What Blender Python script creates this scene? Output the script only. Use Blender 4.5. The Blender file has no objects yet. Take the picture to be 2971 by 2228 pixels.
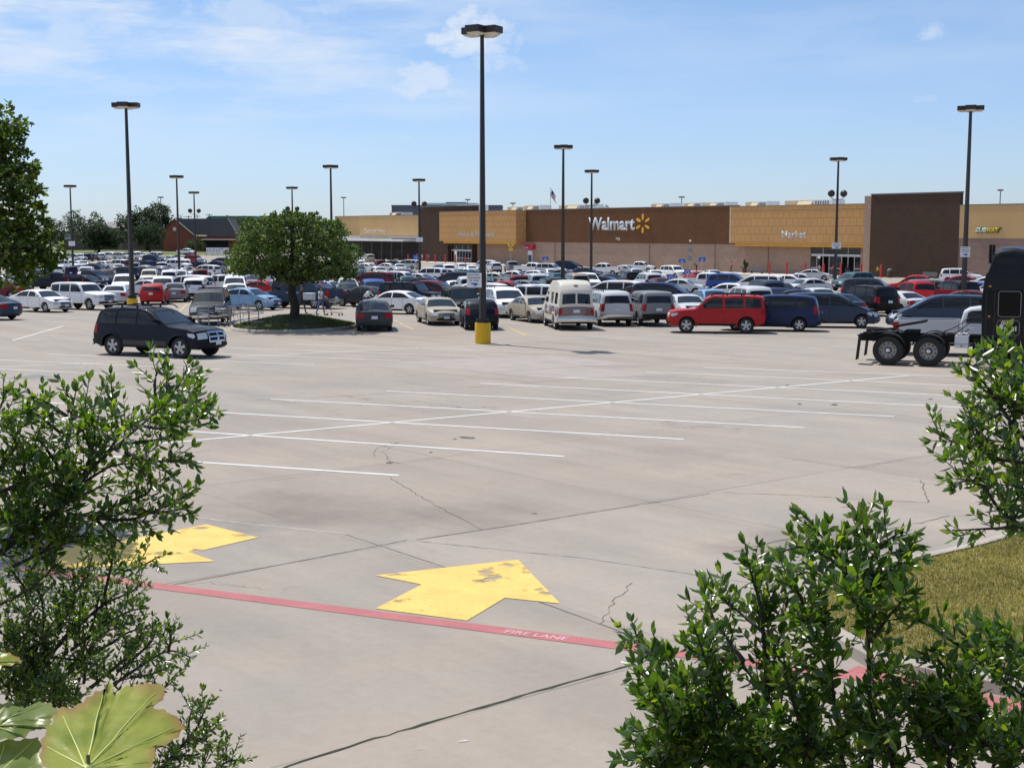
import bpy, bmesh, math, random
from math import sin, cos, tan, atan2, atan, pi, radians, sqrt
from mathutils import Vector, Matrix, noise

# ------------------------------------------------------------------ camera
scene = bpy.context.scene
COL = scene.collection
F, CX, CY = 3828.0, 1485.5, 1114.0          # focal length and centre, in photo pixels (2971 x 2228)
PITCH = radians(6.633)
CAM_H = 3.95
SLOPE, FLAT_Y, FLAT_Z = 0.0145, 200.0, -2.9  # the lot falls gently away from the camera
cam_d = bpy.data.cameras.new('camera')
cam = bpy.data.objects.new('camera', cam_d); COL.objects.link(cam)
cam.location = (0, 0, CAM_H); cam.rotation_euler = (pi/2 - PITCH, 0, 0)
cam_d.sensor_fit = 'HORIZONTAL'; cam_d.sensor_width = 36; cam_d.lens = F/2971*36
cam_d.clip_start = 0.05; cam_d.clip_end = 20000
scene.camera = cam
# ------------------------------------------------------------------ sky and sun
SUN_EL = radians(63); SUN_DIR = Vector((-0.667*cos(SUN_EL), 0.745*cos(SUN_EL), sin(SUN_EL))).normalized()
scene.view_settings.view_transform = 'Standard'; scene.view_settings.look = 'None'
scene.view_settings.exposure = 0.0; scene.view_settings.gamma = 1.0
SKY_STRENGTH = 0.115
world = bpy.data.worlds.new('World'); scene.world = world; world.use_nodes = True
wn, wl = world.node_tree.nodes, world.node_tree.links
for n in list(wn): wn.remove(n)
def W(t, **k):
    n = wn.new(t)
    for a, b in k.items(): setattr(n, a, b)
    return n
w_out = W('ShaderNodeOutputWorld'); w_bg = W('ShaderNodeBackground'); w_bg.inputs[1].default_value = SKY_STRENGTH
sky = W('ShaderNodeTexSky', sky_type='NISHITA'); sky.sun_disc = False
sky.sun_elevation = SUN_EL; sky.sun_rotation = atan2(SUN_DIR.x, SUN_DIR.y)
sky.air_density = 1.0; sky.dust_density = 0.35; sky.ozone_density = 2.0; sky.altitude = 200
def wmath(op, a, b=None, c=None, clamp=False):
    n = W('ShaderNodeMath', operation=op); n.use_clamp = clamp
    for i, v in enumerate((a, b, c)):
        if v is None: continue
        if isinstance(v, (int, float)): n.inputs[i].default_value = v
        else: wl.new(v, n.inputs[i])
    return n.outputs[0]
geo = W('ShaderNodeTexCoord'); DIRV = geo.outputs['Generated']
sep = W('ShaderNodeSeparateXYZ'); wl.new(DIRV, sep.inputs[0])
az = wmath('ARCTAN2', sep.outputs[0], sep.outputs[1])
el = wmath('ARCSINE', sep.outputs[2])
def wnoise(sx, sy, scale, detail=8, rough=0.6, off=0.0):
    c = W('ShaderNodeCombineXYZ'); wl.new(wmath('MULTIPLY', az, sx), c.inputs[0]); wl.new(wmath('MULTIPLY', el, sy), c.inputs[1]); c.inputs[2].default_value = off
    n = W('ShaderNodeTexNoise'); n.inputs['Scale'].default_value = scale; n.inputs['Detail'].default_value = detail
    n.inputs['Roughness'].default_value = rough; wl.new(c.outputs[0], n.inputs['Vector'])
    return n.outputs[0]
def wstep(v, lo, hi):
    n = W('ShaderNodeMapRange', interpolation_type='SMOOTHSTEP'); wl.new(v, n.inputs[0])
    n.inputs[1].default_value = lo; n.inputs[2].default_value = hi
    return n.outputs[0]
def px_dir(px, py):
    vx, vy = (px-CX)/F, (CY-py)/F
    return Vector((vx, cos(PITCH)+vy*sin(PITCH), -sin(PITCH)+vy*cos(PITCH))).normalized()
# thin veils of cirrus, mostly to the one side, and small heaps of cumulus
n_veil = wnoise(1.0, 5.0, 5.5, 9, 0.62, 3.1)
side = wstep(az, 0.12, -0.30)
veil = wmath('MULTIPLY', wstep(n_veil, 0.36, 0.68), wmath('MULTIPLY_ADD', side, 1.0, 0.18))
n_streak = wnoise(1.0, 9.0, 3.0, 6, 0.55, 8.4)
veil = wmath('ADD', veil, wmath('MULTIPLY', wstep(n_streak, 0.50, 0.75), wmath('MULTIPLY_ADD', side, 0.55, 0.08)))
band = wstep(el, 0.02, 0.16)
veil = wmath('MULTIPLY', veil, band)
puff_n = wnoise(1.0, 1.4, 38, 9, 0.62, 1.7)
cov = wmath('ADD', veil, wmath('MULTIPLY_ADD', wstep(el, 0.36, 0.05), 0.10, 0.07))      # thin summer haze
for (px, py, rx, ry, amt) in ((1345, 88, 120, 60, 1.0), (1440, 125, 110, 34, .75), (1225, 235, 95, 52, .8), (1310, 270, 70, 22, .6), (1440, 190, 85, 34, .65), (230, 95, 120, 70, .62), (700, 180, 90, 36, .6), (720, 30, 190, 55, .6), (2735, 95, 62, 28, .6), (2670, 286, 46, 16, .4), (2420, 222, 60, 12, .28), (1120, 400, 110, 18, .3), (640, 130, 160, 50, .5), (860, 65, 80, 34, .55)):
    d = px_dir(px, py); a0, e0 = atan2(d.x, d.y), math.asin(d.z)
    u = wmath('MULTIPLY', wmath('SUBTRACT', az, a0), F/rx); v = wmath('MULTIPLY', wmath('SUBTRACT', el, e0), F/ry)
    r2 = wmath('ADD', wmath('MULTIPLY', u, u), wmath('MULTIPLY', v, v))
    f = wmath('SUBTRACT', 1.0, wmath('MULTIPLY', r2, 0.55))
    f = wmath('ADD', f, wmath('MULTIPLY', wmath('SUBTRACT', puff_n, 0.5), 3.4))
    cov = wmath('MAXIMUM', cov, wmath('MULTIPLY', wstep(f, 0.0, 1.15), amt))
mixc = W('ShaderNodeMixRGB'); wl.new(wmath('MULTIPLY', cov, 0.85, clamp=True), mixc.inputs[0])
tint = W('ShaderNodeMixRGB', blend_type='MULTIPLY'); tint.inputs[0].default_value = 1.0
wl.new(sky.outputs[0], tint.inputs[1])
ramp = W('ShaderNodeMixRGB'); wl.new(wstep(el, 0.0, 0.22), ramp.inputs[0]); ramp.inputs[1].default_value = (.69, .84, 1.20, 1); ramp.inputs[2].default_value = (.69, .865, 1.08, 1); wl.new(ramp.outputs[0], tint.inputs[2])
wl.new(tint.outputs[0], mixc.inputs[1]); mixc.inputs[2].default_value = (6.7, 7.35, 8.3, 1)
CLOUD = mixc.inputs[2]
wl.new(mixc.outputs[0], w_bg.inputs[0]); wl.new(w_bg.outputs[0], w_out.inputs[0])
sun_d = bpy.data.lights.new('sun', 'SUN'); sun_d.energy = 4.5; sun_d.angle = radians(0.53); sun_d.color = (1.0, 0.955, 0.88)
sun = bpy.data.objects.new('sun', sun_d); COL.objects.link(sun)
sun.rotation_euler = (-SUN_DIR).to_track_quat('-Z', 'Y').to_euler()

# ------------------------------------------------------------------ helpers: pixels to points in the place
def ray(px, py):
    vx, vy = (px-CX)/F, (CY-py)/F
    return Vector((vx, cos(PITCH)+vy*sin(PITCH), -sin(PITCH)+vy*cos(PITCH)))
def zg(y): return -SLOPE*y if y <= FLAT_Y else FLAT_Z
def ground(px, py, h=0.0):
    d = ray(px, py)
    den = d.z + SLOPE*d.y
    t = (h-CAM_H)/den if den < -1e-6 else 1e9
    if t < 0 or t*d.y > FLAT_Y: t = (FLAT_Z+h-CAM_H)/d.z
    return Vector((0, 0, CAM_H)) + d*t
def at_depth(px, py, y):
    d = ray(px, py)
    return Vector((0, 0, CAM_H)) + d*(y/d.y)
def project(p):
    v = p - Vector((0, 0, CAM_H))
    fwd = v.y*cos(PITCH) - v.z*sin(PITCH); up = v.y*sin(PITCH) + v.z*cos(PITCH)
    return CX + F*v.x/fwd, CY - F*up/fwd
# ------------------------------------------------------------------ helpers: materials
MATS = {}
def nodemat(name):
    m = bpy.data.materials.new(name); m.use_nodes = True; MATS[name] = m
    return m, m.node_tree.nodes, m.node_tree.links, m.node_tree.nodes['Principled BSDF']
def S(b, **k):
    tr = dict(rough='Roughness', metal='Metallic', coat='Coat Weight', spec='Specular IOR Level', alpha='Alpha', sub='Subsurface Weight', trans='Transmission Weight', coat_rough='Coat Roughness')
    for a, v in k.items(): b.inputs[tr.get(a, a)].default_value = v
def mat(name, rgb, rough=0.6, var=0.0, scale=3.0, bump=0.0, bscale=40.0, coords='Object', **k):
    """plain surface with an uneven tone (noise) and an optional fine bump"""
    if name in MATS: return MATS[name]
    m, n, l, b = nodemat(name)
    S(b, rough=rough, **k); b.inputs['Base Color'].default_value = (*rgb, 1)
    if var or bump: tc = n.new('ShaderNodeTexCoord')
    if var:
        t = n.new('ShaderNodeTexNoise'); t.inputs['Scale'].default_value = scale; t.inputs['Detail'].default_value = 6; l.new(tc.outputs[coords], t.inputs['Vector'])
        r = n.new('ShaderNodeMapRange'); r.inputs[1].default_value = .3; r.inputs[2].default_value = .7; r.inputs[3].default_value = 1-var; r.inputs[4].default_value = 1+var; l.new(t.outputs[0], r.inputs[0])
        x = n.new('ShaderNodeVectorMath'); x.operation = 'SCALE'; x.inputs[0].default_value = rgb; l.new(r.outputs[0], x.inputs['Scale']); l.new(x.outputs[0], b.inputs['Base Color'])
    if bump:
        t2 = n.new('ShaderNodeTexNoise'); t2.inputs['Scale'].default_value = bscale; l.new(tc.outputs[coords], t2.inputs['Vector'])
        bp = n.new('ShaderNodeBump'); bp.inputs['Strength'].default_value = bump; bp.inputs['Distance'].default_value = .02; l.new(t2.outputs[0], bp.inputs['Height']); l.new(bp.outputs[0], b.inputs['Normal'])
    return m
# ------------------------------------------------------------------ helpers: objects
def tag(o, label=None, cat=None, group=None, kind=None):
    if label: o['label'] = label
    if cat: o['category'] = cat
    if group: o['group'] = group
    if kind: o['kind'] = kind
    return o
def empty(name, loc, rz=0.0, tilt=False, label=None, cat=None, group=None):
    o = bpy.data.objects.new(name, None); COL.objects.link(o); o.empty_display_size = .3
    mx = Matrix.Rotation(rz, 4, 'Z')
    if tilt and loc[1] < FLAT_Y: mx = Matrix.Rotation(-atan(SLOPE), 4, 'X') @ mx
    o.matrix_world = Matrix.Translation(Vector(loc)) @ mx
    tag(o, label, cat, group)
    return o
def link(name, me, parent=None, mats=None):
    o = bpy.data.objects.new(name, me); COL.objects.link(o)
    if parent is not None: o.parent = parent
    if mats is not None and len(me.materials) == 0:
        for m in (mats if isinstance(mats, (list, tuple)) else [mats]): me.materials.append(m)
    return o
def mesh_of(bm, name, smooth=None):
    """bmesh -> mesh; smooth = crease angle in degrees, None for flat"""
    bmesh.ops.recalc_face_normals(bm, faces=bm.faces[:])
    if smooth is not None:
        for f in bm.faces: f.smooth = True
        lim = radians(smooth)
        for e in bm.edges:
            if len(e.link_faces) == 2:
                try: a = e.calc_face_angle()
                except ValueError: a = 0
                e.smooth = a < lim
    me = bpy.data.meshes.new(name); bm.to_mesh(me); bm.free()
    return me
def obj(name, bm, m, parent=None, smooth=None):
    me = mesh_of(bm, name, smooth)
    return link(name, me, parent, m)
def box(bm, x0, x1, y0, y1, z0, z1, mi=0, mx=None, bev=0):
    vs = [bm.verts.new((x, y, z)) for x in (x0, x1) for y in (y0, y1) for z in (z0, z1)]
    fs = [bm.faces.new([vs[i] for i in q]) for q in ((0, 1, 3, 2), (4, 6, 7, 5), (0, 4, 5, 1), (2, 3, 7, 6), (0, 2, 6, 4), (1, 5, 7, 3))]
    for f in fs: f.material_index = mi
    if bev:
        es = list({e for f in fs for e in f.edges})
        r = bmesh.ops.bevel(bm, geom=es, offset=bev, segments=2, affect='EDGES', profile=.6)
        for f in r['faces']: f.material_index = mi
        vs = list({v for v in bm.verts if v in vs} | {v for f in r['faces'] for v in f.verts}) if mx is not None else vs
    if mx is not None:
        for v in vs:
            if v.is_valid: v.co = mx @ v.co
    return vs
def prism(bm, pts, y0, y1, mi=0, ax='y'):
    """polygon in x-z (ax='y'), x-y (ax='z') or y-z (ax='x') pulled along the other axis"""
    def P(p, t): return (p[0], t, p[1]) if ax == 'y' else ((p[0], p[1], t) if ax == 'z' else (t, p[0], p[1]))
    a = [bm.verts.new(P(p, y0)) for p in pts]; b = [bm.verts.new(P(p, y1)) for p in pts]
    fs = [bm.faces.new(a), bm.faces.new(b[::-1])]
    for i in range(len(pts)): fs.append(bm.faces.new((a[i-1], a[i], b[i], b[i-1])))
    for f in fs: f.material_index = mi
    return a+b
def tube(bm, pts, rad, n=8, mi=0, cap=True):
    pts = [Vector(p) for p in pts]; rings = []
    up = Vector((0, 0, 1))
    for i, p in enumerate(pts):
        t = (pts[min(i+1, len(pts)-1)] - pts[max(i-1, 0)]).normalized()
        u = t.cross(up if abs(t.dot(up)) < .95 else Vector((1, 0, 0))).normalized(); v = t.cross(u)
        r = rad[i] if isinstance(rad, (list, tuple)) else rad
        rings.append([bm.verts.new(p + (u*cos(2*pi*k/n) + v*sin(2*pi*k/n))*r) for k in range(n)])
    for a, b in zip(rings, rings[1:]):
        for k in range(n): bm.faces.new((a[k-1], a[k], b[k], b[k-1])).material_index = mi
    if cap and n > 2:
        bm.faces.new(rings[0][::-1]).material_index = mi; bm.faces.new(rings[-1]).material_index = mi
    return rings
def lathe(bm, prof, n=24, axis='y', c=(0, 0, 0), mi=0):
    """profile (r, t) turned about the axis"""
    rings = []
    for r, t in prof:
        ring = []
        for k in range(n):
            a = 2*pi*k/n; x, z = r*cos(a), r*sin(a)
            co = (x, t, z) if axis == 'y' else (x, z, t)
            ring.append(bm.verts.new(Vector(co)+Vector(c)))
        rings.append(ring)
    for a, b in zip(rings, rings[1:]):
        for k in range(n): bm.faces.new((a[k-1], a[k], b[k], b[k-1])).material_index = mi
    return rings
def ground_sheet(name, pts, lift, m, parent=None):
    bm = bmesh.new()
    bm.faces.new([bm.verts.new((p.x, p.y, p.z+lift)) for p in pts])
    bmesh.ops.triangulate(bm, faces=bm.faces[:])
    return obj(name, bm, m, parent)
def text_mesh(s, size, depth=0.02, bold=0.0, align='CENTER', shear=0.0, spacing=1.0):
    cu = bpy.data.curves.new('text', 'FONT'); cu.body = s; cu.size = size; cu.extrude = depth; cu.offset = bold
    cu.align_x = align; cu.shear = shear; cu.space_character = spacing; cu.resolution_u = 3
    o = bpy.data.objects.new('text', cu); COL.objects.link(o)
    dg = bpy.context.evaluated_depsgraph_get(); dg.update()
    me = bpy.data.meshes.new_from_object(o.evaluated_get(dg))
    bpy.data.objects.remove(o); bpy.data.curves.remove(cu)
    me.materials.clear()
    return me
def fit_text(name, s, parent, m, x0, x1, z0, z1, y, depth=.04, bold=0.0, shear=0.0):
    """writing standing in the x-z plane, facing -y, filling the given box"""
    me = text_mesh(s, 1.0, 0.0, bold, 'LEFT', shear)
    xs = [v.co.x for v in me.vertices]; ys = [v.co.y for v in me.vertices]
    bm = bmesh.new(); bm.from_mesh(me); bpy.data.meshes.remove(me)
    r = bmesh.ops.extrude_face_region(bm, geom=bm.faces[:]); top = {v for v in r['geom'] if isinstance(v, bmesh.types.BMVert)}
    for v in bm.verts:
        fx = (v.co.x-min(xs))/(max(xs)-min(xs)); fz = (v.co.y-min(ys))/(max(ys)-min(ys))
        v.co = (x0+(x1-x0)*fx, y-depth if v in top else y, z0+(z1-z0)*fz)
    return obj(name, bm, m, parent)
# ------------------------------------------------------------------ ground
JOINT_U = radians(39.3); PANEL = 4.75
def concrete_material():
    m, n, l, b = nodemat('concrete'); S(b, rough=.85, spec=.25)
    tc = n.new('ShaderNodeNewGeometry'); mp = n.new('ShaderNodeMapping'); mp.vector_type = 'POINT'
    mp.inputs['Rotation'].default_value = (0, 0, -JOINT_U); l.new(tc.outputs['Position'], mp.inputs[0])
    def noise(scale, detail=6, rough=.6, vec=None, sc=None):
        t = n.new('ShaderNodeTexNoise'); t.inputs['Scale'].default_value = scale; t.inputs['Detail'].default_value = detail; t.inputs['Roughness'].default_value = rough
        l.new(vec or mp.outputs[0], t.inputs['Vector']); return t.outputs[0]
    def M(op, a, bb=None, c=None, clamp=False):
        q = n.new('ShaderNodeMath'); q.operation = op; q.use_clamp = clamp
        for i, v in enumerate((a, bb, c)):
            if v is None: continue
            if isinstance(v, (int, float)): q.inputs[i].default_value = v
            else: l.new(v, q.inputs[i])
        return q.outputs[0]
    def step(v, lo, hi, a=0.0, bb=1.0):
        q = n.new('ShaderNodeMapRange'); q.interpolation_type = 'SMOOTHSTEP'; l.new(v, q.inputs[0])
        for i, x in enumerate((lo, hi, a, bb)): q.inputs[i+1].default_value = x
        return q.outputs[0]
    def mix(fac, a, bb, blend='MIX'):
        q = n.new('ShaderNodeMixRGB'); q.blend_type = blend
        if isinstance(fac, (int, float)): q.inputs[0].default_value = fac
        else: l.new(fac, q.inputs[0])
        for i, v in ((1, a), (2, bb)):
            if isinstance(v, tuple): q.inputs[i].default_value = (*v, 1)
            else: l.new(v, q.inputs[i])
        return q.outputs[0]
    sp = n.new('ShaderNodeSeparateXYZ'); l.new(mp.outputs[0], sp.inputs[0])
    u = M('DIVIDE', M('SUBTRACT', sp.outputs[0], 9.5), 5.16); v = M('DIVIDE', M('SUBTRACT', sp.outputs[1], 8.68), 5.77)
    # base: warm grey with slab to slab tone, clouds, streaks along the slabs and fine grain
    cell = n.new('ShaderNodeCombineXYZ'); l.new(M('FLOOR', u), cell.inputs[0]); l.new(M('FLOOR', v), cell.inputs[1])
    wnz = n.new('ShaderNodeTexWhiteNoise'); wnz.noise_dimensions = '2D'; l.new(cell.outputs[0], wnz.inputs['Vector'])
    big = noise(.075, 4, .5); mid = noise(.55, 7, .65); fine = noise(9, 5, .7); grain = noise(120, 2, .6)
    st = n.new('ShaderNodeMapping'); st.inputs['Scale'].default_value = (1.0, .16, 1); st.inputs['Rotation'].default_value = (0, 0, radians(52)); l.new(mp.outputs[0], st.inputs[0])
    streak = noise(.8, 7, .65, st.outputs[0])
    col = mix(step(big, .35, .65), (.330, .284, .240), (.308, .286, .256))
    col = mix(step(mid, .3, .72), col, (.360, .308, .257))
    val = M('MULTIPLY', M('MULTIPLY_ADD', wnz.outputs[0], .10, .95), M('MULTIPLY', step(streak, .28, .7, .88, 1.05), step(fine, .25, .75, .955, 1.04)))
    val = M('MULTIPLY', val, step(grain, .2, .8, .95, 1.05))
    # oil and tyre dirt
    oil = step(noise(.33, 8, .7), .60, .80, 0, .30); spots = step(noise(1.7, 5, .6), .73, .80, 0, .34)
    val = M('MULTIPLY', val, M('SUBTRACT', 1.0, M('MAXIMUM', oil, spots)))
    # joints
    wob = M('MULTIPLY', M('SUBTRACT', noise(2.2, 3, .5), .5), .012)
    def joint(c, w):
        f = M('ABSOLUTE', M('SUBTRACT', M('FRACT', M('ADD', c, wob)), .5))
        return step(f, .5-w, .5-w*.35)
    j = M('MAXIMUM', joint(u, .0042), joint(v, .0042))
    j = M('MULTIPLY', j, step(noise(.22, 4, .6), .36, .62, .12, .92))
    sc = n.new('ShaderNodeVectorMath'); sc.operation = 'SCALE'; l.new(col, sc.inputs[0]); l.new(val, sc.inputs['Scale'])
    # hairline cracks
    vor = n.new('ShaderNodeTexVoronoi'); vor.feature = 'DISTANCE_TO_EDGE'; vor.inputs['Scale'].default_value = .11
    dv = n.new('ShaderNodeVectorMath'); dv.operation = 'ADD'
    nz = n.new('ShaderNodeTexNoise'); nz.inputs['Scale'].default_value = 1.1; nz.inputs['Detail'].default_value = 6; l.new(mp.outputs[0], nz.inputs['Vector'])
    sv = n.new('ShaderNodeVectorMath'); sv.operation = 'SCALE'; sv.inputs['Scale'].default_value = 1.6; l.new(nz.outputs['Color'], sv.inputs[0])
    l.new(mp.outputs[0], dv.inputs[0]); l.new(sv.outputs[0], dv.inputs[1]); l.new(dv.outputs[0], vor.inputs['Vector'])
    crack = M('MULTIPLY', step(vor.outputs['Distance'], .0022, .0005), step(noise(.16, 3), .5, .62, 0, .75))
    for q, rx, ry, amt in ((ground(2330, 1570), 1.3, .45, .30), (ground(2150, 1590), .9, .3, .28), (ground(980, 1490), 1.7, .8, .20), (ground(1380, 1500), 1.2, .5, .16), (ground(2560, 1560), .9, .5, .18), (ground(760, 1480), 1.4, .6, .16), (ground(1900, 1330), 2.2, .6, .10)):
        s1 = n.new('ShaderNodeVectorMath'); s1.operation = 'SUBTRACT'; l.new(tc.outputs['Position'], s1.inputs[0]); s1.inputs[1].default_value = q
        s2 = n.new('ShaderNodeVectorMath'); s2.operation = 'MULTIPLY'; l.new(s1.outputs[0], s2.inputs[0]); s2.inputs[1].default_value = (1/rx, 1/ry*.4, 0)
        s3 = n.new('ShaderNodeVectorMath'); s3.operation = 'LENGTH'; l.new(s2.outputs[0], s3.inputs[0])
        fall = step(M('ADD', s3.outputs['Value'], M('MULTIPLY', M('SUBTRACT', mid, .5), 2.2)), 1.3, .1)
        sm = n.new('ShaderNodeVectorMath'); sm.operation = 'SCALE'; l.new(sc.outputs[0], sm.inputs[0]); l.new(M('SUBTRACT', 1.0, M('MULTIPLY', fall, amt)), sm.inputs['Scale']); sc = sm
    fin = mix(M('MAXIMUM', M('MULTIPLY', j, .50), M('MULTIPLY', crack, .6)), sc.outputs[0], (.055, .05, .045))
    l.new(fin, b.inputs['Base Color'])
    bp = n.new('ShaderNodeBump'); bp.inputs['Strength'].default_value = .18; bp.inputs['Distance'].default_value = .02; l.new(grain, bp.inputs['Height']); l.new(bp.outputs[0], b.inputs['Normal'])
    return m
CONC = concrete_material()
bm = bmesh.new()
xs = [-6000, -400, -100, 0, 100, 400, 6000]; ys = [-60, 0, 100, FLAT_Y, 320, 1000, 9000]
grid = [[bm.verts.new((x, y, zg(y))) for x in xs] for y in ys]
for a, b_ in zip(grid, grid[1:]):
    for i in range(len(xs)-1): bm.faces.new((a[i], a[i+1], b_[i+1], b_[i]))
tag(obj('ground', bm, CONC), kind='structure')
# grass land beyond the lot
GRASS_FAR = mat('dry_grass', (.115, .135, .035), .9, .35, .12, coords='Object')
bm = bmesh.new()
fp = [(-900, 345), (-120, 345), (-78, 372), (-40, 500), (60, 900), (900, 9000), (-6000, 9000), (-6000, 345)]
bm.faces.new([bm.verts.new((x, y, FLAT_Z+.05+.0*y)) for x, y in fp]); bmesh.ops.triangulate(bm, faces=bm.faces[:])
tag(obj('far_field', bm, GRASS_FAR), kind='structure')

# ------------------------------------------------------------------ paint on the ground
def paint_material(name, rgb, wear, under=None):
    m, n, l, b = nodemat(name); S(b, rough=.7, spec=.3)
    g = n.new('ShaderNodeNewGeometry')
    def noise(s, d=6):
        t = n.new('ShaderNodeTexNoise'); t.inputs['Scale'].default_value = s; t.inputs['Detail'].default_value = d; t.inputs['Roughness'].default_value = .62; l.new(g.outputs['Position'], t.inputs['Vector']); return t.outputs[0]
    r = n.new('ShaderNodeMapRange'); l.new(noise(2.5), r.inputs[0]); r.inputs[1].default_value = .3; r.inputs[2].default_value = .7; r.inputs[3].default_value = .86; r.inputs[4].default_value = 1.08
    sc = n.new('ShaderNodeVectorMath'); sc.operation = 'SCALE'; sc.inputs[0].default_value = rgb; l.new(r.outputs[0], sc.inputs['Scale']); l.new(sc.outputs[0], b.inputs['Base Color'])
    out = n['Material Output']; tr = n.new('ShaderNodeBsdfTransparent'); mx = n.new('ShaderNodeMixShader')
    a = n.new('ShaderNodeMapRange'); a.inputs[1].default_value = wear; a.inputs[2].default_value = wear+.06; l.new(noise(1.35, 9), a.inputs[0])
    a2 = n.new('ShaderNodeMapRange'); a2.inputs[1].default_value = .31; a2.inputs[2].default_value = .38; a2.inputs[3].default_value = .6; l.new(noise(26, 3), a2.inputs[0])
    inv = n.new('ShaderNodeMath'); inv.operation = 'SUBTRACT'; inv.inputs[0].default_value = 1; l.new(a.outputs[0], inv.inputs[1])
    mu = n.new('ShaderNodeMath'); mu.operation = 'MULTIPLY'; l.new(inv.outputs[0], mu.inputs[0]); l.new(a2.outputs[0], mu.inputs[1])
    l.new(mu.outputs[0], mx.inputs[0]); l.new(tr.outputs[0], mx.inputs[1]); l.new(b.outputs[0], mx.inputs[2]); l.new(mx.outputs[0], out.inputs[0])
    return m
WHITE_P = paint_material('white_line_paint', (.74, .74, .74), .70)
YELLOW_P = paint_material('yellow_arrow_paint', (.76, .52, .145), .60)
YELLOW_L = paint_material('faded_yellow_line_paint', (.62, .46, .16), .56)
RED_P = paint_material('red_fire_lane_paint', (.43, .15, .15), .61)
def strips(name, segs, width, m, lift):
    bm = bmesh.new()
    for a, b_ in segs:
        d = (b_-a); d.z = 0; d.normalize(); s = Vector((-d.y, d.x, 0))*width/2
        q = [a-s, b_-s, b_+s, a+s]
        bm.faces.new([bm.verts.new((p.x, p.y, zg(p.y)+lift)) for p in q])
    return tag(obj(name, bm, m), kind='structure')
D = 1.34313
first = [((-60, 966), (862, 1027)), ((-80, 899), (1219, 986)), ((40, 866), (1477, 949)), ((585, 862), (1738, 924)), ((835, 845), (1932, 900)), ((1037, 828), (2110, 882)), ((1225, 816), (2150, 859)), ((1395, 803), (2180, 838)), ((1520, 794), (2200, 818))]
segs = [(ground(a[0]*D, a[1]*D), ground(b_[0]*D, b_[1]*D)) for a, b_ in first]
head = (ground(-60*D, 995*D), ground(1962*D, 811.5*D))
segs.append(head)
# the second double row beyond it: same stalls, other head line
h2a, h2b = ground(-380, 1082), ground(1400, 1003)
hd = (h2b-h2a); hl = hd.length; hd.normalize()
sd = (segs[3][1]-segs[3][0]); sl = sd.length; sd.normalize()
segs2 = [(h2a, h2a+hd*hl)]
k = 0.0
while k < hl:
    c = h2a+hd*k
    segs2.append((c-sd*5.9, c+sd*5.9)); k += 3.35
g1 = ground(36, 988); g2 = ground(184, 946); segs2.append((g1, g2))
strips('parking_lines', segs, .105, WHITE_P, .005)
strips('far_parking_lines', segs2, .09, WHITE_P, .005)
ysegs = [(ground(1138, 926), ground(1200, 957)), (ground(1470, 948), ground(1530, 975)), (ground(1000, 940), ground(1060, 972)), (ground(520, 905), ground(545, 880))]
c0, cd = ground(1199, 956), Vector((cos(radians(36.3)), sin(radians(36.3)), 0))
strips('yellow_stall_lines', ysegs, .10, YELLOW_L, .005)
# newer and darker slabs
PATCH_L = mat('pale_concrete_patch', (.345, .302, .268), .85, .08, 1.2, coords='Object')
PATCH_D = mat('dark_concrete_patch', (.20, .195, .195), .85, .10, 2.0, coords='Object')
for nm, q, m in (('pale_patch', ((1150, 1052), (1440, 1036), (1700, 1062), (1420, 1082)), PATCH_L), ('pale_patch', ((1440, 1036.5), (1600, 1030), (1900, 1060), (1700, 1061)), PATCH_L), ('pale_patch', ((1430, 1083), (1690, 1064), (1960, 1086), (1640, 1100)), PATCH_L), ('dark_patch', ((18, 1098), (112, 1086), (152, 1095), (90, 1099)), PATCH_D)):
    tag(ground_sheet(nm, [ground(*p) for p in q], .0025 if 'pale' in nm else .003, m), kind='structure')
# arrows and fire lane
def arrow(pts, label):
    o = ground_sheet('arrow_marking', [ground(*p) for p in pts], .007, YELLOW_P)
    return tag(o, label, 'road marking', 'yellow arrows by the fire lane')
Z8 = lambda p: (p[0]*.859, 1450+p[1]*.859)
arrow([Z8(p) for p in ((1268, 256), (1750, 203), (1892, 351), (1705, 332), (1577, 409), (1268, 368), (1425, 287))], 'worn yellow arrow with peeling paint touching the red line, pointing away to the store')
arrow([(599, 1522), (749, 1560), (556, 1605), (625, 1629), (140, 1652), (150, 1600), (341, 1553), (376, 1566)], 'yellow arrow partly shaded by the tree and hidden by the shrub')
ra, rb = ground(60, 1649), ground(2560, 1972)
strips('fire_lane_line', [(ra, rb)], .23, RED_P, .0045)
# the stencilled words in the red line
LETTER = paint_material('stencil_paint', (.60, .36, .37), .56)
rd = (rb-ra).normalized(); r_s = Vector((-rd.y, rd.x, 0))
me = text_mesh('FIRE LANE', .155, 0.0, .004, 'CENTER')
cpt = ground(1556, 1843); yaw = atan2(rd.y, rd.x)
o = link('fire_lane_lettering', me, None, LETTER); o.matrix_world = Matrix.Translation(cpt+Vector((0, 0, .0085)) - r_s*.055) @ Matrix.Rotation(-atan(SLOPE), 4, 'X') @ Matrix.Rotation(yaw, 4, 'Z')
tag(o, 'worn pale stencilled words FIRE LANE on the red line', 'road marking')
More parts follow.
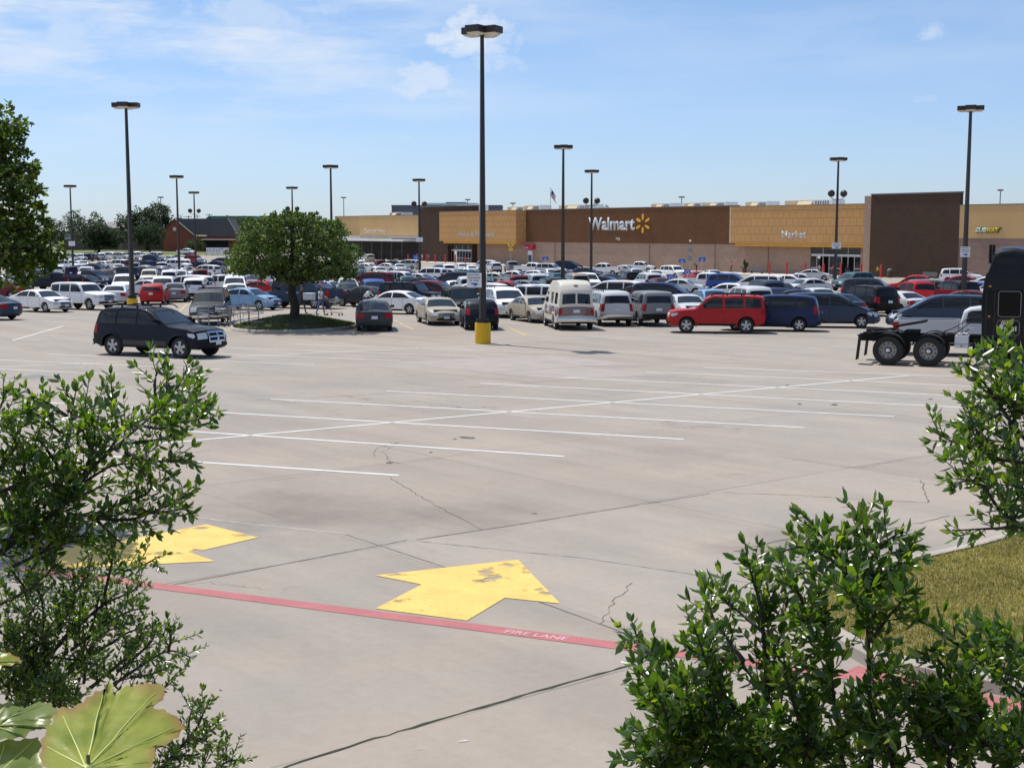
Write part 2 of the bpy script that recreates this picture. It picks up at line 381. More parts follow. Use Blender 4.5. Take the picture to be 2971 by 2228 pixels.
# splashed white paint and a long open joint
bm = bmesh.new(); rnd = random.Random(4)
for (px, py, w, h) in ((1180, 2187, 66, 9), (1150, 2192, 40, 6), (1225, 2176, 60, 6), (1300, 2168, 34, 4), (1345, 2150, 16, 3), (1205, 2195, 30, 5)):
    pts = []
    for k in range(16):
        a = 2*pi*k/16; rr = rnd.uniform(.55, 1.15)
        pts.append(ground(px+w*rr*cos(a), py-h*rr*sin(a)-w*.12*cos(a)))
    bm.faces.new([bm.verts.new((p.x, p.y, p.z+.006+.0004*rnd.random())) for p in pts])
tag(obj('paint_splash', bm, paint_material('splashed_paint', (.62, .62, .61), .47)), kind='structure')
JOINT_M = mat('mossy_joint', (.035, .04, .022), .95, .5, 6, coords='Object')
CRACK_M = mat('crack_dirt', (.13, .112, .095), .95, .3, 6, coords='Object')
def crack(pts, w, m, wob, seed):
    rn = random.Random(seed); P = []
    G = [ground(*p) for p in pts]
    for a, b_ in zip(G, G[1:]):
        k = max(2, int((b_-a).length/.12))
        for i in range(k): P.append(a.lerp(b_, i/k)+Vector((rn.uniform(-wob, wob), rn.uniform(-wob, wob), 0)))
    P.append(G[-1]); bm = bmesh.new(); prev = None
    for i, p in enumerate(P):
        d = (P[min(i+1, len(P)-1)]-P[max(i-1, 0)]); d.z = 0; d.normalize(); s = Vector((-d.y, d.x, 0))*w*rn.uniform(.35, 1.3)/2
        cur = [bm.verts.new((q.x, q.y, zg(q.y)+.0038)) for q in (p-s, p+s)]
        if prev: bm.faces.new((prev[0], cur[0], cur[1], prev[1]))
        prev = cur
    return tag(obj('ground_crack', bm, m), kind='structure')
crack([(760, 2260), (835, 2222), (1010, 2165), (1300, 2080), (1560, 2004), (1830, 1930)], .036, JOINT_M, .012, 1)
crack([(421, 1711), (700, 1660), (1100, 1583), (1180, 1567)], .022, CRACK_M, .004, 2)
crack([(1207, 1566), (1500, 1522), (1890, 1459), (2060, 1432)], .024, CRACK_M, .004, 3)
crack([(1005, 1551), (1250, 1632), (1500, 1722), (1812, 1836), (1900, 1868)], .016, CRACK_M, .004, 4)
crack([(560, 1500), (740, 1522), (1000, 1548)], .02, WHITE_P, .004, 14)
crack([(1210, 1570), (1700, 1620), (2250, 1702)], .012, CRACK_M, .004, 5)
crack([(1130, 1385), (1240, 1453), (1330, 1500), (1400, 1536)], .014, CRACK_M, .03, 6)
crack([(1085, 1325), (1095, 1300), (1160, 1282), (1110, 1310), (1130, 1338), (1160, 1345)], .014, CRACK_M, .04, 7)
crack([(2673, 1392), (2690, 1440), (2692, 1457)], .02, CRACK_M, .03, 8)
crack([(2100, 1429), (2300, 1436), (2520, 1450), (2692, 1458)], .018, CRACK_M, .02, 9)
crack([(2560, 1538), (2650, 1520), (2755, 1497)], .02, CRACK_M, .03, 10)
crack([(2270, 1327), (2480, 1358), (2720, 1318)], .012, CRACK_M, .006, 11)
crack([(2130, 1600), (2215, 1580), (2300, 1562)], .03, CRACK_M, .03, 12)
crack([(1745, 1812), (1770, 1760), (1835, 1690)], .01, CRACK_M, .04, 13)
crack([(780, 1395), (1000, 1365), (1350, 1320)], .008, CRACK_M, .01, 15)
crack([(900, 1155), (1150, 1140), (1400, 1122), (1700, 1098)], .025, CRACK_M, .01, 16)
STAIN = mat('oil_stain', (.085, .08, .075), .7, .3, 4, coords='Object')
bm = bmesh.new()
for (px, py, w, h) in ((1360, 1270, 22, 4), (1340, 1268, 9, 2), (1320, 1274, 6, 2), (1130, 1342, 14, 3), (2420, 1174, 13, 2.5), (640, 2002, 5, 2), (612, 2123, 4, 1.5), (700, 2143, 6, 1.6), (1250, 1312, 5, 2), (2700, 1158, 8, 1.4), (1550, 1490, 10, 1.4), (2285, 1118, 8, 1.4), (2320, 1172, 9, 2)):
    pts = []
    for k in range(12):
        a = 2*pi*k/12; rr = rnd.uniform(.5, 1.2); pts.append(ground(px+w*rr*cos(a), py-h*rr*sin(a)))
    bm.faces.new([bm.verts.new((p.x, p.y, p.z+.0035)) for p in pts])
tag(obj('oil_stains', bm, STAIN), kind='structure')

# ------------------------------------------------------------------ lawn corner with its kerb
KERB = mat('kerb_concrete', (.36, .32, .275), .85, .15, 2.0, coords='Object')
LAWN = mat('lawn_soil', (.20, .165, .055), .95, .35, 1.6, coords='Object', bump=.6, bscale=30)
inner_px = [(3100, 1512), (2971, 1543), (2849, 1578), (2700, 1612), (2619, 1631), (2504, 1660), (2440, 1684), (2398, 1712), (2381, 1740), (2389, 1773), (2447, 1825), (2562, 1888), (2677, 1911), (2763, 1930), (2971, 1968), (3200, 2005)]
inner = [ground(*p, h=.13) for p in inner_px]
inner = [Vector((p.x, p.y, 0)) for p in inner]
def offset_poly(P, d):
    out = []
    for i, p in enumerate(P):
        t = (P[min(i+1, len(P)-1)]-P[max(i-1, 0)]).normalized(); out.append(p + Vector((t.y, -t.x, 0))*d)
    return out
cen = Vector((inner[0].x+6, sum(p.y for p in inner)/len(inner), 0))
sgn = 1 if ((offset_poly(inner, .2)[7]-cen).length > (inner[7]-cen).length) else -1
def kerb(name, P, w, h, closed=False, m=None):
    """kerb with a rounded nose following P (its inner edge), w wide"""
    bm = bmesh.new(); prof = [(0.0, -.05), (0.0, h), (w*.72, h), (w*.93, h*.82), (w, h*.3), (w+.02, -.05)]
    offs = [offset_poly(P, s*sgn if not closed else s) for s, _ in prof]
    rows = [[bm.verts.new((offs[j][i].x, offs[j][i].y, zg(offs[j][i].y)+prof[j][1])) for j in range(len(prof))] for i in range(len(P))]
    for i in range(len(P)-(0 if closed else 1)):
        a, b_ = rows[i], rows[(i+1) % len(P)]
        for j in range(len(prof)-1): bm.faces.new((a[j], b_[j], b_[j+1], a[j+1]))
    return obj(name, bm, m or KERB, None, 40)
tag(kerb('lawn_kerb', inner, .19, .13), kind='structure')
strips('kerb_red_paint', [(offset_poly(inner, .42*sgn)[i], offset_poly(inner, .42*sgn)[i+1]) for i in range(11, 15)], .36, RED_P, .006)
lawn_poly = [inner[0]+Vector((14, 5, 0))]+inner+[inner[-1]+Vector((14, -1, 0))]
bm = bmesh.new(); bm.faces.new([bm.verts.new((p.x, p.y, zg(p.y)+.105)) for p in lawn_poly]); bmesh.ops.triangulate(bm, faces=bm.faces[:])
tag(obj('lawn', bm, LAWN), kind='structure')
def inside(x, y, P):
    c = False
    for i in range(len(P)):
        a, b_ = P[i-1], P[i]
        if (a.y > y) != (b_.y > y) and x < (b_.x-a.x)*(y-a.y)/(b_.y-a.y)+a.x: c = not c
    return c
def blade_material(name, c1, c2, c3):
    m, n, l, b = nodemat(name); S(b, rough=.6, spec=.3)
    g = n.new('ShaderNodeNewGeometry'); r = n.new('ShaderNodeValToRGB'); l.new(g.outputs['Random Per Island'], r.inputs[0])
    e = r.color_ramp.elements; e[0].color = (*c1, 1); e[1].color = (*c3, 1); e[1].position = 1
    q = e.new(.55); q.color = (*c2, 1)
    t = n.new('ShaderNodeTexNoise'); t.inputs['Scale'].default_value = .9; t.inputs['Detail'].default_value = 5; l.new(g.outputs['Position'], t.inputs['Vector'])
    mr = n.new('ShaderNodeMapRange'); mr.inputs[1].default_value = .3; mr.inputs[2].default_value = .7; mr.inputs[3].default_value = .72; mr.inputs[4].default_value = 1.25; l.new(t.outputs[0], mr.inputs[0])
    sc = n.new('ShaderNodeVectorMath'); sc.operation = 'SCALE'; l.new(r.outputs[0], sc.inputs[0]); l.new(mr.outputs[0], sc.inputs['Scale'])
    l.new(sc.outputs[0], b.inputs['Base Color'])
    out = n['Material Output']; tl = n.new('ShaderNodeBsdfTranslucent'); mx = n.new('ShaderNodeMixShader'); mx.inputs[0].default_value = .35
    l.new(sc.outputs[0], tl.inputs[0]); l.new(b.outputs[0], mx.inputs[1]); l.new(tl.outputs[0], mx.inputs[2]); l.new(mx.outputs[0], out.inputs[0])
    return m
def blades(name, test, x0, x1, y0, y1, count, h, zf, m, seed, wd=.008):
    rn = random.Random(seed); V, FC = [], []; k = 0
    while k < count:
        x, y = rn.uniform(x0, x1), rn.uniform(y0, y1)
        if not test(x, y): continue
        k += 1
        a = rn.uniform(0, 2*pi); hh = h*rn.uniform(.5, 1.25); ln = rn.uniform(.2, .9)*hh; z = zf(x, y); i = len(V)
        dx, dy = cos(a), sin(a)
        V += [(x-dy*wd, y+dx*wd, z), (x+dy*wd, y-dx*wd, z), (x+dx*ln, y+dy*ln, z+hh)]; FC.append((i, i+1, i+2))
    me = bpy.data.meshes.new(name); me.from_pydata(V, [], FC)
    return tag(link(name, me, None, m), kind='stuff')
GRASS_B = blade_material('dry_lawn_blades', (.17, .19, .032), (.33, .30, .065), (.52, .42, .14))
lx = [p.x for p in inner]; ly = [p.y for p in inner]
tag(blades('grass', lambda x, y: inside(x, y, lawn_poly), min(lx), max(lx)+.6, min(ly), max(ly)+2, 52000, .05, lambda x, y: zg(y)+.10, GRASS_B, 5), 'short dry yellow green grass of the kerbed lawn corner', 'grass')

# ------------------------------------------------------------------ island with the tree
ic = Vector(((852-CX)/F*67, 67, 0)); ISL = []
for i in range(56):
    a = 2*pi*i/56; w = 1+.05*sin(2*a+.6)+.03*sin(3*a)
    ISL.append(ic+Vector((3.05*w*cos(a), 4.5*w*sin(a), 0)))
bm = bmesh.new(); prof = [(1.0, -.05), (.998, .10), (.985, .14), (.955, .15), (.95, .13), (.75, .264), (.5, .432), (.25, .60)]
rows = [[bm.verts.new((ic.x+(p.x-ic.x)*s, ic.y+(p.y-ic.y)*s, zg(p.y)+z)) for s, z in prof] for p in ISL]
for i in range(len(ISL)):
    a, b_ = rows[i-1], rows[i]
    for j in range(3): bm.faces.new((a[j], b_[j], b_[j+1], a[j+1]))
tag(obj('island_kerb', bm, KERB, None, 50), kind='structure')
ISLE = mat('island_turf', (.035, .045, .012), .95, .35, 2.0, coords='Object')
bm = bmesh.new()
rows = [[bm.verts.new((ic.x+(p.x-ic.x)*s, ic.y+(p.y-ic.y)*s, zg(p.y)+z)) for s, z in prof[4:]] for p in ISL]
for i in range(len(ISL)):
    a, b_ = rows[i-1], rows[i]
    for j in range(3): bm.faces.new((a[j], b_[j], b_[j+1], a[j+1]))
bm.faces.new([r[-1] for r in rows])
tag(obj('island_turf', bm, ISLE, None, 60), kind='structure')
def isl_z(x, y):
    best = 0
    for p in ISL:
        d = (Vector((x, y, 0))-ic); a = p-ic
        if a.length > 0: best = max(best, d.dot(a)/a.dot(a))
    s = min(best, .95); return zg(y)+.60-(.47*(max(s, .25)-.25)/.7)-.01
ISL_IN = [ic+(p-ic)*.95 for p in ISL]
GRASS_I = blade_material('island_blades', (.040, .066, .010), (.075, .115, .018), (.15, .17, .04))
tag(blades('island_grass', lambda x, y: inside(x, y, ISL_IN), min(p.x for p in ISL), max(p.x for p in ISL), min(p.y for p in ISL), max(p.y for p in ISL), 12000, .11, isl_z, GRASS_I, 6, .02), 'green grass of the kerbed island under the round tree', 'grass')

# ------------------------------------------------------------------ bank and wall that the photographer stands on
WALL_M = mat('retaining_concrete', (.33, .31, .28), .9, .15, 1.5, coords='Object')
MULCH = mat('mulch', (.06, .045, .03), .95, .4, 8, coords='Object', bump=.5)
bm = bmesh.new(); box(bm, -14, 14, 2.72, 2.95, -.3, 2.46, bev=.03)
tag(obj('retaining_wall', bm, WALL_M), 'plain concrete retaining wall below the foreground shrubs', 'wall')
bm = bmesh.new(); box(bm, -14, 14, -40, 2.715, -1, 2.36)
tag(obj('planting_bank', bm, MULCH), kind='structure')
# ------------------------------------------------------------------ the store
BM0 = Vector((49.6, 201.9, FLAT_Z)); RGT = Vector((.587, -.81, 0)).normalized(); INTO = Vector((.81, .587, 0)).normalized()
STORE_RZ = atan2(RGT.y, RGT.x)
def face(px, py, off=0.0):
    """photo pixel -> (s to the right, z above the floor) on the plane 'off' metres in front of the main wall"""
    d = ray(px, py); o = Vector((0, 0, CAM_H)); q = BM0-INTO*off
    t = (q-o).dot(INTO)/d.dot(INTO); p = o+d*t
    return (p-BM0).dot(RGT), p.z-FLAT_Z
def fs(px, off=0.0, py=700): return face(px, py, off)[0]
store = empty('store_building', BM0, STORE_RZ, False, 'long brown and tan superstore with block walls, sign boxes and two glazed entrances', 'store')
def block_material(name, rgb, bw=.8, bh=.4, var=.05, mortar=.9, contrast=.07, msize=.022):
    m, n, l, b = nodemat(name); S(b, rough=.9, spec=.2)
    tc = n.new('ShaderNodeTexCoord'); sp = n.new('ShaderNodeSeparateXYZ'); l.new(tc.outputs['Object'], sp.inputs[0])
    ad = n.new('ShaderNodeMath'); l.new(sp.outputs[0], ad.inputs[0]); l.new(sp.outputs[1], ad.inputs[1])
    cb = n.new('ShaderNodeCombineXYZ'); l.new(ad.outputs[0], cb.inputs[0]); l.new(sp.outputs[2], cb.inputs[1])
    br = n.new('ShaderNodeTexBrick'); br.inputs['Scale'].default_value = 1; br.inputs['Brick Width'].default_value = bw; br.inputs['Row Height'].default_value = bh; br.inputs['Mortar Size'].default_value = msize; br.inputs['Mortar Smooth'].default_value = .3
    l.new(cb.outputs[0], br.inputs['Vector'])
    br.inputs['Color1'].default_value = (*[c*(1+contrast) for c in rgb], 1); br.inputs['Color2'].default_value = (*[c*(1-contrast) for c in rgb], 1); br.inputs['Mortar'].default_value = (*[c*mortar for c in rgb], 1)
    t = n.new('ShaderNodeTexNoise'); t.inputs['Scale'].default_value = .25; t.inputs['Detail'].default_value = 6; l.new(tc.outputs['Object'], t.inputs['Vector'])
    mr = n.new('ShaderNodeMapRange'); mr.inputs[1].default_value = .3; mr.inputs[2].default_value = .7; mr.inputs[3].default_value = 1-var; mr.inputs[4].default_value = 1+var; l.new(t.outputs[0], mr.inputs[0])
    sc = n.new('ShaderNodeVectorMath'); sc.operation = 'SCALE'; l.new(br.outputs[0], sc.inputs[0]); l.new(mr.outputs[0], sc.inputs['Scale']); l.new(sc.outputs[0], b.inputs['Base Color'])
    return m
BROWN = block_material('brown_block', (.150, .072, .036)); DARKB = block_material('dark_brown_block', (.078, .050, .036))
BEIGE = block_material('beige_block', (.38, .265, .20)); TAN = block_material('tan_render', (.54, .355, .17), 3.0, 3.0, .04, .96, .015)
OCHRE = block_material('ochre_panel', (.56, .315, .13), 1.25, 1.25, .04, .66, .03, .045); SOFF = mat('yellow_soffit', (.62, .33, .05), .7, .08, 1)
TRIM = mat('parapet_metal', (.17, .16, .16), .5, .1, 1); CREAM = mat('cream_trim', (.60, .47, .29), .8, .08, 1)
ROOFM = mat('roof_membrane', (.45, .45, .44), .9, .1, .3); WHITEM = mat('white_metal', (.70, .70, .68), .5, .08, 1.5)
GLASS_D = mat('dark_glass', (.012, .015, .02), .06, spec=.7); ALU = mat('aluminium', (.55, .56, .58), .35, .06, 2, metal=.6)
DARK = mat('painted_shade', (.012, .011, .012), .9)  # near-black colour stands in for shade in doorways, porch, garden centre, wheel holes
SIGNW = mat('white_letters', (.50, .53, .56), .6, spec=.2); SPARK = mat('spark_orange', (.85, .42, .03), .4)
def sbox(name, m, s0, s1, y0, y1, z0, z1, parent=store, bev=0):
    bm = bmesh.new(); box(bm, s0, s1, y0, y1, z0, z1, bev=bev); return obj(name, bm, m, parent)
def wall_top(px, py, off=0.0): return face(px, py, off)[1]
# main wall: beige base course, brown fascia over it, and roof slab behind
zA, zB = wall_top(1700, 607), wall_top(1700, 704)
sL, sR = fs(1384), fs(2524)
ZT = zA
dl0, dl1 = fs(1313), fs(1384)                  # home entrance
mr0, mr1 = fs(2352), fs(2498)                  # market entrance
def wall_open(name, m, s0, s1, z0, z1, opens, y0=0.0, y1=.4):
    """wall with rectangular openings (a,b,top) down to the ground"""
    bm = bmesh.new(); c = s0
    for a, b_, t in sorted(opens):
        box(bm, c, a, y0, y1, z0, z1); box(bm, a, b_, y0, y1, t, z1); c = b_
    box(bm, c, s1, y0, y1, z0, z1); bmesh.ops.remove_doubles(bm, verts=bm.verts[:], dist=.0005)
    return obj(name, bm, m, store)
md_top = wall_top(2426, 716)
wall_open('base_wall', BEIGE, sL, sR, 0, zB, [(mr0, mr1, md_top)])
sbox('fascia', BROWN, fs(1490), fs(2140), -.12, .38, zB+.003, zA)
sbox('coping', TRIM, fs(1525), fs(2140), -.17, .43, zA+.003, zA+.14)
sbox('roof', ROOFM, fs(1228)-.5, fs(2971)+25, .9, 95, zA-1.5, zA-1.2)
# outdoor living wing
oz0, oz1, ozg = wall_top(1130, 683), wall_top(1130, 626.5), wall_top(1130, 692)
o_l, o_r = fs(1041), fs(1229)
sbox('wing_wall', TAN, o_l, o_r-.003, .3, .8, oz0, oz1); sbox('wing_coping', TRIM, o_l, o_r-.003, .25, .85, oz1+.003, oz1+.13)
sbox('wing_band', mat('grey_band', (.36, .30, .285), .85, .06, 1), o_l, o_r-.003, .32, .78, ozg, oz0-.003)
fl_ = fs(940); sbox('wing_wall', TAN, fl_, o_l-.003, 3.2, 3.7, oz0-.3, oz1+.05); sbox('wing_coping', TRIM, fl_, o_l-.003, 3.15, 3.75, oz1+.053, oz1+.18)
sbox('wing_band', WHITEM, fl_, o_l-.003, 3.1, 3.25, oz0-1.4, oz0-.303)
# garden centre under its canopy, its shade painted near black on the back
can0 = fs(985)
bm = bmesh.new(); cz = wall_top(1110, 699)
for k in range(90):
    a = can0+(o_r-2.0-can0)*k/90; b_ = can0+(o_r-2.0-can0)*(k+1)/90
    box(bm, a, b_-.003, -4.2, .29, cz-(.06 if k % 2 else 0), cz+.35)
obj('garden_canopy', bm, WHITEM, store)
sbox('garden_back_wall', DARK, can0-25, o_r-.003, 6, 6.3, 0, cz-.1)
for k in range(9):
    bm = bmesh.new(); a = can0+(o_r-3-can0)*k/8; box(bm, a-.12, a+.12, -3.9, -3.66, 0, cz-.065); obj('canopy_post', bm, mat('dark_post', (.05, .04, .035), .6), store)
bm = bmesh.new()
for k in range(140):
    a = can0+(o_r-1-can0)*k/139; box(bm, a-.02, a+.02, -3.4, -3.36, 0, 2.3)
for z in (.1, 1.2, 2.25): box(bm, can0, o_r-1, -3.355, -3.33, z, z+.05)
obj('garden_fence', bm, mat('fence_black', (.02, .02, .022), .5), store)
rn = random.Random(8)
for k in range(36):
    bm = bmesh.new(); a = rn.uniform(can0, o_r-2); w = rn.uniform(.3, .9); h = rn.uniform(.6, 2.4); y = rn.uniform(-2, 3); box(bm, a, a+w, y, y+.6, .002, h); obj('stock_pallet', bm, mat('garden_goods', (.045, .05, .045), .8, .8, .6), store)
# brown tower beside the home entrance
t0, t1 = fs(1229), fs(1384)
tz = wall_top(1300, 600)
dz_ = wall_top(1350, 712)
wall_open('entrance_tower', DARKB, t0, t1-.003, 0, tz, [(dl0, dl1-.35, dz_)], -1.2, .5); sbox('tower_coping', TRIM, t0-.06, t1+.05, -1.26, .56, tz+.003, tz+.16)
h0, h1 = fs(1275, 2.6), fs(1497, 2.6); hz0, hz1 = wall_top(1400, 701, 2.6), wall_top(1400, 613, 2.6)
sbox('sign_box', OCHRE, h0, h1, -2.6, -1.26, hz0, hz1); sbox('sign_box_return', OCHRE, t1+.06, h1, -1.257, -.125, hz0, hz1); sbox('sign_box_coping', TRIM, h0-.04, h1+.04, -2.66, -1.2, hz1+.003, hz1+.1)
sbox('soffit', SOFF, fs(1287, 2.3), fs(1497, 2.3), -2.35, -1.25, wall_top(1400, 707.5, 2.3), hz0-.003)
m0, m1 = fs(2120, 1.6), fs(2508, 1.6); mz0, mz1 = wall_top(2300, 707.5, 1.6), wall_top(2300, 597, 1.6)
sbox('sign_box', OCHRE, m0, m1, -1.6, -.2, mz0, mz1); sbox('sign_box_coping', TRIM, m0-.04, m1+.04, -1.66, -.15, mz1+.003, mz1+.1)
sbox('sign_box_edge', CREAM, m0-.32, m0-.003, -1.62, -.2, mz0, mz1)
sbox('soffit', SOFF, fs(2133, 1.4), fs(2507, 1.4), -1.4, -.15, wall_top(2300, 716.5, 1.4), mz0-.003)
# big brown tower and the wing with the sandwich shop
b0, b1 = fs(2524, 3.0), fs(2781, 3.0); bz = wall_top(2650, 563, 3.0)
sbox('brown_tower', DARKB, b0, b1, -3.0, -2.3, 0, bz); sbox('tower_coping', TRIM, b0-.07, b1+.07, -3.07, -2.25, bz+.003, bz+.18)
sbox('tower_pilaster', BEIGE, fs(2505, 3.0), b0-.003, -3.0, .6, 0, bz-.12)
w0 = b1; w1 = fs(2971)+14
wz0, wz1 = wall_top(2870, 692, 3.0), wall_top(2870, 595, 3.0)
sbox('shop_wing_wall', TAN, w0+.003, w1, -2.98, -2.5, wz0, wz1); sbox('shop_wing_coping', TRIM, w0+.003, w1, -3.03, -2.45, wz1+.003, wz1+.12)
sbox('shop_wing_base', block_material('taupe_block', (.26, .18, .15)), w0+.003, w1, -2.96, -2.52, 0, wz0-.003)
# entrances
def entrance(s0, s1, top, yb, open_at):
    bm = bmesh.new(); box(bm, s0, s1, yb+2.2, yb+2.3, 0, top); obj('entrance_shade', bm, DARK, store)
    fr = bmesh.new(); hd_ = top*.66
    box(fr, s0, s1, yb, yb+.14, hd_, hd_+.34)
    n = 8
    for k in range(n+1):
        x = s0+(s1-s0)*k/n; box(fr, max(s0, x-.05), min(s1, x+.05), yb+.003, yb+.1, 0, hd_-.003)
        if k % 2 == 0: box(fr, max(s0, x-.04), min(s1, x+.04), yb+.003, yb+.1, hd_+.343, top-.003)
    for k in range(n):
        if k in open_at: continue
        a, b_ = s0+(s1-s0)*k/n+.052, s0+(s1-s0)*(k+1)/n-.052
        for z in (.0, hd_*.36): box(fr, a, b_, yb+.01, yb+.08, z, z+.12)
    d = obj('door_frame', fr, ALU, store)
    for k in range(n):
        if k in open_at: continue
        a, b_ = s0+(s1-s0)*k/n+.05, s0+(s1-s0)*(k+1)/n-.05
        bm = bmesh.new(); box(bm, a, b_, yb+.04, yb+.055, .12, hd_); obj('door_pane', bm, GLASS_D, d)
    bm = bmesh.new(); box(bm, s0, s1, yb+.05, yb+.065, hd_+.344, top-.004); obj('transom_pane', bm, GLASS_D, d)
entrance(dl0+.3, dl1-.353, dz_-.005, -.55, (0, 1))
entrance(mr0+.02, mr1-.02, md_top-.005, .12, (1, 2, 5, 6))
# writing
def sign(name, s, m, pxs, pys, off, bold=.012, depth=.02, shear=0):
    (a, zt), (b_, zb) = face(pxs[0], pys[0], off), face(pxs[1], pys[1], off)
    return fit_text(name, s, store, m, a, b_, zb, zt, -off-.004, depth, bold, shear)
sign('store_lettering', 'Walmart', SIGNW, (1708.5, 1842), (631.5, 669), .12, .03, .06)
sign('entrance_lettering', 'Home & Pharmacy', SIGNW, (1329.5, 1434), (672.5, 691), 2.6, .0)
sign('entrance_lettering', 'Market', SIGNW, (2269, 2339), (670, 691.5), 1.6, .004)
sign('wing_lettering', 'Outdoor Living', mat('pale_letters', (.58, .50, .42), .5), (1057, 1118), (664, 680), -.3, .015, .08)
(sa, sz1), (sb, sz0) = face(2832, 660.5, 3), face(2864, 675, 3); SG = mat('pale_green_letters', (.40, .50, .42), .4); SY = mat('yellow_letters', (.62, .42, .02), .4); SD = mat('green_letter_shadow', (.10, .12, .05), .6)
fit_text('shop_lettering', 'SUB', store, SG, sa, sb, sz0, sz1, -3.07, .08, .05, .3)
sc_, sd_ = face(2864.7, 660, 3)[0], face(2901, 660, 3)[0]
fit_text('shop_lettering', 'WAY', store, SY, sc_, sd_, sz0, sz1, -3.07, .08, .05, .3)
bm = bmesh.new(); prism(bm, [(sa-.02, sz0-.05), (sd_-.15, sz0-.05), (sd_+.05, sz0+.35), (sd_+.4, sz1+.05), (sd_+.1, sz1+.04), (sa+.4, sz1+.04)], -3.065, -2.984); obj('letter_shadow_panel', bm, SD, store)  # dark green panel paints the shadows behind the shop letters
fit_text('house_number', '702', store, SIGNW, *[x for x in (face(1786.5, 700, .12)[0], face(1799, 700, .12)[0])], face(1790, 698, .12)[1], face(1790, 690, .12)[1], -.124, .03, .02)
(xa, za), (xb, zb_) = face(2000, 696, .12), face(2005.5, 702, .12); sbox('notice', WHITEM, xa, xb, -.15, -.121, zb_, za)
# the six-rayed spark
c_s, c_z = face(1866.5, 649, .12)
for k in range(6):
    a = pi/2+k*pi/3; bm = bmesh.new(); r0, r1, w0_, w1_ = .95, 2.75, .22, .42
    px_ = (face(1900, 649, .12)[0]-c_s)/33.5; pz_ = (face(1866, 620, .12)[1]-c_z)/29
    R0, R1 = 10.5, 27.5
    pts = []
    for r, w in ((R0, 1.6), (R0+3, 2.9), (R1-4, 3.6), (R1-1, 3.0), (R1, 1.2), (R1, -1.2), (R1-1, -3.0), (R1-4, -3.6), (R0+3, -2.9), (R0, -1.6)):
        x, z = r*cos(a)-w*sin(a), r*sin(a)+w*cos(a); pts.append((c_s+x*px_*.78, c_z+z*pz_))
    prism(bm, pts, -.30, -.124); obj('spark_ray', bm, SPARK, store)
# red bank canopy with its machine
aw = empty('cash_machine', BM0+RGT*fs(1541)-INTO*.0, STORE_RZ, False, 'cash machine under a small red awning on the beige store wall', 'cash machine')
_, az1 = face(1540, 709.5); _, az0 = face(1540, 723); hw = (fs(1551.5)-fs(1525))/2
REDM = mat('red_plastic', (.55, .02, .06), .45)
bm = bmesh.new(); prism(bm, [(-.9, az0), (-.003, az0), (-.003, az1), (-.55, az1)], -hw, hw, ax='x'); obj('awning', bm, REDM, aw)
fit_text('awning_lettering', 'U.S. Bank', aw, SIGNW, -hw*.85, hw*.2, az0+.12, az0+.55, -.905, .02, .02)
mz = face(1540, 761)[1]; mt = face(1540, 727)[1]; mw = (fs(1549)-fs(1536.5))/2
bm = bmesh.new(); box(bm, -mw, mw, -.30, -.003, max(mz-1.2, 0), mt, bev=.03); obj('machine_body', bm, WHITEM, aw)
bm = bmesh.new(); box(bm, -mw*.75, mw*.75, -.33, -.303, mz+.1, mz+(mt-mz)*.62); obj('machine_panel', bm, mat('navy_panel', (.02, .03, .07), .3), aw)
# control joints and downpipes
JNT = mat('control_joint', (.05, .035, .028), .9)
for k in range(8): q = fs(1560)+(fs(2110)-fs(1560))*k/7; sbox('control_joint', JNT, q-.012, q+.012, -.1235, -.1205, zB+.05, zA-.02)
for px in (1610, 1885, 2075, 2230): sbox('downpipe', mat('downpipe_taupe', (.26, .19, .15), .6), fs(px)-.06, fs(px)+.06, -.13, -.005, .02, zB-.05)
# things on the roof
def roof_unit(px0, px1, py, depth, name='roof_unit', label=None, m=WHITEM, skirt=True, off=-14, group='rooftop units behind the parapet'):
    py -= 5; (s0, z), (s1, _) = face(px0, py, off), face(px1, py, off)
    e = empty(name, BM0+RGT*(s0+s1)/2+INTO*(-off)+Vector((0, 0, zA-1.2)), STORE_RZ, False, label, 'rooftop unit', group)
    w = (s1-s0)/2; h = z-(zA-1.2); bm = bmesh.new(); box(bm, -w, w, 0, depth, .002, h, bev=.05); obj('casing', bm, m, e)
    bm = bmesh.new(); box(bm, -w-.03, -w*.45, -.06, depth*.6, h*.35, h*.93)
    prism(bm, [(-.9, h*.45), (-.06, h*.45), (-.06, h*.9)], -w*.4, w*.2, ax='x'); obj('air_hood', bm, CREAM, e)
    bm = bmesh.new()
    for k in range(6): box(bm, w*.3+k*w*.1, w*.3+k*w*.1+w*.05, -.05, -.002, h*.4, h*.9)
    obj('grille', bm, TRIM, e)
    return e
for i, (a, b_, y, lab) in enumerate(((1473, 1520, 605, 'pale rooftop unit nearest the tan home sign box'), (1521, 1566, 601, 'wider pale rooftop unit beside the flagpole, over the brown wall'), (1622, 1716, 600, 'longest pale rooftop unit just before the lamp post with floodlights'), (1890, 1946, 595.5, 'pale rooftop unit over the letters, first of three in line'), (1984, 2036, 593.5, 'middle pale rooftop unit of three in line, beside a thin lamp'), (2045, 2105, 592, 'third pale rooftop unit in line, nearest the ochre market box'), (2164, 2226, 590.5, 'short pale rooftop unit above the word Market'), (2278, 2415, 586.5, 'wide stepped rooftop unit above the market entrance'), (1131, 1166, 622, 'small low rooftop unit over the garden wing'), (1325, 1384, 601, 'white boxed rooftop unit behind the dark entrance tower'))):
    roof_unit(a, b_, y, 3.2, label=lab)
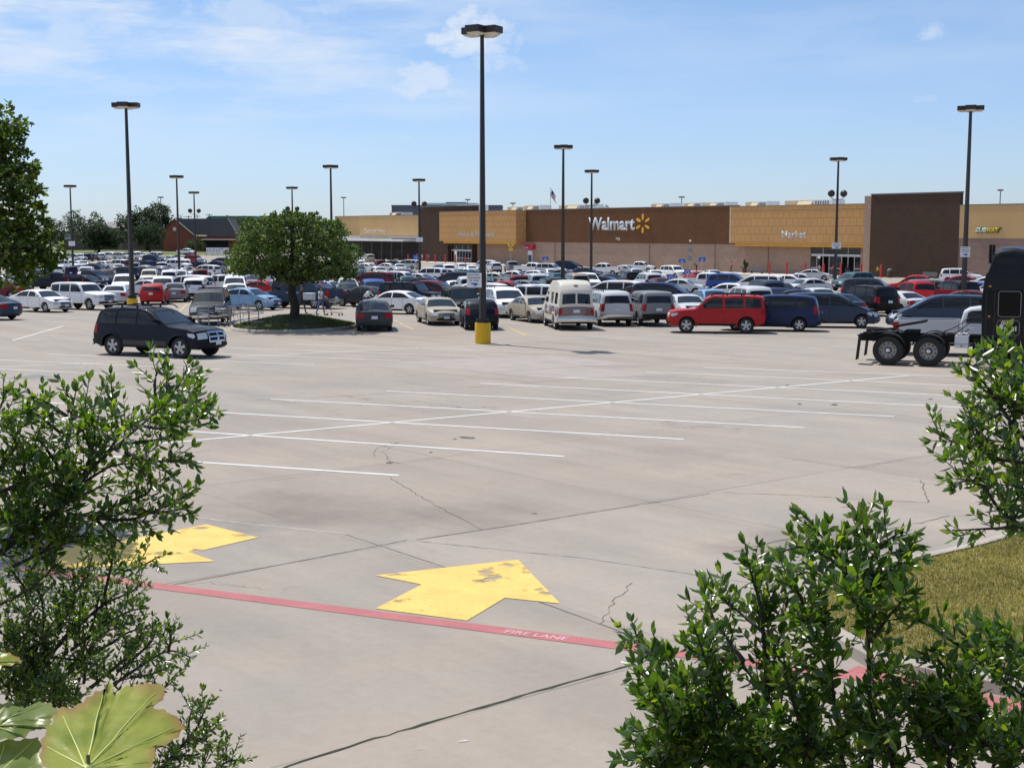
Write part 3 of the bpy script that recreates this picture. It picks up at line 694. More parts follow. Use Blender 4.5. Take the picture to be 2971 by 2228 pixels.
# notices on poles and the pavement in front
PAVE = mat('store_pavement', (.46, .42, .37), .85, .08, .6)
P = [BM0+RGT*s-INTO*y for s, y in ((fs(1000), 4.2), (fs(1000), 11), (fs(2971)+14, 11), (fs(2971)+14, 3.2), (fs(2790), 3.2), (fs(1240), 3.2))]
bm = bmesh.new(); prism(bm, [(p.x, p.y) for p in P], FLAT_Z-.1, FLAT_Z+.13, ax='z'); tag(obj('store_pavement', bm, PAVE), kind='structure')
# red bollards
BOL = mat('red_bollard_paint', (.52, .035, .04), .5)
def bollard_mesh():
    bm = bmesh.new(); lathe(bm, [(.15, 0), (.15, 1.15), (.135, 1.22), (.085, 1.29), (.001, 1.31)], 14, 'z'); return mesh_of(bm, 'bollard', 40)
bmesh_b = bollard_mesh(); bmesh_b.materials.append(BOL)
bn = bmesh.new(); lathe(bn, [(.17, .0), (.17, .06), (.15, .075)], 14, 'z'); bol_base = mesh_of(bn, 'base_plate', 40); bol_base.materials.append(TRIM)
bl = ['red bollard before the garden canopy, farthest from the entrance', 'red bollard before the garden canopy, beside the blue sign', 'red bollard at the foot of the dark entrance tower', 'second red bollard before the dark entrance tower', 'red bollard just before the home entrance opening', 'red bollard at the edge of the home entrance doors', 'red bollard standing before the home entrance glass doors', 'red bollard by the beige wall with the planter before the market', 'red bollard just past the bench by the market wall', 'red bollard at the near edge of the market entrance', 'red bollard before the open market door, behind the silver sedan', 'red bollard between the two market doors', 'red bollard before the last market door by the pilaster', 'red bollard behind the person in yellow by the brown tower']
for (px, py, lab) in zip((1184, 1210, 1238, 1263, 1292, 1321, 1350, 2233, 2283, 2336, 2390, 2440, 2499, 2557), (740, 738, 739, 740, 740, 740, 746, 762, 762, 764, 766, 766, 768, 769), bl):
    s, z = face(px, py, 6.5); e = empty('bollard', BM0+RGT*s-INTO*6.5+Vector((0, 0, .13)), 0, False, lab, 'bollard', 'red bollards before the store')
    o = link('post', bmesh_b, e); o.scale = (1, 1, z/1.31); link('base_plate', bol_base, e)
# bench, bin and planter by the market wall
def bench(px, lab):
    s, _ = face(px, 780, 5); e = empty('bench', BM0+RGT*s-INTO*5+Vector((0, 0, .132)), STORE_RZ, False, lab, 'bench', 'benches by the store wall')
    bm = bmesh.new(); box(bm, -1.2, 1.2, -.25, .25, .42, .47); obj('seat', bm, TRIM, e); bm = bmesh.new(); box(bm, -1.2, 1.2, .26, .31, .5, 1.0); obj('backrest', bm, TRIM, e)
    for x in (-1.1, 1.1):
        bm = bmesh.new(); box(bm, x-.04, x+.04, -.22, .3, 0, .418); obj('leg', bm, TRIM, e)
bench(2195, 'grey metal bench between the planter and the red bollards'); bench(2695, 'grey metal bench before the large brown tower')
def barrel(px, lab, plant):
    s, _ = face(px, 780, 4.6); e = empty('planter' if plant else 'litter_bin', BM0+RGT*s-INTO*4.6+Vector((0, 0, .13)), 0, False, lab, 'planter' if plant else 'litter bin')
    bm = bmesh.new(); lathe(bm, [(.28, 0), (.36, .1), (.38, .85), (.32, .95), (.3, .9), (.001, .88)], 16, 'z'); obj('pot' if plant else 'bin_body', bm, mat('brown_bin', (.09, .055, .04), .7), e, 40)
    if not plant:
        bm = bmesh.new(); lathe(bm, [(.39, .98), (.34, 1.2), (.15, 1.32), (.001, 1.34)], 16, 'z'); obj('lid', bm, TRIM, e, 40)
    return e, s
barrel(2582, 'brown litter bin before the large brown tower', False)
pl, pls = barrel(2160, 'dark planter with a bushy shrub by the market wall', True)
# ------------------------------------------------------------------ lamp posts
POLE = mat('bronze_pole', (.022, .018, .016), .5, .2, 1); HEADM = mat('bronze_head', (.028, .02, .018), .5); LENS = mat('lamp_lens', (.62, .58, .52), .25, spec=.6); YEL = mat('yellow_pedestal', (.72, .42, .01), .65, .12, 1.5, bump=.2)
SIGN_W = mat('sign_white', (.70, .70, .72), .5); INK = mat('sign_ink', (.03, .04, .08), .6); BLUEI = mat('sign_blue', (.05, .12, .45), .5)
def lamp_meshes(H):
    out = {}
    bm = bmesh.new(); lathe(bm, [(.335, -.15), (.335, .80), (.325, .88), (.001, .885)], 28, 'z'); out['pedestal'] = (mesh_of(bm, 'pedestal', 40), YEL)
    bm = bmesh.new(); box(bm, -.2, .2, -.2, .2, .887, .96); box(bm, -.27, .27, -.05, .05, .888, 1.05); out['base_cover'] = (mesh_of(bm, 'base_cover'), POLE)
    bm = bmesh.new(); pts = []
    for z, w in ((.96, .125), (H-.35, .068)): pts.append([bm.verts.new((x*w, y*w, z)) for x, y in ((-1, -1), (1, -1), (1, 1), (-1, 1))])
    for k in range(4): bm.faces.new((pts[0][k-1], pts[0][k], pts[1][k], pts[1][k-1]))
    bm.faces.new(pts[1])
    out['pole'] = (mesh_of(bm, 'pole'), POLE)
    bm = bmesh.new(); lathe(bm, [(.10, H-.36), (.11, H-.1), (.06, H-.02), (.001, H)], 12, 'z'); out['hub'] = (mesh_of(bm, 'hub', 40), HEADM)
    bm = bmesh.new(); box(bm, .10, .82, -.33, .33, H-.30, H-.02, bev=.025); box(bm, .0, .10, -.05, .05, H-.22, H-.1); out['lamp_head'] = (mesh_of(bm, 'lamp_head'), HEADM)
    bm = bmesh.new()
    for k in range(5):
        a = k/4*pi/2
    rows = []
    for t, s in ((0, 1), (.05, .9), (.09, .6), (.105, .25)):
        rows.append([bm.verts.new((.46+x*.31*s, y*.28*s, H-.303-t)) for x, y in ((-1, -1), (1, -1), (1, 1), (-1, 1))])
    for a, b_ in zip(rows, rows[1:]):
        for k in range(4): bm.faces.new((a[k-1], a[k], b_[k], b_[k-1]))
    bm.faces.new(rows[-1]); out['lens'] = (mesh_of(bm, 'lens', 60), LENS)
    bm = bmesh.new()
    tube(bm, [(.06, 0, 0), (.35, 0, -.05), (.62, 0, .12), (.66, 0, .35)], .035, 6); out['floodlight_arm'] = (mesh_of(bm, 'floodlight_arm', 60), POLE)
    bm = bmesh.new(); lathe(bm, [(.001, -.18), (.22, -.16), (.33, 0), (.36, .2), (.30, .3), (.001, .31)], 14, 'y', (.66, 0, .55)); out['floodlight'] = (mesh_of(bm, 'floodlight', 50), HEADM)
    return out
LM = {}
def lamp_post(px, py, label, H=13.1, sign=None, flood=None, rot=.55, heads=(45, 135, 225, 315), y=None, hs=1.0, ped=True):
    if H not in LM:
        LM[H] = lamp_meshes(H)
        for me, m in LM[H].values(): me.materials.append(m)
    if y is None:
        d = ray(px, py); sl = d.z/d.y; y = (H-CAM_H)/(sl+SLOPE)
        if y > FLAT_Y: y = (H+FLAT_Z-CAM_H)/sl
    p = at_depth(px, py, y)
    e = empty('lamp_post', (p.x, y, zg(y)), rot, False, label, 'lamp post', 'lamp posts of the parking lot'); L = LM[H]
    for nm in (('pedestal',) if ped else ())+('base_cover', 'pole', 'hub'): link(nm, L[nm][0], e)
    for a in heads:
        h = link('lamp_head', L['lamp_head'][0], e); h.rotation_euler = (0, 0, radians(a)); h.scale = (hs, hs, 1)
        link('lens', L['lens'][0], h)
    if flood:
        zf = at_depth(px, flood, y).z-zg(y)-.55
        for a in (0, pi):
            q = link('floodlight_arm', L['floodlight_arm'][0], e); q.location = (0, 0, zf); q.rotation_euler = (0, 0, a-rot)
            link('floodlight', L['floodlight'][0], q)
    if sign:
        pt = at_depth(px, sign[0], y); pb = at_depth(px, sign[1], y); w = sign[2]; z0, z1 = pb.z-zg(y), pt.z-zg(y)
        sg = bpy.data.objects.new('notice_board', None)
        bm = bmesh.new(); x0 = sign[3] if len(sign) > 3 else -w/2; box(bm, x0, x0+w, -.19, -.165, z0, z1)
        bd = obj('notice_board', bm, SIGN_W, e); bd.rotation_euler = (0, 0, -rot)
        bm = bmesh.new(); box(bm, .15, .18, -.2, -.2+w*.95, z0, z1); b2 = obj('notice_board', bm, SIGN_W, e); b2.rotation_euler = (0, 0, -rot)
        if y < 140:
            hgt = z1-z0
            for s, a, b_, c, d in (('Security', .08, .84, .80, .93), ('Cameras', .08, .92, .62, .75), ('In Use', .2, .8, .44, .57)):
                fit_text('notice_lettering', s, bd, INK, x0+w*a, x0+w*b_, z0+hgt*c, z0+hgt*d, -.192, .004, .01)
            bm = bmesh.new(); c0 = x0+w*.5; prism(bm, [(c0-w*.22, z0+hgt*.32), (c0+w*.2, z0+hgt*.32), (c0+w*.27, z0+hgt*.22), (c0+w*.02, z0+hgt*.07), (c0-w*.05, z0+hgt*.2), (c0-w*.25, z0+hgt*.24)], -.196, -.191); obj('camera_symbol', bm, BLUEI, bd)
    return e
lamp_post(1398.5, 78, 'tall dark lamp post on a yellow pedestal in the open middle of the lot', sign=(792, 834, .62, -.66), rot=.25)
lamp_post(365, 298, 'tall dark lamp post behind the dark blue family car and beside the red hatchback', rot=.75)
lamp_post(2817, 307, 'tall dark lamp post beside the black truck cab, with a square white notice', sign=(716, 746, .62, -.36), rot=.45)
lamp_post(1634.5, 421, 'dark lamp post rising behind the two tone camper van', rot=.8)
lamp_post(1717, 493, 'lamp post with two round floodlights crossing the first letter of the big sign', flood=583, rot=.8)
lamp_post(2433, 457, 'lamp post with two floodlights and white notice before the market entrance', flood=562, sign=(704, 722, .9), rot=.8)
lamp_post(959, 479, 'lamp post rising just behind the round tree on the island', rot=.8)
lamp_post(512, 509, 'lamp post before the brick gabled building', rot=.8)
lamp_post(1215.5, 519, 'lamp post with a white notice before the garden canopy', sign=(689, 702, .9), flood=592, rot=.8)
lamp_post(847, 542, 'lamp post with floodlights peeping out behind the round tree crown', flood=606, rot=.8)
lamp_post(203, 537, 'lamp post with a white notice before the far low tan building', sign=(700, 714, .9), rot=.8)
lamp_post(562.5, 556, 'lamp post with two floodlights beside the grey shingled roof', flood=612, rot=.8)
for px, py, y, H, lab in ((997, 575, 420, 17.3, 'thin pale lamp post sticking up behind the tan garden wing roof'), (466, 573, 392, 16.7, 'thin lamp post in front of the big domed tree'), (1978, 573, 330, 15.2, 'thin lamp post sticking up between rooftop units over the big sign'), (1488, 590, 380, 14.7, 'short thin lamp post above the roof by the flagpole'), (2903, 551, 300, 16, 'thin lamp post above the roof of the sandwich shop wing'), (1357, 578, 400, 16.2, 'thin lamp post above the far grey warehouse roof')):
    lamp_post(px, py, lab, H, y=y, rot=.8, heads=(0, 180), ped=False)
# flagpole
p = at_depth(1597, 543, 262)
fp_ = empty('flagpole', (p.x, 262, FLAT_Z), 0, False, 'slim pale flagpole with a limp striped flag before the brown wall', 'flagpole')
H = p.z-FLAT_Z; bm = bmesh.new(); tube(bm, [(0, 0, 0), (0, 0, H)], [.11, .05], 8); lathe(bm, [(.001, H+.2), (.12, H+.1), (.001, H)], 8, 'z'); obj('pole', bm, ALU, fp_, 60)
def flag_part(name, m, u0, u1, v0, v1, lift=0):
    bm = bmesh.new(); N = 8; g = []
    for i in range(N+1):
        row = []
        for j in range(7):
            u, v = u0+(u1-u0)*i/N, v0+(v1-v0)*j/6
            row.append(bm.verts.new((.1+u*.95+.12*sin(v*5+u*3), .22*sin(u*7+v*2)+lift, H-.3-v*1.4-u*1.6)))
        g.append(row)
    for a, b_ in zip(g, g[1:]):
        for j in range(6): bm.faces.new((a[j], a[j+1], b_[j+1], b_[j]))
    return obj(name, bm, m, fp_, 80)
FR, FW, FB = mat('flag_red', (.45, .03, .04), .8), mat('flag_white', (.65, .65, .65), .8), mat('flag_blue', (.03, .05, .22), .8)
for k in range(13): flag_part('flag_stripe', FR if k % 2 == 0 else FW, 0, 1, k/13, (k+1)/13)
flag_part('flag_canton', FB, 0, .42, 0, 7/13, -.03)
# small signs on posts
def post_sign(px, ptop, pbot, y, shape, m, label, w, name='road_sign', cat='sign'):
    a, b_ = at_depth(px, ptop, y), at_depth(px, pbot, y); z0 = zg(y)
    e = empty(name, (a.x, y, z0), 0, False, label, cat)
    bm = bmesh.new(); tube(bm, [(0, 0, 0), (0, 0, a.z-z0)], .04, 6); obj('post', bm, ALU, e)
    h = (a.z-b_.z); zc = b_.z-z0+h/2; bm = bmesh.new()
    pts = [(-w/2, zc-h/2), (w/2, zc-h/2), (w/2, zc+h/2), (-w/2, zc+h/2)] if shape == 'box' else [(0, zc-h/2), (w/2, zc), (0, zc+h/2), (-w/2, zc)]
    prism(bm, pts, -.075, -.045); obj('panel', bm, m, e)
    return e, zc, h
BLUES = mat('blue_sign', (.03, .12, .50), .5); YELS = mat('yellow_sign', (.72, .42, .02), .5)
for px, t, b_, y, lab in ((1207, 740, 752, 215, 'small blue parking sign before the garden canopy'), (1127, 786, 798, 140, 'blue parking sign standing among cars behind the dark van'), (1274, 773, 784, 165, 'blue parking sign before the home entrance'), (1582, 745, 755, 212, 'blue parking sign by the beige wall under the red awning'), (2037, 747, 759, 196, 'blue parking sign by the beige wall, nearest the market'), (1979, 752, 763, 200, 'faded blue parking sign on the beige wall under the notice'), (1994, 783, 794, 150, 'blue cart return sign behind the white family car'), (1946, 796, 812, 130, 'larger blue cart return sign among the cars before the store')):
    e, zc, h = post_sign(px, t, b_, y, 'box', BLUES, lab, 1.0 if y > 160 else .75)
    bm = bmesh.new(); lathe(bm, [(.14, 0), (.2, 0)], 12, 'y', (0, -.079, zc-.08)); obj('symbol', bm, SIGN_W, e)
e, zc, h = post_sign(1482, 702, 720, 258, 'dia', YELS, 'yellow diamond crossing sign before the tan home sign box', 1.5)
bm = bmesh.new(); box(bm, -.42, .42, -.075, -.045, zc-h*.95, zc-h*.56); obj('plate', bm, YELS, e)
bm = bmesh.new(); box(bm, -.07, .07, -.085, -.077, zc-.3, zc+.15); lathe(bm, [(.001, 0), (.09, 0)], 10, 'y', (0, -.08, zc+.26)); obj('walker_symbol', bm, INK, e)
e, zc, h = post_sign(2002, 716, 735, 195, 'dia', mat('grey_sign_back', (.28, .27, .27), .6), 'grey back of a diamond sign on a post by the beige wall', 1.1)
bm = bmesh.new(); lathe(bm, [(.001, -.07), (.45, -.07), (.45, -.04)], 8, 'y', (0, 0, zc-h*1.25)); obj('stop_plate', bm, mat('grey_sign_back', (.28, .27, .27), .6), e)
# ------------------------------------------------------------------ vehicles
m, n, l, b = nodemat('car_paint')
oi = n.new('ShaderNodeObjectInfo'); l.new(oi.outputs['Color'], b.inputs['Base Color']); S(b, rough=.5, metal=0.0, spec=.15, coat=.20, coat_rough=.05)
PAINT = m
BLACKP = mat('black_plastic', (.012, .012, .013), .7, spec=.2); GLASS = mat('car_glass', (.008, .010, .012), .04, spec=.42); WSG = mat('windshield_glass', (.018, .026, .028), .05, spec=1.0); CHROME = mat('chrome', (.62, .63, .65), .18, metal=1.0)
TYRE = mat('tyre_rubber', (.018, .018, .019), .85); RIMM = mat('alloy_rim', (.42, .43, .45), .35, metal=.8); HLENS = mat('headlight_lens', (.50, .53, .56), .12, spec=.8, coat=.5)
TLENS = mat('taillight_lens', (.34, .008, .008), .3, spec=.25); AMBER = mat('amber_lens', (.60, .20, .02), .25); PLATE = mat('number_plate', (.60, .62, .68), .5); SEAM = mat('door_gap', (.012, .012, .013), .8); INSIDE = mat('cabin_lining', (.03, .028, .027), .9)
T = {}
T['sedan'] = dict(L=4.85, W=1.82, H=1.45, belt=1.0, rw=.76, ax=(-1.40, 1.42), r=.325, z0=.24, crown=.05, cf=.30, cr=.24,
  out=[(-2.34, .30), (-2.42, .48), (-2.41, .78), (-2.34, .97), (-1.80, 1.03), (-1.45, 1.16), (-1.0, 1.36), (-.65, 1.43), (-.1, 1.45), (.25, 1.43), (.50, 1.36), (.85, 1.16), (1.14, .98), (1.6, .93), (2.05, .84), (2.30, .72), (2.41, .56), (2.42, .40), (2.32, .24)],
  wins=[[(-1.42, 1.03), (-1.0, 1.29), (-.72, 1.355), (-.22, 1.375), (-.22, 1.02)], [(-.14, 1.02), (-.14, 1.375), (.2, 1.36), (.42, 1.29), (.84, 1.02)]], ws=((1.10, 1.005), (.53, 1.345)), rs=((-1.74, 1.05), (-1.03, 1.345)), doors=(-.95, -.18, .95), hl=(.56, .74), tl=(.68, .93), grille=(.44, .66), plate_r=.62)
T['coupe'] = dict(T['sedan'], L=4.6, H=1.36, W=1.8)
T['hatch'] = dict(L=4.25, W=1.76, H=1.52, belt=1.0, rw=.78, ax=(-1.22, 1.32), r=.32, z0=.24, crown=.05, cf=.30, cr=.30,
  out=[(-2.02, .30), (-2.11, .46), (-2.10, .82), (-2.0, 1.02), (-1.72, 1.32), (-1.5, 1.44), (-.8, 1.51), (-.1, 1.52), (.22, 1.47), (.50, 1.36), (1.15, 1.0), (1.6, .92), (1.92, .76), (2.10, .56), (2.11, .40), (2.03, .24)],
  wins=[[(-1.72, 1.08), (-1.5, 1.33), (-.9, 1.41), (-.62, 1.42), (-.62, 1.03)], [(-.54, 1.03), (-.54, 1.42), (.1, 1.41), (.42, 1.31), (.95, 1.03)]], ws=((1.12, 1.02), (.52, 1.345)), rs=((-1.98, 1.05), (-1.68, 1.345)), doors=(-1.2, -.58, .98), hl=(.58, .80), tl=(.82, 1.12), grille=(.46, .66), plate_r=.74)
T['suv'] = dict(L=4.88, W=1.90, H=1.82, belt=1.14, rw=.82, ax=(-1.42, 1.46), r=.375, z0=.34, crown=.045, cf=.22, cr=.16,
  out=[(-2.36, .42), (-2.44, .55), (-2.44, .85), (-2.38, 1.16), (-2.22, 1.62), (-2.10, 1.74), (-1.9, 1.79), (-1.0, 1.83), (.1, 1.82), (.36, 1.78), (.58, 1.68), (1.08, 1.18), (1.35, 1.14), (2.1, 1.05), (2.32, .96), (2.43, .80), (2.45, .52), (2.36, .34)],
  wins=[[(-2.12, 1.20), (-2.0, 1.60), (-1.86, 1.66), (-1.28, 1.69), (-1.28, 1.19)], [(-1.18, 1.19), (-1.18, 1.69), (-.18, 1.70), (-.18, 1.18)], [(-.09, 1.18), (-.09, 1.70), (.28, 1.68), (.48, 1.60), (.88, 1.18)]], ws=((1.05, 1.21), (.61, 1.65)), rs=((-2.365, 1.21), (-2.235, 1.58)), doors=(-1.23, -.14, 1.05), hl=(.72, .96), tl=(.82, 1.20), grille=(.58, .92), plate_r=.80)
T['wagon'] = dict(L=4.86, W=1.90, H=1.82, belt=1.16, rw=.88, ax=(-1.44, 1.46), r=.385, z0=.38, crown=.035, cf=.16, cr=.10,
  out=[(-2.36, .46), (-2.44, .56), (-2.44, .86), (-2.41, 1.18), (-2.34, 1.64), (-2.27, 1.75), (-2.05, 1.80), (-1.0, 1.82), (.1, 1.81), (.34, 1.78), (.50, 1.70), (.88, 1.21), (1.10, 1.17), (2.1, 1.11), (2.34, 1.05), (2.42, .92), (2.44, .54), (2.36, .38)],
  wins=[[(-2.24, 1.22), (-2.18, 1.66), (-1.40, 1.69), (-1.40, 1.21)], [(-1.28, 1.21), (-1.28, 1.69), (-.40, 1.70), (-.40, 1.20)], [(-.28, 1.20), (-.28, 1.70), (.22, 1.69), (.40, 1.62), (.70, 1.20)]], ws=((.85, 1.24), (.53, 1.66)), rs=((-2.40, 1.24), (-2.35, 1.58)), doors=(-1.34, -.34, .80), hl=(.80, 1.0), tl=(.84, 1.18), grille=(.66, 1.0), plate_r=.82)
T['tourer'] = dict(L=5.1, W=1.93, H=1.87, belt=1.18, rw=.82, ax=(-1.48, 1.56), r=.395, z0=.36, crown=.05, cf=.26, cr=.18,
  out=[(-2.46, .46), (-2.55, .56), (-2.54, .86), (-2.49, 1.18), (-2.34, 1.62), (-2.22, 1.76), (-1.95, 1.83), (-1.0, 1.87), (-.4, 1.86), (-.05, 1.81), (.20, 1.72), (.86, 1.25), (1.10, 1.20), (1.9, 1.13), (2.36, 1.05), (2.49, .90), (2.54, .62), (2.52, .48), (2.44, .36)],
  wins=[[(-2.26, 1.24), (-2.12, 1.60), (-1.96, 1.68), (-1.34, 1.71), (-1.34, 1.23)], [(-1.25, 1.23), (-1.25, 1.71), (-.40, 1.73), (-.40, 1.22)], [(-.31, 1.22), (-.31, 1.73), (-.10, 1.70), (.10, 1.63), (.64, 1.23)]], ws=((.82, 1.275), (.24, 1.69)), rs=((-2.475, 1.23), (-2.355, 1.58)), doors=(-1.29, -.36, .74), hl=(.76, .98), tl=(.84, 1.22), grille=(.64, 1.0), plate_r=.84)
T['minivan'] = dict(L=5.08, W=1.96, H=1.76, belt=1.08, rw=.82, ax=(-1.50, 1.55), r=.335, z0=.24, crown=.05, cf=.34, cr=.16,
  out=[(-2.46, .30), (-2.54, .48), (-2.53, .90), (-2.44, 1.16), (-2.28, 1.58), (-2.14, 1.68), (-1.8, 1.73), (-1.0, 1.76), (0, 1.75), (.35, 1.70), (.60, 1.60), (1.42, 1.10), (1.75, 1.02), (2.2, .88), (2.42, .72), (2.53, .52), (2.53, .38), (2.45, .24)],
  wins=[[(-2.22, 1.14), (-2.10, 1.55), (-1.9, 1.60), (-1.36, 1.63), (-1.36, 1.13)], [(-1.27, 1.13), (-1.27, 1.63), (-.12, 1.63), (-.12, 1.11)], [(-.03, 1.11), (-.03, 1.63), (.28, 1.60), (.50, 1.52), (1.20, 1.11)]], ws=((1.38, 1.125), (.64, 1.575)), rs=((-2.43, 1.20), (-2.295, 1.54)), doors=(-1.32, -.07, 1.25), hl=(.62, .86), tl=(.86, 1.25), grille=(.48, .66), plate_r=.84)
T['van'] = dict(L=5.7, W=2.03, H=2.42, belt=1.22, rw=.84, ax=(-1.75, 1.65), r=.37, z0=.34, crown=.05, cf=.22, cr=.10,
  out=[(-2.74, .44), (-2.82, .56), (-2.81, .95), (-2.74, 1.86), (-2.66, 2.0), (-2.45, 2.24), (-2.1, 2.38), (-1.4, 2.42), (.1, 2.39), (.65, 2.22), (.95, 1.98), (1.25, 1.78), (1.82, 1.24), (2.0, 1.18), (2.6, 1.04), (2.78, .88), (2.82, .55), (2.74, .36)],
  wins=[[(-2.35, 1.27), (-2.35, 1.80), (-1.62, 1.81), (-1.62, 1.27)], [(-1.1, 1.27), (-1.1, 1.81), (-.3, 1.81), (-.3, 1.26)], [(.45, 1.26), (.45, 1.80), (1.02, 1.80), (1.52, 1.26)]], ws=((1.78, 1.275), (1.28, 1.75)), rs=((-2.785, 1.30), (-2.75, 1.78)), doors=(-1.36, .3, 1.6), hl=(.72, .98), tl=(.80, 1.10), grille=(.62, .95), plate_r=.86)
T['pickup'] = dict(L=5.75, W=1.98, H=1.88, belt=1.20, rw=.80, ax=(-1.72, 1.82), r=.395, z0=.40, crown=.045, cf=.22, cr=.05,
  out=[(-2.80, .52), (-2.86, .60), (-2.86, .74), (-2.82, .875), (-.80, .875), (-.795, 1.2), (-.68, 1.68), (-.52, 1.80), (-.1, 1.87), (.55, 1.86), (.82, 1.78), (.98, 1.68), (1.50, 1.23), (1.75, 1.18), (2.5, 1.10), (2.70, 1.0), (2.83, .80), (2.85, .52), (2.75, .38)],
  wins=[[(-.60, 1.24), (-.54, 1.64), (-.42, 1.72), (.12, 1.74), (.12, 1.24)], [(.20, 1.24), (.20, 1.74), (.66, 1.72), (.88, 1.62), (1.28, 1.24)]], ws=((1.46, 1.265), (1.01, 1.65)), rs=((-.79, 1.25), (-.69, 1.64)), doors=(-.70, .16, 1.35), hl=(.76, 1.04), tl=(.88, 1.24), grille=(.62, 1.02), plate_r=.66, bed=True)
def lerp(a, b_, t): return a+(b_-a)*t
def clamp(x, a=0., b_=1.): return max(a, min(b_, x))
class Shape:
    def __init__(s, D_):
        s.__dict__.update(D_); s.D = D_
        xs = [p[0] for p in s.out]; s.xa, s.xb = min(xs), max(xs)
        s.k = s.L/(s.xb-s.xa)
    def zt(s, x):
        best = 0
        for a, c in zip(s.out, s.out[1:]):
            if min(a[0], c[0])-1e-6 <= x <= max(a[0], c[0])+1e-6:
                z = max(a[1], c[1]) if abs(a[0]-c[0]) < 1e-6 else lerp(a[1], c[1], (x-a[0])/(c[0]-a[0])); best = max(best, z)
        return best
    def xend(s, z, front):
        best = None
        for a, c in zip(s.out, s.out[1:]):
            if min(a[1], c[1]) <= z <= max(a[1], c[1]):
                x = a[0] if abs(a[1]-c[1]) < 1e-6 else lerp(a[0], c[0], (z-a[1])/(c[1]-a[1]))
                if (x > 0) == front and (best is None or (x > best if front else x < best)): best = x
        return best if best is not None else (s.xb if front else s.xa)
    def half(s, x, z):
        bz = lambda q: 1-.055*((q-.62)/.45)**2 if q > .3 else .94
        if z <= s.belt: b_ = max(.86, bz(z))
        else:
            t = clamp((z-s.belt)/(s.H-s.belt)); b_ = bz(s.belt)*(1-(1-s.rw)*(t**1.15))
        ef, er = clamp((x-(s.xb-1.0))), clamp(((s.xa+1.0)-x))
        return s.W/2*b_*(1-.11*ef*ef-.08*er*er)
    def df(s, p, off=0.0):
        """box space (x, y in -1..1, z) -> the finished surface, 'off' metres outward on the side"""
        x, yn, z = p
        ef, er = clamp((x-(s.xb-.8))/.8), clamp(((s.xa+.7)-x)/.7)
        a = min(abs(yn), 1.0)
        x2 = x - s.cf*a**2.4*ef + s.cr*a**2.4*er
        w = clamp((z-(s.zt(x)-.3))/.3)
        return Vector((x2, yn*s.half(x, z)+(off if yn > 0 else -off)*(abs(yn) > .985), z - s.crown*a*a*w))
def cut(bm, xs=(), ys=(), zs=()):
    for ax, vals in ((0, xs), (1, ys), (2, zs)):
        for v in vals:
            no = [0, 0, 0]; no[ax] = 1; co = [0, 0, 0]; co[ax] = v
            bmesh.ops.bisect_plane(bm, geom=bm.verts[:]+bm.edges[:]+bm.faces[:], plane_co=co, plane_no=no, dist=1e-5)
def frange(a, b_, st):
    k = max(1, int(round((b_-a)/st))); return [a+(b_-a)*i/k for i in range(1, k)]
def arch_pts(s, n=10):
    """bottom edge from front to rear with the wheel openings"""
    out = []
    for xc in (s.ax[1], s.ax[0]):
        R = s.r+.065; a0 = math.asin(clamp((s.z0-s.r)/R, -1, 1))
        for i in range(n+1):
            a = a0+(pi-2*a0)*i/n; out.append((xc+R*cos(a), s.r+R*sin(a)))
    return out
def body_bm(s, lines=True):
    bm = bmesh.new(); h = s.W/2
    pts = s.out+arch_pts(s)
    n_top = len(s.out)
    A = [bm.verts.new((x, -h, z)) for x, z in pts]; B = [bm.verts.new((x, h, z)) for x, z in pts]
    bm.faces.new(A); bm.faces.new(B[::-1])
    for i in range(len(pts)): bm.faces.new((A[i-1], A[i], B[i], B[i-1]))
    es = []
    for R in (A, B):
        for i in range(1, n_top): es.append(bm.edges.get((R[i-1], R[i])))
    bmesh.ops.bevel(bm, geom=es, offset=.055, segments=2, affect='EDGES', profile=.5)
    bmesh.ops.triangulate(bm, faces=bm.faces[:])
    cut(bm, xs=frange(s.xa, s.xb, .28), ys=[h*q for q in (-.82, -.62, -.42, -.22, 0, .22, .42, .62, .82)], zs=frange(s.z0, s.H, .16)+[s.belt])
    for v in bm.verts: v.co = s.df((v.co.x, v.co.y/h, v.co.z))
    return bm
def side_patch(bm, s, poly, off=.006, mi=0, sides=(1, -1), thick=0):
    for sd in sides:
        b2 = bmesh.new(); b2.faces.new([b2.verts.new((x, 0, z)) for x, z in poly]); bmesh.ops.triangulate(b2, faces=b2.faces[:])
        xs = [p[0] for p in poly]; zs = [p[1] for p in poly]
        cut(b2, xs=frange(min(xs), max(xs), .3), zs=frange(min(zs), max(zs), .16))
        vm = {v: bm.verts.new(s.df((v.co.x, sd, v.co.z), off)) for v in b2.verts}
        for f in b2.faces:
            try: q = bm.faces.new([vm[v] for v in (f.verts if sd < 0 else reversed(f.verts))]); q.material_index = mi
            except ValueError: pass
        b2.free()
def cross_patch(bm, s, seg, y0, y1, off=.008, mi=0, n=8, nz=3, y1t=None, y0t=None):
    """patch lying across the car on an outline segment (glass) from y0..y1 (box space)"""
    (xa, za), (xb, zb) = seg; nx, nz_ = (zb-za), -(xb-xa); ln = sqrt(nx*nx+nz_*nz_); nx, nz_ = nx/ln, nz_/ln
    if (nx*(1 if (xa+xb)/2 > 0 else -1)) < 0 or nz_ < -.3: nx, nz_ = -nx, -nz_
    rows = []
    for i in range(nz+1):
        t = i/nz; x, z = lerp(xa, xb, t)+nx*off, lerp(za, zb, t)+nz_*off
        a0, a1 = lerp(y0, y0 if y0t is None else y0t, t), lerp(y1, y1 if y1t is None else y1t, t)
        rows.append([bm.verts.new(s.df((x, lerp(a0, a1, k/n), z)) ) for k in range(n+1)])
    for a, c in zip(rows, rows[1:]):
        for k in range(n): bm.faces.new((a[k], a[k+1], c[k+1], c[k])).material_index = mi
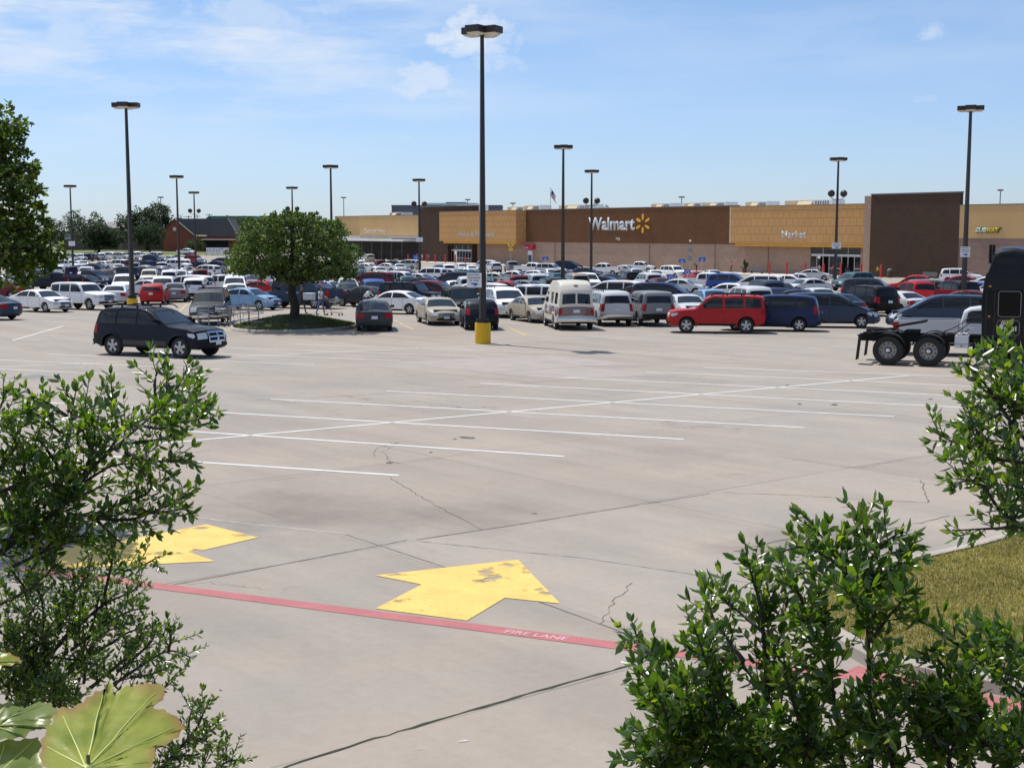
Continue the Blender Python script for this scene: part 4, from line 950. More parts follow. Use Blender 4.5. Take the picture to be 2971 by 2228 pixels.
def end_patch(bm, s, front, z0, z1, y0, y1, off=.012, mi=0, n=5, nz=3):
    rows = []
    for i in range(nz+1):
        z = lerp(z0, z1, i/nz); x = s.xend(z, front)+(off if front else -off)
        rows.append([bm.verts.new(s.df((x, lerp(y0, y1, k/n), z))+Vector((off*.4 if front else -off*.4, 0, 0))) for k in range(n+1)])
    for a, c in zip(rows, rows[1:]):
        for k in range(n): bm.faces.new((a[k], a[k+1], c[k+1], c[k])).material_index = mi
def wheel_bms(r, w=.215, hub=False):
    ty = bmesh.new(); lathe(ty, [(r*.62, -w/2+.01), (r*.80, -w/2), (r*.95, -w/2+.015), (r, -w/2+.05), (r, w/2-.05), (r*.95, w/2-.015), (r*.80, w/2), (r*.62, w/2-.01)], 24)
    lathe(ty, [(r*.63, -w/2+.03), (.001, -w/2+.06)], 24); lathe(ty, [(r*.63, w/2-.05), (.001, w/2-.08)], 24)
    rm = bmesh.new(); R = r*.66; y = w/2-.02
    lathe(rm, [(R, y-.05), (R*1.0, y+.005), (R*.90, y), (R*.86, y-.05)], 24)
    for k in range(5):
        a = 2*pi*k/5+.3; d, q = Vector((cos(a), 0, sin(a))), Vector((-sin(a), 0, cos(a)))
        P = [d*R*.12-q*R*.17, d*R*.9-q*R*.24, d*R*.9+q*R*.24, d*R*.12+q*R*.17]
        f = [rm.verts.new(p+Vector((0, y-.012 if i in (1, 2) else y, 0))) for i, p in enumerate(P)]; rm.faces.new(f)
    lathe(rm, [(R*.26, y-.02), (R*.24, y+.012), (.001, y+.018)], 12)
    return ty, rm
VARIANTS = {}
def car_parts(kind, opt=''):
    """[(name, mesh, materials, parent name or None)] for one kind; the same meshes serve every car of it"""
    key = (kind, opt)
    if key in VARIANTS: return VARIANTS[key]
    s = Shape(T[kind]); P = []
    def add(name, bm, ms, parent=None, smooth=40, loc=None, rz=0): P.append((name, mesh_of(bm, name, smooth) if isinstance(bm, bmesh.types.BMesh) else bm, ms, parent, loc, rz))
    bm = body_bm(s)
    ms = [PAINT, SEAM, BLACKP]
    zt_ = s.belt-.02
    for i, x in enumerate(s.doors):
        side_patch(bm, s, [(x-.007, s.z0+.16), (x+.007, s.z0+.16), (x+.007, zt_), (x-.007, zt_)], .004, 1)
    side_patch(bm, s, [(s.ax[0]+s.r+.12, s.z0), (s.ax[1]-s.r-.12, s.z0), (s.ax[1]-s.r-.12, s.z0+.09), (s.ax[0]+s.r+.12, s.z0+.09)], .005, 2)
    if 'two' in opt:
        ms = [PAINT, SEAM, BLACKP, mat('brown_van_paint', (.16, .085, .065), .35, coat=1.0)]
        for x0, x1 in ((-2.7, s.ax[0]-.5), (s.ax[0]+.5, s.ax[1]-.5), (s.ax[1]+.5, 2.6)): side_patch(bm, s, [(x0, .72), (x1, .72), (x1, 1.16), (x0, 1.16)], .016, 3)
        side_patch(bm, s, [(s.ax[0]-.5, .92), (s.ax[0]+.5, .92), (s.ax[0]+.5, 1.16), (s.ax[0]-.5, 1.16)], .016, 3)
        end_patch(bm, s, False, .72, 1.16, -.97, .97, .008, 3, 8)
    add('body', bm, ms)
    # underbody, so that no daylight shows through the wheel openings
    bm = bmesh.new(); h = s.W/2; box(bm, s.xa+.25, s.xb-.3, -h*.68, h*.68, s.z0-.03, s.belt-.15); add('chassis', bm, [BLACKP], None, None)
    bm = bmesh.new(); cross_patch(bm, s, s.ws, -.90, .90, .008, 0, 10, 4, .86, -.86); add('windshield', bm, [WSG])
    if 'two' in opt or kind == 'van':
        for a, c in ((-.84, -.06), (.06, .84)): bm = bmesh.new(); cross_patch(bm, s, s.rs, a, c, .010); add('rear_window', bm, [GLASS])
        bm = bmesh.new(); cross_patch(bm, s, ((-2.55, 2.13), (-2.50, 2.18)), -.14, .14, .02); add('brake_light', bm, [BLACKP])
    else:
        bm = bmesh.new(); cross_patch(bm, s, s.rs, -.84, .84, .008, 0, 8, 4, .80, -.80); add('rear_window', bm, [GLASS])
    for w in s.wins:
        for sd in (1, -1): bm = bmesh.new(); side_patch(bm, s, w, .007, 0, (sd,)); add('side_window', bm, [GLASS])
    for sd in (1, -1):
        bm = bmesh.new(); z0, z1 = s.hl
        end_patch(bm, s, True, z0, z1, sd*.56, sd*.96, .014); xe = s.xend((z0+z1)/2, True)
        side_patch(bm, s, [(xe-.42, z0+.07), (xe-.12, z0), (xe-.03, (z0+z1)/2), (xe-.12, z1-.02), (xe-.50, z1-.01)], .007, 0, (sd,)); add('headlight', bm, [HLENS])
        if 'amber' in opt: bm = bmesh.new(); end_patch(bm, s, True, z0-.03, z0+.06, sd*.60, sd*.97, .018); add('indicator', bm, [AMBER])
        bm = bmesh.new(); z0, z1 = s.tl
        if kind == 'pickup': hh = s.half(-1.8, .9); box(bm, -2.895, -2.70, min(sd*(hh-.10), sd*(hh+.018)), max(sd*(hh-.10), sd*(hh+.018)), z0, z1, bev=.012)
        else:
            y0 = .60 if kind in ('sedan', 'coupe') else .78
            end_patch(bm, s, False, z0, z1, sd*y0, sd*.98, .012); xe = s.xend((z0+z1)/2, False); side_patch(bm, s, [(xe+.02, z0), (xe+.22, z0+.03), (xe+.2, z1), (xe+.03, z1)], .007, 0, (sd,))
        add('taillight', bm, [TLENS])
    g0, g1 = s.grille; bm = bmesh.new(); end_patch(bm, s, True, g0, g1, -.5, .5, .013, 0, 8); add('grille', bm, [BLACKP])
    gp = 'grille'
    if 'cross' in opt:
        bm = bmesh.new(); ct = .05
        for a, c, e, f in ((g0, g1, -.53, -.47), (g0, g1, .47, .53), (g0, g1, -.05, .05)): end_patch(bm, s, True, a, c, e, f, .035)
        for a, c in ((g0-.03, g0+.04), ((g0+g1)/2-.025, (g0+g1)/2+.025), (g1-.05, g1+.02)): end_patch(bm, s, True, a, c, -.53, .53, .030, 0, 8)
        add('grille_surround', bm, [CHROME], gp)
    else:
        bm = bmesh.new()
        for z in frange(g0, g1, .085): end_patch(bm, s, True, z-.012, z+.012, -.49, .49, .024, 0, 8)
        add('grille_bars', bm, [CHROME], gp)
    if 'clad' in opt or kind in ('suv', 'pickup', 'tourer'):
        bm = bmesh.new()
        end_patch(bm, s, True, s.z0+.06, s.z0+.22, -.98, .98, .03, 0, 10); end_patch(bm, s, False, s.z0+.08, s.z0+.30, -.98, .98, .03, 0, 10)
        add('bumper', bm, [CHROME if 'chrome' in opt else BLACKP])
        if kind == 'tourer':
            bm = bmesh.new(); side_patch(bm, s, [(s.ax[0]+s.r+.14, s.z0+.09), (s.ax[1]-s.r-.14, s.z0+.09), (s.ax[1]-s.r-.16, s.z0+.27), (s.ax[0]+s.r+.16, s.z0+.27)], .012); add('side_cladding', bm, [mat('grey_cladding', (.035, .035, .036), .65)])
        if 'flare' in opt:
            for xc in s.ax:
                for sd in (1, -1):
                    prev = None; bm = bmesh.new()
                    for i in range(13):
                        a = -.15+(pi+.3)*i/12; cur = []
                        for R in (s.r+.055, s.r+.125): cur.append(bm.verts.new(s.df((xc+R*cos(a), sd, s.r+R*sin(a)), .035 if R < s.r+.1 else .02)))
                        if prev: bm.faces.new((prev[0], prev[1], cur[1], cur[0]))
                        prev = cur
                    add('fender_flare', bm, [BLACKP if 'flareb' in opt else PAINT])
    else:
        bm = bmesh.new(); end_patch(bm, s, True, s.z0+.05, s.z0+.17, -.62, .62, .014, 0, 8); add('air_intake', bm, [BLACKP])
    for sd in (1, -1):
        bm = bmesh.new(); x, z = (s.ws[0][0]-.28, s.ws[0][1]+.10); y = s.half(x, z)*sd
        box(bm, x-.05, x+.06, min(y+sd*.03, y+sd*.22), max(y+sd*.03, y+sd*.22), z-.06, z+.07, bev=.02); box(bm, x, x+.04, min(y-sd*.03, y+sd*.06), max(y-sd*.03, y+sd*.06), z-.05, z-.02)
        add('mirror', bm, [BLACKP if 'clad' in opt or kind in ('suv', 'pickup', 'van') else PAINT], None, 40)
        for xd in ((s.doors[0]+.28, s.doors[1]+.22) if kind != 'van' else (s.doors[1]+.2,)):
            bm = bmesh.new(); side_patch(bm, s, [(xd-.11, s.belt-.15), (xd+.08, s.belt-.15), (xd+.08, s.belt-.115), (xd-.11, s.belt-.115)], .022, 0, (sd,)); add('door_handle', bm, [CHROME if 'chrome' in opt else PAINT])
    for fr in (True, False):
        z = s.z0+.14 if fr else s.plate_r; bm = bmesh.new(); end_patch(bm, s, fr, z, z+.15, -.18, .18, .04, 0, 2, 1); add('license_plate', bm, [PLATE])
    if 'rack' in opt:
        for sd in (1, -1):
            bm = bmesh.new(); y = s.half(-.5, s.H-.05)*.86*sd
            tube(bm, [(-1.9, y, s.H-.07), (-1.75, y, s.H+.045), (.1, y, s.H+.05), (.3, y, s.H-.07)], .022, 6)
            for x in (-1.2, -.5): box(bm, x-.03, x+.03, y-.02, y+.02, s.H-.08, s.H+.04)
            add('roof_rail', bm, [BLACKP])
        bm = bmesh.new()
        for x in (-1.3, -.3): box(bm, x-.03, x+.03, -s.W*.33, s.W*.33, s.H+.025, s.H+.055)
        add('roof_bar', bm, [BLACKP])
    if kind == 'pickup':
        zt2 = 1.32
        bm = bmesh.new(); R = s.r+.065
        poly = [(-2.86, .60), (-2.86, 1.28), (-2.82, zt2), (-.83, zt2), (-.83, .50), (s.ax[0]+sqrt(max(R*R-(.5-s.r)**2, 0)), .50)]
        a0 = math.asin((.5-s.r)/R)
        for i in range(1, 10): a = a0+(pi-2*a0)*i/10; poly.append((s.ax[0]+R*cos(a), s.r+R*sin(a)))
        poly += [(s.ax[0]-sqrt(max(R*R-(.5-s.r)**2, 0)), .50), (-2.70, .50)]
        for sd in (1, -1):
            h = s.half(-1.8, .9); b2 = bmesh.new(); prism(b2, poly, h*sd+.006*sd, (h-.10)*sd); bmesh.ops.triangulate(b2, faces=b2.faces[:]); add('bed_side', b2, [PAINT], None, 30)
        bm = bmesh.new(); h = s.half(-1.8, .9)-.103; box(bm, -2.88, -2.81, -h, h, .60, zt2-.02, bev=.015); add('tailgate', bm, [PAINT])
        bm = bmesh.new(); box(bm, -2.80, -.85, -h, h, .878, .884); add('bed_floor', bm, [BLACKP], None, None)
        bm = bmesh.new(); box(bm, -2.96, -2.87, -.92, .92, .46, .62, bev=.02); add('rear_bumper', bm, [CHROME])
    if 'chromeb' in opt:
        bm = bmesh.new(); box(bm, s.xa-.1, s.xa+.05, -s.W*.48, s.W*.48, .42, .62, bev=.03); add('rear_bumper', bm, [CHROME])
    ty, rm = wheel_bms(s.r)
    tm, rmm = mesh_of(ty, 'wheel', 40), mesh_of(rm, 'rim', 50)
    for xc in s.ax:
        for sd in (1, -1): P.append(('wheel', tm, [TYRE], None, (xc, sd*(s.W/2*.955-.115), s.r), 0 if sd > 0 else pi)); P.append(('rim', rmm, [RIMM], 'wheel', None, 0))
    for p in P:
        if len(p[1].materials) == 0:
            for q in p[2]: p[1].materials.append(q)
    # everything in one mesh, for cars too small in view to show their parts
    J = bmesh.new(); JM = []
    for name, me, mm, par, loc, rz in P:
        if name in ('rim', 'grille_bars', 'grille_surround'): pm = Matrix.Translation(Vector(lastloc)) @ Matrix.Rotation(lastrz, 4, 'Z') if name == 'rim' else Matrix()
        else:
            pm = Matrix.Translation(Vector(loc or (0, 0, 0))) @ Matrix.Rotation(rz, 4, 'Z')
            if name == 'wheel': lastloc, lastrz = loc, rz
        idx = []
        for q in mm:
            if q not in JM: JM.append(q)
            idx.append(JM.index(q))
        n0 = len(J.verts); f0 = len(J.faces); J.from_mesh(me); J.verts.ensure_lookup_table(); J.faces.ensure_lookup_table()
        for v in J.verts[n0:]: v.co = pm @ v.co
        for f in J.faces[f0:]: f.material_index = idx[min(f.material_index, len(idx)-1)]
    jm = bpy.data.meshes.new('car'); J.to_mesh(jm); J.free()
    for q in JM: jm.materials.append(q)
    VARIANTS[key] = (s, P, jm); return VARIANTS[key]
PAINTS = dict(white=(.80, .80, .80), silver=(.54, .56, .58), gray=(.20, .21, .22), darkgray=(.045, .05, .055), black=(.004, .004, .005), navy=(.012, .022, .075), blue=(.025, .085, .32), lightblue=(.20, .34, .52), slate=(.035, .052, .085), teal=(.05, .13, .14), red=(.36, .012, .018), maroon=(.12, .010, .016), brightred=(.38, .016, .016), champagne=(.42, .37, .30), beige=(.46, .42, .36), tan=(.36, .29, .21), green=(.03, .09, .05), purple=(.08, .045, .11), midnight=(.003, .005, .014), cream=(.64, .60, .52), yellowish=(.62, .60, .50))
WORDS = dict(midnight='dark blue black', brightred='bright red', lightblue='light blue', darkgray='dark grey', gray='grey', slate='slate blue', yellowish='cream white')
KINDW = dict(sedan='sedan', coupe='coupe', hatch='hatchback', suv='SUV', wagon='SUV', tourer='SUV', minivan='minivan', van='van', pickup='pickup')
NAMES = dict(sedan='parked_sedan', coupe='parked_coupe', hatch='parked_hatchback', suv='parked_suv', wagon='parked_suv', tourer='driving_suv', minivan='parked_minivan', van='parked_van', pickup='parked_pickup')
CATS = dict(sedan='car', coupe='car', hatch='car', suv='SUV', wagon='SUV', tourer='SUV', minivan='minivan', van='van', pickup='pickup')
HEAD = dict(R=336.4, L=156.4, F=281, B=101)
CARS = []
def car(x, y, kind, col, heading, near=True, opt='', label=None, sc=(1, 1, 1), name=None, group='cars in the parking lot'):
    s, P, jm = car_parts(kind, opt)
    z = zg(y); rz = radians(HEAD[heading] if isinstance(heading, str) else heading); rgb = (*PAINTS[col], 1) if isinstance(col, str) else (*col, 1)
    nm = name or NAMES[kind]
    mx = Matrix.Translation((x, y, z)) @ (Matrix.Rotation(-atan(SLOPE), 4, 'X') if y < FLAT_Y else Matrix()) @ Matrix.Rotation(rz, 4, 'Z') @ Matrix.Diagonal((s.k*sc[0], sc[1], sc[2], 1))
    if near:
        r = bpy.data.objects.new(nm, None); COL.objects.link(r); r.matrix_world = mx; made = {}
        for name_, me, mm, par, loc, rz_ in P:
            o = bpy.data.objects.new(name_, me); COL.objects.link(o); o.parent = made[par] if par else r; o.color = rgb; made[name_] = o
            if loc: o.location = loc; o.rotation_euler = (0, 0, rz_)
    else:
        r = bpy.data.objects.new(nm, jm); COL.objects.link(r); r.matrix_world = mx; r.color = rgb
    tag(r, label, CATS[kind], group); return r
REG = {1: (0, 500, 2.962), 2: (250, 680, 4.366), 3: (600, 580, 4.148), 4: (1000, 680, 4.424), 5: (1400, 680, 4.424), 6: (1800, 680, 4.424), 7: (2200, 680, 4.424), 8: (2471, 680, 3.95), 9: (0, 680, 7.373)}
# region, x of the middle, y of the roof, kind, colour (some far cars paled to white or silver, painting sun glints), heading, options, label
LIST = [
 (1, 345, 1003, 'sedan', 'white', 330, 'chrome', 'big white sedan nearest the open bays, before the white station SUV'),
 (1, 700, 963, 'wagon', 'white', 331, 'clad y=88', 'white SUV parked right behind the big white sedan'),
 (1, -150, 1045, 'sedan', 'slate', 'L', '', 'grey blue sedan cut by the picture edge, beside the big white sedan'),
 (1, 40, 933, 'sedan', 'maroon', 'L', '', 'dark red sedan under the overhanging tree branch'),
 (1, 440, 858, 'pickup', 'midnight', 'L', '', 'long black pickup behind the white sedan, under the tree branch'),
 (1, 740, 890, 'coupe', 'black', 'R', '', 'black rounded sedan with a gleaming roof behind the white SUV'),
 (1, 318, 838, 'hatch', 'blue', 'L', '', 'bright blue hatchback peeping over the black pickup hood'),
 (1, 365, 795, 'sedan', 'silver', 'F', '', None), (1, 515, 798, 'suv', 'white', 'B', '', None), (1, 628, 806, 'suv', 'navy', 'B', '', None),
 (1, 585, 754, 'suv', 'white', 'R', 'chrome', None), (1, 722, 756, 'sedan', 'silver', 'F', '', None), (1, 740, 813, 'suv', 'silver', 'F', '', None),
 (1, 500, 706, 'sedan', 'slate', 'R', '', None), (1, 580, 700, 'suv', 'black', 'B', '', None), (1, 645, 700, 'pickup', 'silver', 'R', '', None), (1, 630, 737, 'sedan', 'white', 'R', '', None), (1, 690, 702, 'suv', 'silver', 'F', '', None),
 (1, 420, 745, 'sedan', 'navy', 'R', '', None), (1, 430, 700, 'minivan', 'silver', 'R', '', None), (1, 300, 760, 'sedan', 'gray', 'F', '', None), (1, 230, 800, 'suv', 'silver', 'B', '', None), (1, 150, 845, 'sedan', 'white', 'R', '', None), (1, 200, 740, 'suv', 'white', 'B', '', None), (1, 100, 780, 'sedan', 'silver', 'F', '', None), (1, 350, 702, 'suv', 'navy', 'R', '', None), (1, 30, 880, 'sedan', 'silver', 'R', '', None), (1, 120, 720, 'suv', 'gray', 'B', '', None),
 (2, 30, 242, 'suv', 'darkgray', 'B', '', None), (2, 112, 240, 'minivan', 'gray', 'R', '', None), (2, 205, 234, 'suv', 'white', 'B', '', None), (2, 330, 230, 'minivan', 'white', 'R', '', None), (2, 455, 228, 'suv', 'silver', 'R', '', None), (2, 570, 228, 'suv', 'blue', 'B', '', None), (2, 660, 226, 'suv', 'white', 'B', '', None), (2, 745, 234, 'pickup', 'silver', 'R', '', None), (2, 835, 228, 'suv', 'silver', 'L', '', None), (2, 915, 225, 'suv', 'white', 'B', '', None),
 (2, 738, 263, 'minivan', 'silver', 'F', '', None), (2, 850, 262, 'suv', 'navy', 'R', '', None), (2, 960, 272, 'sedan', 'silver', 'F', '', None), (2, 1075, 266, 'sedan', 'silver', 'R', '', None), (2, 1215, 260, 'sedan', 'white', 'F', '', None), (2, 1290, 240, 'pickup', 'midnight', 'R', '', None), (2, 1380, 265, 'suv', 'brightred', 'R', '', None), (2, 1730, 292, 'sedan', 'black', 'R', '', None), (2, 1640, 334, 'coupe', 'navy', 'L', '', None), (2, 1450, 300, 'sedan', 'silver', 'F', '', None),
 (2, 400, 320, 'suv', 'white', 'L', '', None), (2, 545, 328, 'suv', 'maroon', 'L', '', None), (2, 800, 333, 'pickup', 'navy', 'L', '', None), (2, 960, 347, 'sedan', 'white', 'F', '', None), (2, 240, 337, 'sedan', 'white', 'R', '', None), (2, 1100, 303, 'sedan', 'silver', 'F', '', None), (2, 1175, 322, 'suv', 'white', 'R', 'chrome', None), (2, 1262, 320, 'suv', 'white', 'B', '', None), (2, 1440, 338, 'sedan', 'navy', 'R', '', None),
 (2, 120, 365, 'sedan', 'navy', 'R', '', None), (2, 420, 374, 'sedan', 'silver', 'B', '', None), (2, 620, 364, 'suv', 'gray', 'B', '', None), (2, 735, 388, 'sedan', 'silver', 'L', '', None), (2, 960, 395, 'sedan', 'silver', 'R', '', None), (2, 1500, 392, 'suv', 'white', 'L', '', None), (2, 1700, 396, 'sedan', 'slate', 'F', '', None), (2, 1870, 442, 'suv', 'silver', 'F', '', None),
 (2, 60, 452, 'pickup', 'slate', 'R', '', None), (2, 270, 448, 'pickup', 'black', 'F', 'chrome', None), (2, 460, 416, 'suv', 'slate', 'L', '', None), (2, 800, 450, 'suv', 'yellowish', 'F', 'chrome', None), (2, 800, 418, 'minivan', 'darkgray', 'R', '', None), (2, 1062, 458, 'suv', 'white', 'B', '', None), (2, 1210, 422, 'sedan', 'white', 'R', '', None), (2, 1180, 452, 'minivan', 'silver', 'F', '', None), (2, 1450, 440, 'minivan', 'maroon', 'B', '', None), (2, 1850, 486, 'sedan', 'white', 'F', '', None), (2, 960, 420, 'sedan', 'gray', 'R', '', None),
 (2, 478, 528, 'suv', 'white', 'F', 'chrome', 'white SUV facing us, behind the silver sedan by the yellow lamp base'), (2, 780, 572, 'sedan', 'silver', 'L', '', None), (2, 975, 562, 'suv', 'white', 'F', '', 'white SUV facing us, just behind the red hatchback'), (2, 1270, 528, 'minivan', 'white', 'L', '', 'long white minivan seen from the side, behind the white minivan tail'), (2, 1700, 515, 'wagon', 'white', 'L', 'chrome', 'boxy white SUV side on, behind the white minivan tail'), (2, 1880, 556, 'minivan', 'white', 'F', '', 'white minivan facing us, half under the round tree'),
 (2, 380, 632, 'sedan', 'silver', 'B', '', 'silver sedan tail towards us beside the yellow lamp base'), (2, 868, 620, 'hatch', 'brightred', 97, '', 'red hatchback tail towards us right of the yellow lamp base'), (2, 1400, 572, 'minivan', 'white', 97, 'clad', 'white minivan tail towards us behind the grey SUV front'), (2, 1130, 622, 'sedan', 'gray', 'B', '', 'grey sedan beside the red hatchback'), (2, 1900, 620, 'sedan', 'white', 'F', '', 'small white sedan facing us, before the white minivan under the tree'),
 (2, 1575, 722, 'suv', 'darkgray', 276, 'rack chrome', 'dark grey SUV facing us beside the cart corral'),
 (3, 500, 1058, 'sedan', 'lightblue', 'R', '', 'light blue sedan nose to nose with the grey pickup'),
 (3, 1115, 985, 'pickup', 'slate', 'L', 'chrome', 'grey blue pickup behind the tree trunk and the walking people'),
 (4, -330, 655, 'coupe', 'purple', 'R', '', 'purple sedan nose behind the grey pickup tail'),
 (3, 700, 985, 'sedan', 'brightred', 'R', '', None), (3, 850, 960, 'sedan', 'silver', 'F', '', None), (3, 1150, 985, 'suv', 'black', 'R', '', None), (3, 1320, 1030, 'sedan', 'maroon', 'R', '', None), (3, 1450, 1000, 'sedan', 'silver', 'R', '', None), (3, 560, 900, 'sedan', 'gray', 'F', '', None), (3, 1000, 900, 'suv', 'white', 'B', '', None), (3, 1300, 900, 'sedan', 'blue', 'R', '', None), (3, 700, 850, 'suv', 'silver', 'L', '', None), (3, 450, 850, 'sedan', 'white', 'R', '', None), (3, 1500, 880, 'sedan', 'darkgray', 'F', '', None),
 (4, 250, 685, 'coupe', 'darkgray', 'L', '', 'dark grey coupe with a pale stripe behind the leaning person'), (4, 655, 718, 'sedan', 'white', 'L', 'chrome', 'white sedan with red tail lamps behind the two sedans in front'),
 (4, 370, 846, 'sedan', 'darkgray', 97, '', 'dark grey sedan tail towards us beside the island point'), (4, 1195, 834, 'sedan', 'champagne', 284, 'chrome', 'champagne silver sedan facing us with dented hood line, foremost in its row'), (4, 1720, 822, 'hatch', 'midnight', 97, '', 'black hatchback tail towards us behind the tall lamp post'), (4, 1490, 706, 'wagon', 'black', 'F', '', 'boxy black SUV facing us behind the black hatchback'),
 (5, 285, 706, 'minivan', 'white', 284, 'rack', 'white minivan facing us beside the tall lamp post'), (5, 668, 790, 'sedan', 'champagne', 290, '', 'champagne sedan half hidden by the camper van'), (5, 1090, 618, 'van', 'cream', 97, 'two chromeb', None),
 (5, 1620, 738, 'suv', 'silver', 97, 'rack chrome', 'silver SUV tail towards us beside the two tone camper van'), (6, 365, 738, 'wagon', 'gray', 97, 'clad flare', 'grey boxy SUV tail towards us, second from the camper van'),
 (5, 560, 660, 'wagon', 'white', 'L', '', 'white SUV side on behind the white minivan'), (6, 830, 762, 'sedan', 'silver', 'F', 'chrome', 'silver sedan facing us behind the red SUV hood'),
 (6, 1170, 704, 'sedan', 'lightblue', 'F', '', 'pale blue sedan facing us behind the red SUV'), (6, 1625, 682, 'suv', 'silver', 'B', '', 'silver SUV tail towards us behind the red SUV roof'),
 (6, 1235, 797, 'wagon', 'brightred', 172, 'clad rack flare amber', 'bright red boxy SUV driving across the lane before the parked rows'),
 (7, 150, 800, 'minivan', 'navy', 165, 'clad', 'dark blue minivan right behind the red SUV'), (7, 930, 790, 'minivan', 'slate', 349, '', 'slate blue minivan heading away from the red SUV in the lane'),
 (7, 1370, 668, 'suv', 'black', 112, 'clad', 'black SUV tail towards us behind the slate minivan hood'), (7, 1805, 738, 'coupe', 'silver', 112, '', 'silver coupe tail towards us beside the black SUV'), (7, 1480, 587, 'suv', 'slate', 'R', '', None), (7, 1010, 747, 'sedan', 'slate', 'B', '', None), (7, 780, 690, 'sedan', 'silver', 'F', '', None), (7, 470, 730, 'sedan', 'navy', 'L', '', None), (7, 200, 700, 'sedan', 'navy', 'B', '', None),
 (7, 620, 567, 'sedan', 'silver', 205, '', 'silver sedan with gleaming hood turning in before the market entrance'), (7, 1210, 492, 'suv', 'teal', 212, '', 'teal SUV with raised tail beside the yellow lamp base by the market'), (7, 335, 516, 'sedan', 'white', 'L', '', None), (7, 560, 500, 'sedan', 'silver', 'R', '', None), (7, 720, 446, 'sedan', 'silver', 'R', '', None),
 (6, 1740, 528, 'minivan', 'white', 'L', '', None), (6, 1110, 506, 'pickup', 'white', 'R', '', None), (6, 1440, 517, 'suv', 'blue', 'R', '', None), (6, 1375, 648, 'sedan', 'white', 'L', '', None), (6, 800, 565, 'sedan', 'silver', 'R', '', None), (6, 500, 556, 'sedan', 'maroon', 'B', '', None), (6, 600, 648, 'minivan', 'navy', 'R', '', None), (5, 1640, 604, 'minivan', 'white', 'L', '', None), (6, 105, 487, 'wagon', 'black', 'B', '', None), (6, 350, 497, 'suv', 'silver', 'B', '', None), (6, 440, 455, 'sedan', 'white', 'F', '', None), (6, 195, 438, 'sedan', 'silver', 'F', '', None), (6, 690, 402, 'suv', 'white', 300, 'chrome', None), (6, 960, 472, 'sedan', 'red', 'B', '', None), (6, 1190, 452, 'sedan', 'silver', 'F', '', None), (6, 245, 342, 'pickup', 'white', 'R', '', None), (6, 2050, 630, 'sedan', 'slate', 'F', '', None), (6, 1880, 680, 'sedan', 'slate', 'R', '', None), (7, 60, 640, 'suv', 'slate', 'B', '', None),
 (5, 150, 357, 'suv', 'silver', 'B', '', None), (5, 380, 346, 'pickup', 'gray', 'B', '', None), (5, 640, 370, 'pickup', 'white', 'R', '', None), (5, 880, 377, 'suv', 'silver', 'R', '', None), (5, 1110, 340, 'minivan', 'navy', 'R', '', None), (5, 1560, 373, 'pickup', 'white', 'L', '', None), (5, 1335, 421, 'sedan', 'slate', 'R', '', None), (5, 1790, 396, 'sedan', 'silver', 'L', '', None), (5, 870, 440, 'sedan', 'white', 'B', '', None), (5, 1050, 446, 'sedan', 'gray', 'R', '', None),
 (5, 430, 468, 'sedan', 'white', 'R', '', None), (5, 700, 461, 'sedan', 'white', 'R', '', None), (5, 180, 491, 'sedan', 'yellowish', 'R', '', None), (5, 950, 491, 'sedan', 'teal', 'B', '', None), (5, 670, 511, 'suv', 'silver', 'B', '', None), (5, 415, 526, 'minivan', 'maroon', 'B', '', None), (5, 1345, 506, 'suv', 'white', 'F', '', None), (5, 1190, 509, 'suv', 'tan', 'B', '', None), (5, 1625, 500, 'sedan', 'slate', 'F', '', None), (5, 1500, 545, 'sedan', 'navy', 'L', '', None), (5, 870, 563, 'suv', 'black', 'B', '', None), (5, 330, 606, 'sedan', 'brightred', 'R', '', None), (5, 560, 601, 'sedan', 'gray', 'R', '', None), (5, 170, 658, 'suv', 'white', 'R', '', None), (5, 1830, 765, 'sedan', 'slate', 'B', '', None), (5, 2080, 650, 'sedan', 'black', 'R', '', None),
